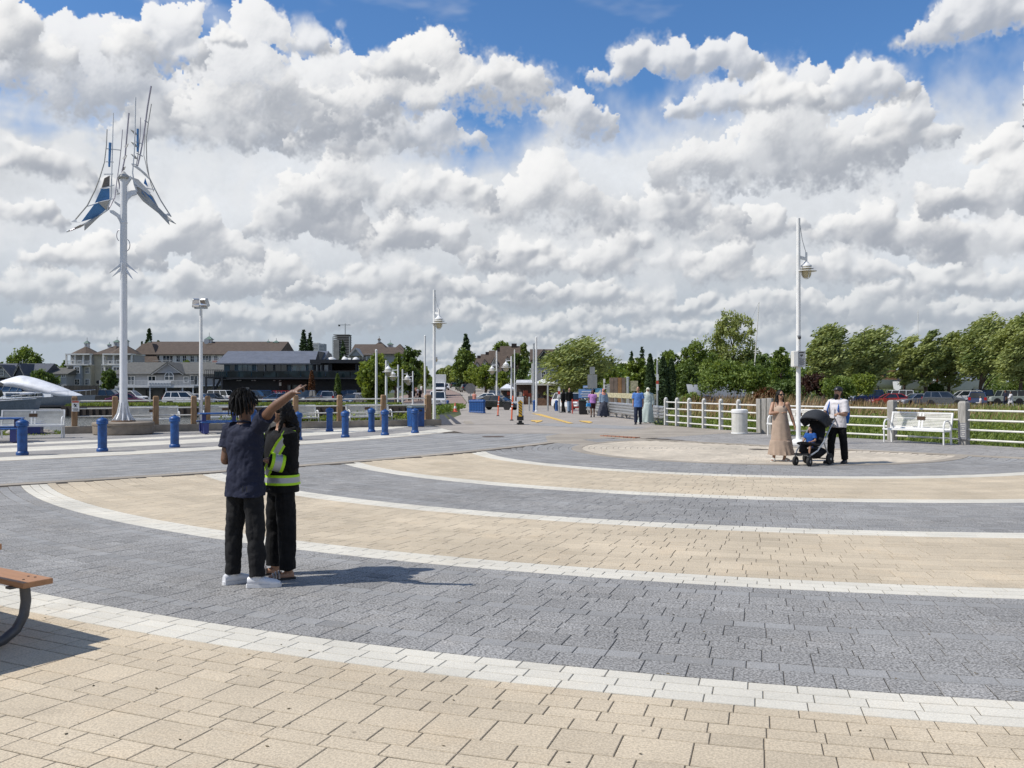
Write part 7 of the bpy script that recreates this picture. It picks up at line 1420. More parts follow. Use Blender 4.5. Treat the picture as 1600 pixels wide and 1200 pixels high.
# ------------------------------------------------------------------ people
def wrinkle(ob, strength, size, name, sc=(1, 1, 1)):
    tx = bpy.data.textures.get(name) or bpy.data.textures.new(name, 'CLOUDS'); tx.noise_scale = size; tx.noise_depth = 2; tx.noise_type = 'HARD_NOISE'
    d = ob.modifiers.new('folds', 'DISPLACE'); d.texture = tx; d.strength = strength; d.mid_level = .5; d.texture_coords = 'LOCAL'
def skin_of(mb, name, m, parent, voxel, smooth=3, fold=0.0, fsize=.06):
    ob = mb.build(name, m, parent, False, False)
    r = ob.modifiers.new('union', 'REMESH'); r.mode = 'VOXEL'; r.voxel_size = voxel; r.use_smooth_shade = True
    s = ob.modifiers.new('soften', 'SMOOTH'); s.factor = .5; s.iterations = smooth
    if fold: wrinkle(ob, fold, fsize, 'folds_%d' % int(fsize * 1000))
    return ob
def V3(*a): return Vector(a)
def hand(mb, w, d, nrm, side, pose, s=1.0):
    """palm, four unequal fingers, thumb; nrm = palm side, side = thumb side"""
    d = d.normalized(); nrm = (nrm - d * nrm.dot(d)).normalized(); side = d.cross(nrm).normalized() * side
    p0, p1 = w, w + d * .085 * s
    mb.loft([(w - d * .01 * s, side * .026 * s, nrm * .019 * s), (w + d * .03 * s, side * .037 * s, nrm * .018 * s), (p1, side * .041 * s, nrm * .014 * s), (p1 + d * .006 * s, side * .036 * s, nrm * .009 * s)], 12)
    for i, (o, L_) in enumerate(((.030, .072), (.010, .080), (-.010, .074), (-.029, .058))):
        c = {'point': (4, 95, 100, 100)[i], 'relaxed': 30 + i * 6, 'grip': 78, 'flat': 10}[pose]; a = p1 + side * o * s - d * .008 * s; pts = [a - d * .02 * s, a]; ang = 0.0
        for f, sg in ((.45, .8), (.32, 1.0), (.23, .8)):
            ang += R(c) * sg * (.75 if f > .4 else .9); dirv = d * math.cos(ang) + nrm * math.sin(ang); pts.append(pts[-1] + dirv * L_ * f * s)
        mb.tube(pts, [.0095 * s, .0095 * s, .0088 * s, .0080 * s, .0065 * s], 8)
    b = w + d * .022 * s + side * .030 * s; t1 = b + (side * .75 + d * .6 + nrm * .25).normalized() * .036 * s; t2 = t1 + (d * .9 + side * .25 + nrm * .45).normalized() * .030 * s
    mb.tube([w + d * .01 * s + side * .012 * s, b, t1, t2], [.014 * s, .0125 * s, .0105 * s, .0075 * s], 8)
def person(label, loc, rz, h=1.75, skin=M_SKIN_M, arms=None, legs=None, top=None, bottom=None, hair='short', shoes=None, head=(0, 0), vox=.014, detail=1, group=None, build=1.0, hands=('relaxed', 'relaxed'), cat='person', sit=False, face=True, female=False):
    """arms / legs: world directions; the figure faces local +y"""
    s = h / 1.75; t = thing('person', label, cat, loc, rz, group); Ri = Matrix.Rotation(-rz, 3, 'Z'); W = lambda v: (Ri @ Vector(v)).normalized()
    arms = arms or {}; legs = legs or {}; J = {}
    hipz = .93
    # legs first, to find the height of the pelvis
    for k, sx in (('L', -1), ('R', 1)):
        th, sh, toe = legs.get(k, ((0, 0, -1), (0, 0, -1), None)); hip = V3(sx * .092, 0, 0); J['th' + k], J['sh' + k] = W(th) if k in legs else V3(sx * .03, 0, -1).normalized(), W(sh) if k in legs else V3(sx * .02, -.02, -1).normalized()
        J['toe' + k] = W(toe) if toe else V3(sx * .2, 1, 0).normalized(); J['toe' + k].z = 0; J['toe' + k].normalize()
        J['kn' + k] = hip + J['th' + k] * .44; J['an' + k] = J['kn' + k] + J['sh' + k] * .42; J['hip' + k] = hip
    low = min(J['anL'].z, J['anR'].z); hipz = .085 - low
    if sit: hipz = .40
    for k in 'LR':
        for q in ('hip', 'kn', 'an'): J[q + k] = J[q + k] + V3(0, 0, hipz)
    up = hipz - .93
    for k, sx in (('L', -1), ('R', 1)):
        u, f, hd, nrm = (list(arms.get(k, ())) + [None] * 4)[:4]
        u = W(u) if u else V3(sx * .16, -.03, -1).normalized(); f = W(f) if f else V3(sx * .03, .16, -1).normalized(); hd = W(hd) if hd else f; nrm = W(nrm) if nrm else V3(-sx, 0, 0)
        S = V3(sx * .178 * build, -.005, 1.415 + up) + (V3(sx * .0, 0, .035) if u.z > 0 else V3(0, 0, 0)); J['s' + k] = S; J['e' + k] = S + u * .30; J['w' + k] = J['e' + k] + f * .255; J['hd' + k] = hd; J['nm' + k] = nrm; J['u' + k] = u; J['f' + k] = f
    sc = lambda mb: setattr(mb, 'v', [(x * s, y * s, z * s) for x, y, z in mb.v]) or mb
    B = build; body = MB()
    wz = lambda z: z + up
    body.loft([((0, 0, wz(.83)), (.10 * B, 0, 0), (0, .085, 0)), ((0, -.005, wz(.93)), (.158 * B, 0, 0), (0, .108, 0)), ((0, 0, wz(1.08)), (.130 * B, 0, 0), (0, .092, 0)), ((0, .005, wz(1.22)), (.148 * B, 0, 0), (0, .108, 0)), ((0, 0, wz(1.36)), (.165 * B, 0, 0), (0, .100, 0)), ((0, -.008, wz(1.44)), (.12 * B, 0, 0), (0, .07, 0)), ((0, -.008, wz(1.475)), (.058, 0, 0), (0, .058, 0))], 20)
    HM = Matrix.Translation((0, -.005, wz(1.52))) @ Matrix.Rotation(R(head[0]), 4, 'Z') @ Matrix.Rotation(R(head[1]), 4, 'X')
    H = lambda x, y, z: HM @ V3(x, y, z)
    body.tube([(0, -.012, wz(1.42)), (0, -.006, wz(1.50)), H(0, .0, .06)], [.062, .054, .052], 12)
    hm3 = HM.to_3x3(); body.ball(H(0, .004, .130), (.074, .094, .108), 16, 12, hm3); body.ball(H(0, .036, .062), (.052, .056, .052), 12, 8, hm3); body.ball(H(0, .050, .045), (.030, .036, .026), 10, 6, hm3)
    body.tube([H(0, .088, .135), H(0, .106, .100), H(0, .088, .092)], [.009, .016, .010], 8); body.ball(H(0, .082, .068), (.026, .012, .012), 8, 6, hm3); body.ball(H(0, .078, .150), (.058, .018, .014), 10, 6, hm3)
    for sx in (-1, 1): body.ball(H(sx * .076, -.004, .118), (.011, .022, .032), 8, 6, hm3)
    for k, sx in (('L', -1), ('R', 1)):
        a, e, w = J['s' + k], J['e' + k], J['w' + k]; body.ball(a, .058, 10, 8); body.tube([a + V3(-sx * .03, 0, 0), a, a.lerp(e, .45), e], [.054, .057, .050, .041], 12); body.ball(e, .038, 10, 8)
        body.tube([e, e.lerp(w, .3), e.lerp(w, .75), w], [.040, .045, .036, .030], 12); body.ball(w, .026, 8, 6); hand(body, w, J['hd' + k], J['nm' + k], -sx, hands[0 if k == 'L' else 1])
        hp, kn, an, toe = J['hip' + k], J['kn' + k], J['an' + k], J['toe' + k]
        body.ball(hp, .09, 10, 8); body.tube([hp, hp.lerp(kn, .5), kn], [.086, .075, .054], 12); body.ball(kn, .055, 10, 8); body.tube([kn, kn.lerp(an, .32), kn.lerp(an, .75), an], [.053, .056, .042, .036], 12)
        body.ball(an + V3(0, 0, -.01) - toe * .02, (.036, .036, .045), 8, 6); lat = V3(toe.y, -toe.x, 0); pitch = V3(0, 0, 0)
        g0 = an + V3(0, 0, -.05); body.loft([(g0 - toe * .065, lat * .026, V3(0, 0, .030)), (g0, lat * .036, V3(0, 0, .042)), (g0 + toe * .08, lat * .042, V3(0, 0, .028)), (g0 + toe * .15, lat * .040, V3(0, 0, .018)), (g0 + toe * .185, lat * .022, V3(0, 0, .012))], 12)
    bo = skin_of(sc(body), 'body', skin, t, vox * s, 2 if detail > 1 else 1)
    if face:
        for sx in (-1, 1):
            mb = MB(); mb.ball(H(sx * .030, .081, .122), .0105, 8, 6); sc(mb).build('eye', mat('eye_white', (.55, .53, .5), .2), t, True, False)
            mb = MB(); mb.ball(H(sx * .030, .089, .122), .0055, 8, 6); sc(mb).build('iris', M_BLACK, t, True, False)
            mb = MB(); mb.tube([H(sx * .014, .094, .146), H(sx * .032, .093, .152), H(sx * .050, .080, .145)], [.0035, .0045, .002], 6); sc(mb).build('eyebrow', M_HAIR, t, True, False)
        mb = MB(); mb.tube([H(-.024, .086, .070), H(0, .0955, .072), H(.024, .086, .070)], [.003, .007, .003], 8); sc(mb).build('lips', mat('lips', (.16, .05, .045), .4), t, True, False)
    # ---- clothes
    if top:
        kind, m, ease, hem, sl = top; mb = MB(); e = ease
        zs = [(1.47, .075, .07), (1.445, .125, .082), (1.40, .178, .104), (1.28, .180, .120), (1.12, .166, .114), (.98, .178, .128), (hem, .190, .140)]
        if hem > .9: zs = [q for q in zs if q[0] > hem + .02] + [(hem, .172, .12)]
        mb.loft([((0, -.004, wz(z)), ((rx * B + e * (.4 if z > 1.42 else 1)), 0, 0), (0, ry + e * (.4 if z > 1.42 else 1), 0)) for z, rx, ry in zs], 24)
        for k, sx in (('L', -1), ('R', 1)):
            if sl <= 0: continue
            a, el, w = J['s' + k], J['e' + k], J['w' + k]
            if sl < 1: mb.tube([a - V3(sx * .05, 0, 0), a, a.lerp(el, .5), a.lerp(el, sl)], [.06 + e, .066 + e, .062 + e, .064 + e * 1.2], 14)
            else: mb.tube([a - V3(sx * .05, 0, 0), a, a.lerp(el, .5), el, el.lerp(w, .5), el.lerp(w, min(1, sl - 1 + .0))], [.06 + e, .066 + e, .060 + e, .052 + e, .046 + e, .042 + e], 14); mb.ball(el, .052 + e, 10, 8)
        st = skin_of(sc(mb), kind, m, t, vox * 1.25 * s, 3, (.034 if detail > 1 else .022) * s, .17)
        if kind == 't_shirt' and detail > 1: mb = MB(); mb.tube([(.068 * math.cos(q), .062 * math.sin(q) - .006, wz(1.474) + .012 * math.sin(q + math.pi)) for q in [2 * math.pi * i / 20 for i in range(21)]], .010, 8, cap=False); sc(mb).build('collar', m, st, True, False)
    if bottom:
        kind, m, ease, ln = bottom; mb = MB(); e = ease
        mb.loft([((0, -.004, wz(1.01)), (.142 * B, 0, 0), (0, .100, 0)), ((0, -.006, wz(.93)), (.160 * B, 0, 0), (0, .112, 0)), ((0, -.004, wz(.85)), ((.160 * B + e * .4), 0, 0), (0, .112 + e * .5, 0)), ((0, 0, wz(.80)), (.11, 0, 0), (0, .09, 0))], 20)
        for k, sx in (('L', -1), ('R', 1)):
            hp, kn, an = J['hip' + k], J['kn' + k], J['an' + k]
            if ln < 1: mb.tube([hp, hp.lerp(kn, .5), hp.lerp(kn, ln)], [.094 + e, .092 + e, .085 + e], 14)
            else: mb.tube([hp, hp.lerp(kn, .5), kn, kn.lerp(an, .5), kn.lerp(an, .90), an + V3(0, 0, .005)], [.086 + e * .5, .084 + e, .070 + e, .064 + e * 1.1, .060 + e * 1.2, .060 + e * 1.2], 14); mb.ball(kn, .074 + e, 10, 8)
        skin_of(sc(mb), kind, m, t, vox * 1.25 * s, 3, (.030 if detail > 1 else .020) * s, .19)
    if shoes:
        kind, m, m2 = shoes
        for k in 'LR':
            an, toe = J['an' + k], J['toe' + k]; lat = V3(toe.y, -toe.x, 0); g0 = V3(an.x, an.y, an.z - .085); mb = MB()
            if kind == 'sneaker':
                mb.loft([(g0 - toe * .085 + V3(0, 0, .05), lat * .032, V3(0, 0, .040)), (g0 - toe * .03 + V3(0, 0, .062), lat * .043, V3(0, 0, .055)), (g0 + toe * .04 + V3(0, 0, .058), lat * .047, V3(0, 0, .048)), (g0 + toe * .11 + V3(0, 0, .045), lat * .050, V3(0, 0, .035)), (g0 + toe * .17 + V3(0, 0, .038), lat * .046, V3(0, 0, .028)), (g0 + toe * .205 + V3(0, 0, .032), lat * .028, V3(0, 0, .018))], 14)
                mb.tube([g0 + V3(0, 0, .07), g0 + V3(0, 0, .105)], [.050, .050], 14); sh_ = sc(mb).build('shoe', m, t, True, False, angle=60)
                mb = MB(); out = [(-.095, .020), (-.085, .036), (.02, .046), (.12, .052), (.18, .046), (.215, .024), (.215, -.024), (.18, -.046), (.12, -.052), (.02, -.046), (-.085, -.036), (-.095, -.020)]; M = Matrix((toe, lat, V3(0, 0, 1))).transposed().to_4x4(); M.translation = g0; mb.prism(out, .0, .030, M); sc(mb).build('sole', m2, sh_, world=False)
            else:
                M = Matrix((toe, lat, V3(0, 0, 1))).transposed().to_4x4(); M.translation = g0; mb.prism([(-.08, .028), (.02, .036), (.11, .046), (.19, .038), (.21, 0), (.19, -.038), (.11, -.046), (.02, -.036), (-.08, -.028)], 0, .022, M); sd_ = sc(mb).build('sandal', m, t, world=False)
                for q, z in ((.14, .062), (.085, .085), (.115, .075)):
                    mb = MB(); mb.tube([g0 + toe * q + lat * y + V3(0, 0, zz) for y, zz in ((-.050, .015), (-.042, z * .75), (0, z), (.042, z * .75), (.050, .015))], .011, 6); sc(mb).build('strap', m2, sd_, True, False)
    # ---- hair and headgear
    def cap_hair(m, r=(.084, .102, .100), c=(0, -.012, .148), cut=.10, name='hair', fold=.012):
        mb = MB(); mb.ball(H(*c), r, 18, 12, hm3); mb.ball(H(c[0], c[1] - .035, c[2] - .055), (r[0] * .92, r[1] * .62, r[2] * .75), 14, 10, hm3); return skin_of(sc(mb), name, m, t, max(.008, vox) * s, 1, fold * s, .02)
    if hair == 'locs':
        cap_hair(M_HAIR, (.080, .098, .098)); g = random.Random(4)
        for i in range(170):
            a = g.uniform(0, 2 * math.pi); el = g.uniform(.05, 1.5); d = V3(math.cos(a) * math.cos(el) * .080, math.sin(a) * math.cos(el) * .096, math.sin(el) * .097); front = math.sin(a) > .45
            st_ = V3(0, -.012, .152) + d; L_ = g.uniform(.05, .09) if front else g.uniform(.09, .175); out = V3(d.x, d.y, 0); out = out.normalized() if out.length > .02 else V3(math.cos(a), math.sin(a), 0)
            p1 = st_ + d.normalized() * .016 + V3(0, 0, .006); p2 = p1 + out * g.uniform(.004, .018) + V3(g.uniform(-.012, .012), g.uniform(-.012, .012), -L_ * .45); p3 = p2 + out * g.uniform(-.012, .012) + V3(g.uniform(-.015, .015), g.uniform(-.015, .015), -L_ * .6)
            if st_.z < .10 and front: continue
            mb = MB(); mb.tube([H(*st_), H(*p1), H(*p2), H(*p3)], [.007, .0085, .0075, .004], 6); sc(mb).build('hair_lock', M_HAIR, t, True, False)
    elif hair in ('short', 'cap', 'beard_cap'): cap_hair(M_HAIR, (.080, .098, .095))
    elif hair in ('long', 'very_long'):
        dn = .22 if hair == 'long' else .38
        mb = MB(); mb.ball(H(0, -.014, .145), (.092, .108, .106), 18, 12, hm3); mb.ball(H(0, -.05, .09), (.098, .072, .10), 14, 10, hm3)
        for sx in (-1, 1): mb.tube([H(sx * .066, .0, .17), H(sx * .084, -.015, .08), H(sx * .088, .0, -.02), H(sx * .09, .045, -dn * .8)], [.026, .026, .026, .012], 10)
        mb.tube([H(0, -.07, .12), H(0, -.10, 0), H(0, -.105, -dn * .6), H(0, -.10, -dn)], [.07, .085, .08, .03], 14, flat=.7); skin_of(sc(mb), 'hair', M_HAIR, t, max(.008, vox * .9) * s, 1, .02 * s, .03)
    elif hair == 'hijab':
        hmat = top[1] if top else M_WHITE2; mb = MB(); mb.ball(H(0, -.012, .138), (.096, .116, .116), 16, 12, hm3); mb.ball(H(0, -.01, .03), (.095, .10, .09), 14, 10, hm3); mb.loft([(H(0, 0, .03), (.09, 0, 0), (0, .09, 0)), (H(0, 0, -.06), (.16, 0, 0), (0, .12, 0)), (H(0, .01, -.16), (.20, 0, 0), (0, .14, 0))], 16); skin_of(sc(mb), 'headscarf', globals().get('_scarf') or hmat, t, .016 * s, 1, .012, .05)
        mb = MB(); mb.ball(H(0, .068, .105), (.058, .052, .078), 12, 8, hm3); sc(mb).build('face', skin, t, True, False)
    if hair in ('cap', 'beard_cap'):
        mb = MB(); mb.ball(H(0, -.008, .165), (.090, .108, .085), 18, 10, hm3); mb.loft([(H(0, .085, .160), (.070, 0, 0), (0, .0, .010)), (H(0, .165, .150), (.055, 0, 0), (0, 0, .008))], 12); skin_of(sc(mb), 'cap', M_BLACK, t, .010 * s, 1)
    if hair == 'beard_cap':
        mb = MB(); mb.ball(H(0, .050, .030), (.060, .062, .060), 14, 10, hm3); mb.ball(H(0, .060, -.02), (.045, .05, .05), 12, 8, hm3); skin_of(sc(mb), 'beard', M_HAIR, t, .010 * s, 1, .012, .02)
    return t, J, H, s
def skirt(t, s, m, z_top, z_hem, r0, r1, name='dress', pleats=9, sway=(0, 0), amp=.06, top=None, seed=0):
    g = random.Random(seed); ph = [g.uniform(0, 6.28) for _ in range(4)]; mb = MB(); n = 10; secs = []
    if top: secs += top
    for i in range(n + 1):
        q = i / n; r = lerp(r0, r1, q ** .85); secs.append((V3(sway[0] * q, sway[1] * q, lerp(z_top, z_hem, q)), V3(r, 0, 0), V3(0, r * .78, 0)))
    k0 = len(top) if top else 0
    mb.loft(secs, 48, True, lambda i, a: 0 if i < k0 else amp * ((i - k0) / n) * (math.sin(a * pleats + ph[0]) + .6 * math.sin(a * (pleats * 2 - 3) + ph[1] + i * .2)))
    mb.v = [(x * s, y * s, z * s) for x, y, z in mb.v]; ob = mb.build(name, m, t, True, False, angle=80); wrinkle(ob, .012, .09, 'folds_90'); return ob
def cloth(name, col, rough=.85, var=.10, **k): return mat(name, col, rough, var=var, spec=k.pop('spec', .3), scale=k.pop('scale', 6), bump=k.pop('bump', .35), bscale=k.pop('bscale', 160), **k)
C_NAVY = cloth('navy_jersey', (.013, .016, .034), var=.06); C_BLK = cloth('black_cloth', (.0055, .0055, .006), var=.25, spec=.25); C_CHAR = cloth('washed_black_denim', (.0095, .0095, .010), var=.35)
C_WSHIRT = cloth('white_linen', (.60, .575, .58)); C_TAN = cloth('tan_cotton', (.39, .295, .225)); C_BLUE = cloth('blue_cotton', (.075, .17, .42)); C_DEN = cloth('dark_denim', (.016, .022, .045)); C_PINK = cloth('pink_cotton', (.42, .20, .46)); C_MAR = cloth('dark_maroon_cloth', (.035, .014, .016))
C_ABAYA = cloth('pale_green_cloth', (.40, .46, .43)); C_LBLUE = cloth('light_denim', (.20, .27, .36)); C_ROSE = cloth('rose_cloth', (.50, .22, .17)); C_GREYSK = cloth('patterned_grey_cloth', (.06, .065, .085), var=.6, scale=22)
M_SNK = mat('white_leather', (.68, .68, .69), .4, var=.03, dirt=.08); M_SOLE = mat('white_sole', (.60, .60, .60), .6, var=.05)
# -- man pointing
mz = R(-27); mloc = V3((383.5 - 800) / F_PX * 8.45, 8.45, 0)
man, J, H, s_ = person('man with short locs in a navy t-shirt pointing with a raised arm, seen from behind', mloc, mz, 1.755, M_SKIN_D,
    arms={'R': ((.52, -.62, .50), (.80, -.22, .56), (.80, -.18, .57), (.1, .5, -.85)), 'L': ((-.14, -.12, -1), (.42, .80, .05), (.5, .8, .1))},
    legs={'R': ((.07, -.07, -1), (.05, -.05, -1), (.96, .12, 0)), 'L': ((-.07, .03, -1), (-.05, .0, -1), (.72, .70, 0))},
    top=('t_shirt', C_NAVY, .022, .80, .62), bottom=('trousers', C_CHAR, .016, 1), hair='locs', shoes=('sneaker', M_SNK, M_SOLE), head=(-28, 4), vox=.0062, detail=2, build=.98, hands=('relaxed', 'point'))
mb = MB(); g0 = V3(.105, -.150, .875)
for q in (0, .045): mb.tube([g0 + V3(q, .004, 0), g0 + V3(q + .004, .0, .05)], .004, 5)
mb.build('pocket_stitch', M_DARKM, man, True, False)
# -- woman in the vest
wz_ = R(127); wloc = V3((439 - 800) / F_PX * 8.82, 8.82, 0)
C_LIME = mat('lime_tape', (.42, .72, .015), .6, var=.04); C_SILV = mat('silver_tape', (.40, .41, .43), .35, .3, var=.06)
wom, J, H, s_ = person('woman in black with a lime and silver banded safety vest, facing the pointing man', wloc, wz_, 1.665, M_SKIN_M,
    arms={'L': ((.10, .05, -1), (-.85, -.40, .22), (-.95, -.2, .1), (0, 0, -1)), 'R': ((-.15, .2, -1), (-.7, -.55, .25), (-.7, -.6, .1), (0, 0, -1))},
    legs={'R': ((-.06, .06, -1), (-.04, .03, -1), (-.95, -.25, 0)), 'L': ((.06, -.07, -1), (.03, -.03, -1), (-.93, -.35, 0))},
    top=('hoodie', C_BLK, .034, .86, 1.93), bottom=('trousers', C_BLK, .026, 1), hair='very_long', shoes=('sandal', M_BLACK, mat('silver_strap', (.30, .27, .25), .35, .5, var=.2)), head=(-28, 0), vox=.0075, detail=2, build=1.0)
def torso_pt(q, z, off):
    zs = [(1.50, .10, .09), (1.445, .150, .105), (1.40, .205, .132), (1.28, .212, .152), (1.12, .204, .150), (.98, .208, .158), (.80, .212, .162)]
    for (a, xa, ya), (b, xb, yb) in zip(zs, zs[1:]):
        if a >= z >= b: u = (a - z) / (a - b); rx, ry = lerp(xa, xb, u) + off, lerp(ya, yb, u) + off; return V3(rx * math.cos(q), ry * math.sin(q), z)
    return V3(0, 0, z)
def tape(path, w0, w1, m, name, off=.010, n=28):
    """strip between two offset edges of a path (angle, z) on the torso"""
    mb = MB(); pts = []
    for i in range(n + 1):
        u = i / n * (len(path) - 1); k = min(int(u), len(path) - 2); f = u - k; a = lerp(path[k][0], path[k + 1][0], f); z = lerp(path[k][1], path[k + 1][1], f); pts.append((a, z))
    ed = []
    for i, (a, z) in enumerate(pts):
        b = pts[min(i + 1, n)]; c = pts[max(i - 1, 0)]; ta = torso_pt(b[0], b[1], off) - torso_pt(c[0], c[1], off); nr = V3(torso_pt(a, z, off).x, torso_pt(a, z, off).y, .02).normalized(); sd_ = ta.cross(nr).normalized(); p = torso_pt(a, z, off + .002); ed.append((p + sd_ * w0, p + sd_ * w1, nr))
    for p, q, nr in ed: mb.v += [tuple(p * s_), tuple(q * s_), tuple((q - nr * .006) * s_), tuple((p - nr * .006) * s_)]
    for i in range(n):
        for j in range(4): mb.f.append((4 * i + j, 4 * i + 4 + j, 4 * i + 4 + (j + 1) % 4, 4 * i + (j + 1) % 4))
    mb.build(name, m, vest, True, False)
vm = MB(); vm.loft([(V3(0, -.004, z), V3(torso_pt(0, z, .006).x, 0, 0), V3(0, torso_pt(math.pi / 2, z, .006).y, 0)) for z in (1.43, 1.40, 1.28, 1.12, .98, .86)], 30); vm.v = [(x * s_, y * s_, z * s_) for x, y, z in vm.v]
vest = vm.build('safety_vest', C_BLK, wom, True, False)
for w0, w1, m, nm in ((-.050, -.026, C_LIME, 'lime_band'), (-.026, .026, C_SILV, 'silver_band'), (.026, .050, C_LIME, 'lime_band')):
    tape([(R(i * 15), .985) for i in range(25)], w0, w1, m, nm, .020, 60)
    for sgn in (-1, 1): tape([(R(90 - sgn * 122), 1.425), (R(90 - sgn * 80), 1.43), (R(90 - sgn * 58), 1.34), (R(90 - sgn * 38), 1.20), (R(90 - sgn * 14), 1.04)], w0, w1, m, nm, .034)
for k in 'L':
    e, w = J['e' + k], J['w' + k]
    for a, b, m, nm in ((.34, .46, C_LIME, 'lime_band'), (.46, .74, C_SILV, 'silver_band'), (.74, .86, C_LIME, 'lime_band')): mb = MB(); mb.tube([e.lerp(w, a), e.lerp(w, b)], .096 - .010 * a, 18); mb.v = [(x * s_, y * s_, z * s_) for x, y, z in mb.v]; mb.build(nm, m, vest, True, False)
hb = MB(); hb.tube([H(-.13, -.05, -.06), H(-.10, -.13, -.05), H(0, -.155, -.06), H(.10, -.13, -.05), H(.13, -.05, -.06)], [.02, .035, .045, .035, .02], 10); hb.v = [(x * s_, y * s_, z * s_) for x, y, z in hb.v]; skin_of(hb, 'hood', C_BLK, wom, .012, 3, .02, .05)
mb = MB(); mb.prism([(x * .009, y * .009) for x, y in ((-1, -1), (1, -1), (1, 1), (-1, 1))], 0, .004, Matrix.Translation((.128, .118, .83)) @ Matrix.Rotation(R(-45), 4, 'Z') @ Matrix.Rotation(R(-90), 4, 'X')); mb.build('trouser_logo', M_WHITE, wom, world=False)
cw = wm(wom) @ (J['wL'] * s_ + J['hdL'] * .07); t = thing('drink_cup', 'pale green drink cup held by the woman in the vest', 'cup', (cw.x, cw.y, cw.z - .02)); mb = MB(); mb.lathe([(.027, 0), (.036, .11), (.038, .115), (.03, .118)], 16); mb.build('cup', mat('pale_green_card', (.50, .55, .33), .6), t, True, False); mb = MB(); mb.lathe([(.039, .112), (.039, .122), (.03, .128), (.01, .129)], 16); mb.build('lid', M_WHITE, t, True, False)
# -- couple with the stroller
dl = V3((1219 - 800) / F_PX * 22.2, 22.2, 0)
dw, J, H, s_ = person('woman in a long tan sundress and dark sunglasses, one arm across her chest', dl, R(150), 1.69, M_SKIN_M,
    arms={'R': ((-.35, -.45, -.75), (.93, -.22, .16), (.95, -.2, .1), (0, .3, -1)), 'L': ((.35, .05, -1), (.30, -.10, -1), (.2, -.1, -1), (-1, 0, 0))},
    legs={'R': ((-.06, -.05, -1), (-.12, -.02, -1), (-.5, -.86, 0)), 'L': ((.06, .06, -1), (.03, .10, -1), (.35, -.9, 0))}, hair='long', shoes=('sandal', M_WHITE2, M_WHITE2), head=(48, 0), vox=.010, female=True, hands=('relaxed', 'flat'))
tp = [(V3(0, .0, 1.385), V3(.150, 0, 0), V3(0, .110, 0)), (V3(0, .01, 1.30), V3(.178, 0, 0), V3(0, .140, 0)), (V3(0, .005, 1.20), V3(.170, 0, 0), V3(0, .135, 0))]
skirt(dw, s_, C_TAN, 1.10, .22, .182, .275, 'dress', 8, (-.02, -.10), .05, tp, 3)
mb = MB(); mb.v = []; skirt(dw, s_, C_TAN, .52, .16, .245, .315, 'flounce', 14, (-.02, -.05), .07, None, 5)
for sx in (-1, 1): mb = MB(); mb.tube([V3(sx * .09, .12, 1.37) * s_, V3(sx * .105, .05, 1.47) * s_, V3(sx * .10, -.08, 1.43) * s_, V3(sx * .08, -.11, 1.36) * s_], .010, 6); mb.build('dress_strap', C_TAN, dw, True, False)
mb = MB(); mb.beam(H(-.068, .088, .126) * s_, H(.068, .088, .126) * s_, .016, .040, (0, 0, 1)); mb.build('sunglasses', M_BLACK, dw, world=False)
ml = V3((1309 - 800) / F_PX * 21.6, 21.6, 0); mrz = R(127)
dm, J, H, s_ = person('bearded man in a white shirt, black trousers and cap pushing the stroller', ml, mrz, 1.78, M_SKIN_M,
    arms={'R': ((-.45, .02, -.90), (-.70, -.60, -.42), (-.7, -.7, -.1), (0, 0, -1)), 'L': ((-.02, -.22, -1), (-.72, -.42, .08), (-.8, -.5, -.1), (0, 0, -1))},
    legs={'R': ((-.22, -.16, -1), (-.02, .10, -1), (-.85, -.5, 0)), 'L': ((.12, .02, -1), (.12, .12, -1), (-.6, -.8, 0))},
    top=('shirt', C_WSHIRT, .020, .82, .85), bottom=('trousers', C_BLK, .020, 1), hair='beard_cap', shoes=('sneaker', M_BLACK, M_BLACK), head=(-8, 4), vox=.010, build=1.02, hands=('grip', 'grip'))
mb = MB(); mb.prism([(-.012, 0), (.012, 0), (.012, .30), (-.012, .30)], 0, .01, Matrix.Translation((0, .163, 1.0)) @ Matrix.Rotation(R(90), 4, 'X')); mb.build('button_placket', C_WSHIRT, dm, world=False)
bp = wm(dm) @ V3(.04, -.27, 1.20); bk = thing('backpack', 'blue backpack on the back of the bearded man', 'backpack', bp, mrz); mb = MB(); mb.loft([(V3(0, 0, -.26), V3(.14, 0, 0), V3(0, .08, 0)), (V3(0, 0, -.1), V3(.17, 0, 0), V3(0, .11, 0)), (V3(0, 0, .12), V3(.16, 0, 0), V3(0, .10, 0)), (V3(0, .0, .24), V3(.11, 0, 0), V3(0, .07, 0))], 18); mb.build('bag', cloth('blue_nylon', (.015, .10, .36)), bk, True, False, angle=60)
mb = MB(); mb.loft([(V3(0, -.10, -.16), V3(.11, 0, 0), V3(0, .04, 0)), (V3(0, -.11, .02), V3(.11, 0, 0), V3(0, .045, 0))], 14); mb.build('front_pocket', MATS['blue_nylon'], bk, True, False)
mb = MB(); mb.ball((.10, .0, .26), (.09, .08, .07), 12, 8); mb.build('rolled_cloth', cloth('pale_blue_cloth', (.30, .42, .60)), bk, True, False)
for sx in (-1, 1): mb = MB(); mb.tube([V3(sx * .11, .09, .2), V3(sx * .12, .16, .30), V3(sx * .125, .34, .24), V3(sx * .14, .42, .05), V3(sx * .16, .30, -.15), V3(sx * .13, .08, -.2)], .016, 6); mb.build('strap', MATS['blue_nylon'], bk, True, False)
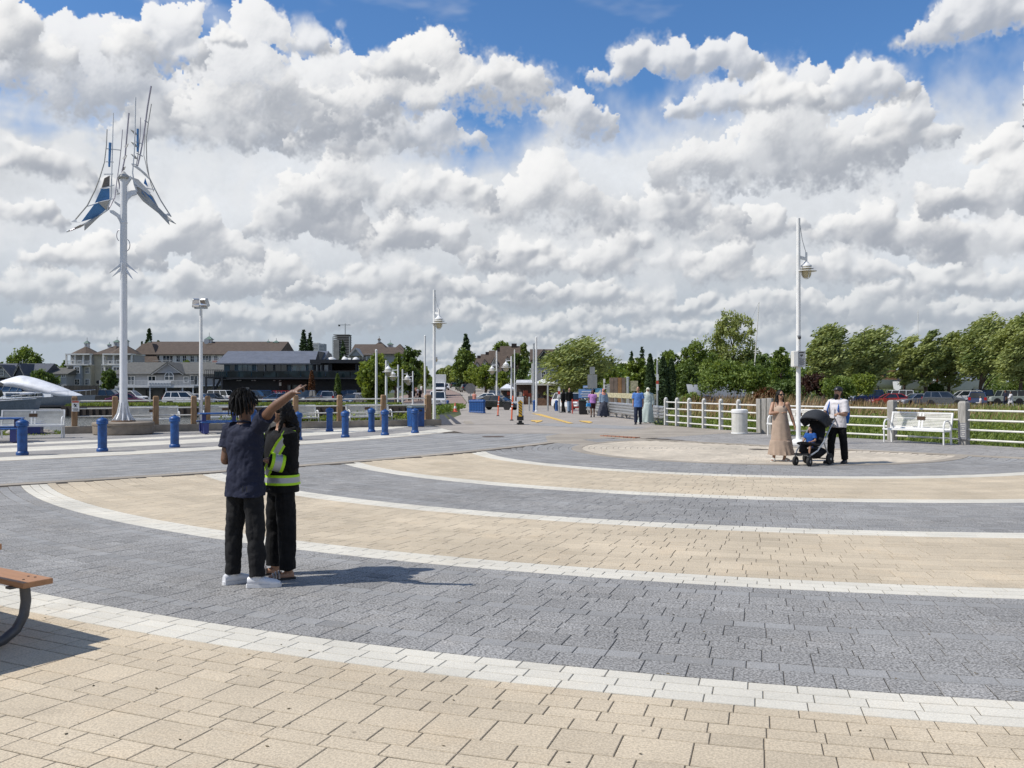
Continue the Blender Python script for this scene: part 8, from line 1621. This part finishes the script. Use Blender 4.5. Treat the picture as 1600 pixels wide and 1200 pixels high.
# stroller, forward = local +y
sl = V3((1265 - 800) / F_PX * 21.3, 21.2, 0); srz = R(134); st = thing('stroller', 'dark grey stroller with a big canopy, three-spoke wheels and a child inside', 'stroller', sl, srz)
M_FR = mat('stroller_frame', (.10, .105, .11), .35, .4); M_FAB = cloth('charcoal_fabric', (.030, .033, .038)); M_FABD = cloth('dark_seat_fabric', (.010, .010, .012))
def wheel_s(x, y, r, w):
    mb = MB(); M = Matrix.Rotation(R(90), 3, 'Y'); mb.lathe([(r * .72, -w / 2), (r * .96, -w / 2), (r, -w / 4), (r, w / 4), (r * .96, w / 2), (r * .72, w / 2)], 22, M=M); mb.v = [(a + x, b + y, c + r) for a, b, c in mb.v]; wh = mb.build('tyre', M_RUBBER, st, True, False)
    mb = MB()
    for i in range(5): a = 2 * math.pi * i / 5 + .3; mb.beam((x, y, r), (x, y + r * .75 * math.cos(a), r + r * .75 * math.sin(a)), .02, .025, (1, 0, 0))
    mb.tube([(x - w * .6, y, r), (x + w * .6, y, r)], .03, 10); mb.build('spokes', M_STEEL, wh, world=False)
for sx in (-1, 1): wheel_s(sx * .17, .40, .105, .055); wheel_s(sx * .29, -.32, .135, .06)
for sx in (-1, 1):
    mb = MB(); mb.tube([(sx * .26, -.62, 1.02), (sx * .26, -.42, .86), (sx * .26, -.08, .52), (sx * .25, .18, .34), (sx * .19, .36, .25)], .018, 8); mb.build('side_frame', M_STEEL, st, True, False)
    mb = MB(); mb.tube([(sx * .26, -.10, .54), (sx * .27, -.24, .30), (sx * .29, -.32, .135)], .018, 8); mb.build('rear_leg', M_STEEL, st, True, False)
    mb = MB(); mb.tube([(sx * .19, .36, .25), (sx * .17, .40, .23), (sx * .17, .40, .105)], .02, 8); mb.tube([(sx * .13, .40, .105), (sx * .21, .40, .105)], .012, 6); mb.build('front_fork', M_FR, st, True, False)
mb = MB(); mb.tube([(-.26, -.60, 1.0), (-.25, -.66, 1.04), (0, -.68, 1.05), (.25, -.66, 1.04), (.26, -.60, 1.0)], .022, 10); mb.build('push_handle', M_RUBBER, st, True, False)
mb = MB(); mb.tube([(-.19, .36, .25), (.19, .36, .25)], .018, 8); mb.build('cross_bar', M_STEEL, st, True, False); mb = MB(); mb.tube([(-.29, -.32, .14), (.29, -.32, .14)], .014, 8); mb.build('rear_axle', M_FR, st, True, False)
mb = MB(); mb.loft([(V3(0, .30, .50), V3(.20, 0, 0), V3(0, .02, .05)), (V3(0, .05, .46), V3(.22, 0, 0), V3(0, .03, .06)), (V3(0, -.12, .48), V3(.22, 0, 0), V3(0, .06, .06)), (V3(0, -.24, .70), V3(.22, 0, 0), V3(0, .05, .03)), (V3(0, -.34, .98), V3(.20, 0, 0), V3(0, .04, .02))], 16); mb.build('seat', M_FABD, st, True, False, angle=60)
mb = MB(); mb.box((0, .40, .27), (.34, .16, .03)); mb.beam((0, .33, .48), (0, .40, .28), .32, .02, (1, 0, 0)); mb.build('footrest', M_FABD, st, world=False)
mb = MB(); mb.loft([(V3(0, .10, .28), V3(.20, 0, 0), V3(0, .0, .10)), (V3(0, -.12, .25), V3(.23, 0, 0), V3(0, 0, .12)), (V3(0, -.32, .30), V3(.22, 0, 0), V3(0, 0, .10))], 16); mb.build('basket', M_FABD, st, True, False)
mb = MB(); o = 0; nn, mm_ = 16, 14; c0 = V3(0, -.22, .86)
for i in range(mm_ + 1):
    ph = R(34 + 128 * i / mm_)        # sweep of the hood from front lip to back
    for j in range(nn + 1):
        q = math.pi * j / nn; x = -.265 * math.cos(q); rr = math.sin(q) ** .45; mb.v.append((x, c0.y + .46 * math.cos(ph) * rr, c0.z + .40 * math.sin(ph) * rr))
for i in range(mm_):
    for j in range(nn): a = i * (nn + 1) + j; mb.f.append((a, a + 1, a + nn + 2, a + nn + 1))
cn = mb.build('canopy', M_FAB, st, True, False, angle=80); so = cn.modifiers.new('thick', 'SOLIDIFY'); so.thickness = .012
mb = MB(); mb.tube([(-.265 * math.cos(math.pi * j / nn), c0.y + .46 * math.cos(R(34)) * math.sin(math.pi * j / nn) ** .45 + .004, c0.z + .40 * math.sin(R(34)) * math.sin(math.pi * j / nn) ** .45) for j in range(nn + 1)], .012, 6); mb.build('canopy_rim', M_FABD, st, True, False)
mb = MB(); mb.ball((.2, -.40, .66), (.09, .08, .14), 12, 8); mb.build('side_bag', cloth('green_red_cloth', (.12, .05, .05), var=.6, scale=18), st, True, False)
mb = MB(); mb.box((-.05, -.60, 1.02), (.16, .08, .07)); mb.build('parent_console', mat('teal_pouch', (.02, .10, .07), .8), st, world=False, bevel=.02)
fw = Matrix.Rotation(srz, 3, 'Z'); D = lambda *a: tuple(fw @ V3(*a)); ch = wm(st) @ V3(0, .02, .26)
kid, J, H, s_ = person('small child in a blue top and shorts sitting in the stroller', (ch.x, ch.y, ch.z), srz, .88, M_SKIN_M,
    arms={'L': (D(-.3, .3, -.9), D(.3, .9, -.2)), 'R': (D(.3, .3, -.9), D(-.3, .9, -.2))}, legs={'L': (D(-.25, 1, -.02), D(-.06, .30, -1), D(-.2, 1, 0)), 'R': (D(.25, 1, -.02), D(.06, .30, -1), D(.2, 1, 0))},
    top=('t_shirt', cloth('royal_blue_cotton', (.012, .07, .26)), .03, .86, .7), bottom=('shorts', cloth('patterned_blue_shorts', (.06, .10, .30), var=.7, scale=30), .03, .8), hair='short', shoes=('sneaker', mat('pale_green_shoe', (.40, .45, .36), .5), M_SOLE), head=(-25, -6), vox=.016, sit=True, build=1.05, cat='child')
# -- walkers farther off
def at(px, Y, zb=None): return V3((px - 800) / F_PX * Y, Y, gz(Y) if zb is None else zb)
walk = lambda f, a=.28: {'R': ((f[0] * a, f[1] * a, -1), (f[0] * .02, f[1] * .02, -1), (f[0], f[1], 0)), 'L': ((-f[0] * a * .7, -f[1] * a * .7, -1), (-f[0] * a * 1.3, -f[1] * a * 1.3, -1), (f[0], f[1], 0))}
f = (-.25, -.97)
person('man in a light blue shirt and dark jeans walking near the railing end', at(997, 43), R(165), 1.76, M_SKIN_M, legs=walk(f), top=('shirt', C_BLUE, .03, .80, .75), bottom=('jeans', C_DEN, .02, 1), hair='short', shoes=('sneaker', M_BLACK, M_BLACK), vox=.014)
_scarf = cloth('cream_scarf', (.50, .52, .45)); t, J, H, s_ = person('woman in a pale green robe, headscarf and visor beside the man in blue', at(1012.5, 44.6), R(170), 1.70, M_SKIN_M, top=('robe_top', C_ABAYA, .04, .95, 1.9), hair='hijab', vox=.016, face=False, shoes=('sneaker', M_WHITE2, M_WHITE2)); skirt(t, s_, C_ABAYA, 1.05, .05, .19, .40, 'robe', 7, (.10, -.02), .06, None, 8)
mb = MB(); mb.loft([(H(0, .08, .175) * s_, V3(.09, 0, 0), V3(0, 0, .012)), (H(0, .19, .15) * s_, V3(.075, 0, 0), V3(0, 0, .008))], 12); mb.build('visor', cloth('cream_visor', (.6, .55, .40)), t, True, False)
person('woman in a pink top and dark leggings carrying a blue bag on the causeway', at(926, 54.5), R(172), 1.62, M_SKIN_D, arms={'R': ((-.3, 0, -1), (.1, -.4, -.9))}, legs=walk((-.1, -1), .2), top=('t_shirt', C_PINK, .03, .88, .6), bottom=('leggings', C_MAR, .012, .9), hair='long', shoes=('sneaker', M_BLACK, M_BLACK), vox=.016)
b = at(919.5, 54.2); t = thing('blue_bag', 'bright blue bag in the hand of the woman in the pink top', 'bag', (b.x, b.y, b.z + .78), R(20)); mb = MB(); mb.box((0, 0, -.05), (.30, .12, .22), taper=.8); mb.build('bag_body', mat('cyan_bag', (.03, .25, .55), .5), t, world=False, bevel=.03); mb = MB(); mb.tube([(-.1, 0, .06), (-.06, 0, .14), (.06, 0, .14), (.1, 0, .06)], .012, 6); mb.build('handle', MATS['cyan_bag'], t, True, False)
_scarf = C_ROSE; t, J, H, s_ = person('woman in a headscarf, pale blue jacket and long patterned dark skirt on the causeway', at(943, 55), R(185), 1.66, M_SKIN_D, top=('jacket', C_LBLUE, .035, .90, 1.9), hair='hijab', vox=.016, face=False, shoes=('sneaker', M_BLACK, M_BLACK)); skirt(t, s_, C_GREYSK, 1.02, .06, .18, .38, 'long_skirt', 8, (.02, .02), .05, None, 9)
_scarf = None
person('figure all in black, left one of two near the marina entrance', at(880, 67), R(60), 1.70, M_SKIN_M, legs=walk((-.9, .3), .2), top=('jacket', C_BLK, .04, .80, 1.9), bottom=('trousers', C_BLK, .03, 1), hair='long', vox=.018, face=False, shoes=('sneaker', M_BLACK, M_BLACK))
person('figure in a dark top and blue jeans, right one of two near the marina entrance', at(889.5, 66), R(200), 1.76, M_SKIN_M, legs=walk((.3, -.9), .2), top=('jacket', C_BLK, .04, .82, 1.9), bottom=('jeans', C_LBLUE, .03, 1), hair='short', vox=.018, face=False, shoes=('sneaker', M_BLACK, M_BLACK))
person('man in navy walking left beside the man in white at the far right', at(1571, 86, -.35), R(75), 1.74, M_SKIN_D, legs=walk((-.96, .2), .3), top=('shirt', C_NAVY, .04, .70, .9), bottom=('trousers', C_NAVY, .03, 1), hair='short', vox=.02, face=False, shoes=('sneaker', M_BLACK, M_BLACK))
person('man in loose white clothes bending forward at the far right behind the railing', at(1579.5, 85.5, -.35), R(75), 1.62, M_SKIN_D, legs=walk((-.96, .2), .45), arms={'L': ((-.6, 0, -.8), (-.8, 0, -.5))}, top=('tunic', C_WSHIRT, .06, .62, 1.5), bottom=('trousers', C_WSHIRT, .04, 1), hair='short', vox=.02, face=False, shoes=('sneaker', M_BLACK, M_BLACK))
person('child in a pale shirt and olive trousers running past the navy sport utility', at(1532, 88, -.45), R(80), 1.25, M_SKIN_M, legs=walk((-.96, .2), .6), top=('t_shirt', C_WSHIRT, .03, .85, .7), bottom=('trousers', cloth('olive_cotton', (.09, .085, .03)), .02, 1), hair='short', vox=.022, face=False, shoes=('sneaker', M_BLACK, M_BLACK), cat='child')
crowd = [person('a', V3(900, -40, 0), 0, 1.72, M_SKIN_M, legs=walk((0, -1), .25), top=('shirt', m1, .03, .8, .8), bottom=('trousers', m2, .02, 1), hair=hr, vox=.035, face=False, shoes=('sneaker', M_BLACK, M_BLACK))[0] for m1, m2, hr in ((C_WSHIRT, C_DEN, 'short'), (C_BLK, C_BLK, 'long'), (C_ROSE, C_BLK, 'short'))]
cl_ = [(643.5, 150, 'white-topped person leftmost in the crowd on the far left pavement'), (647, 142, 'dark-clothed person left of middle in the crowd on the far left pavement'), (650, 158, 'rose-topped person in the crowd on the far left pavement'), (653, 146, 'white-topped person in the middle of the crowd on the far left pavement'), (656, 138, 'dark-clothed person right of middle in the crowd on the far left pavement'), (640, 160, 'farthest person left of the crowd on the far left pavement'), (658.5, 165, 'white-topped person next to the plain white pole, last of the crowd'),
       (336, 122, 'person among the parked cars below the black terrace'), (433, 123, 'left one of the people standing before the restaurant door'), (437.5, 123.4, 'middle one of the people standing before the restaurant door'), (447, 122.6, 'person in light clothes behind the red car'), (741, 110, 'person on the right pavement behind the octagonal sign')]
for i, (px, Y, lb) in enumerate(cl_): p = at(px, Y, -.64 if Y < 130 and px < 500 else None); dup(crowd[i % 3], p, rnd.uniform(0, 6), lb, 'people strolling in the distance')
for t in crowd: kill(t)
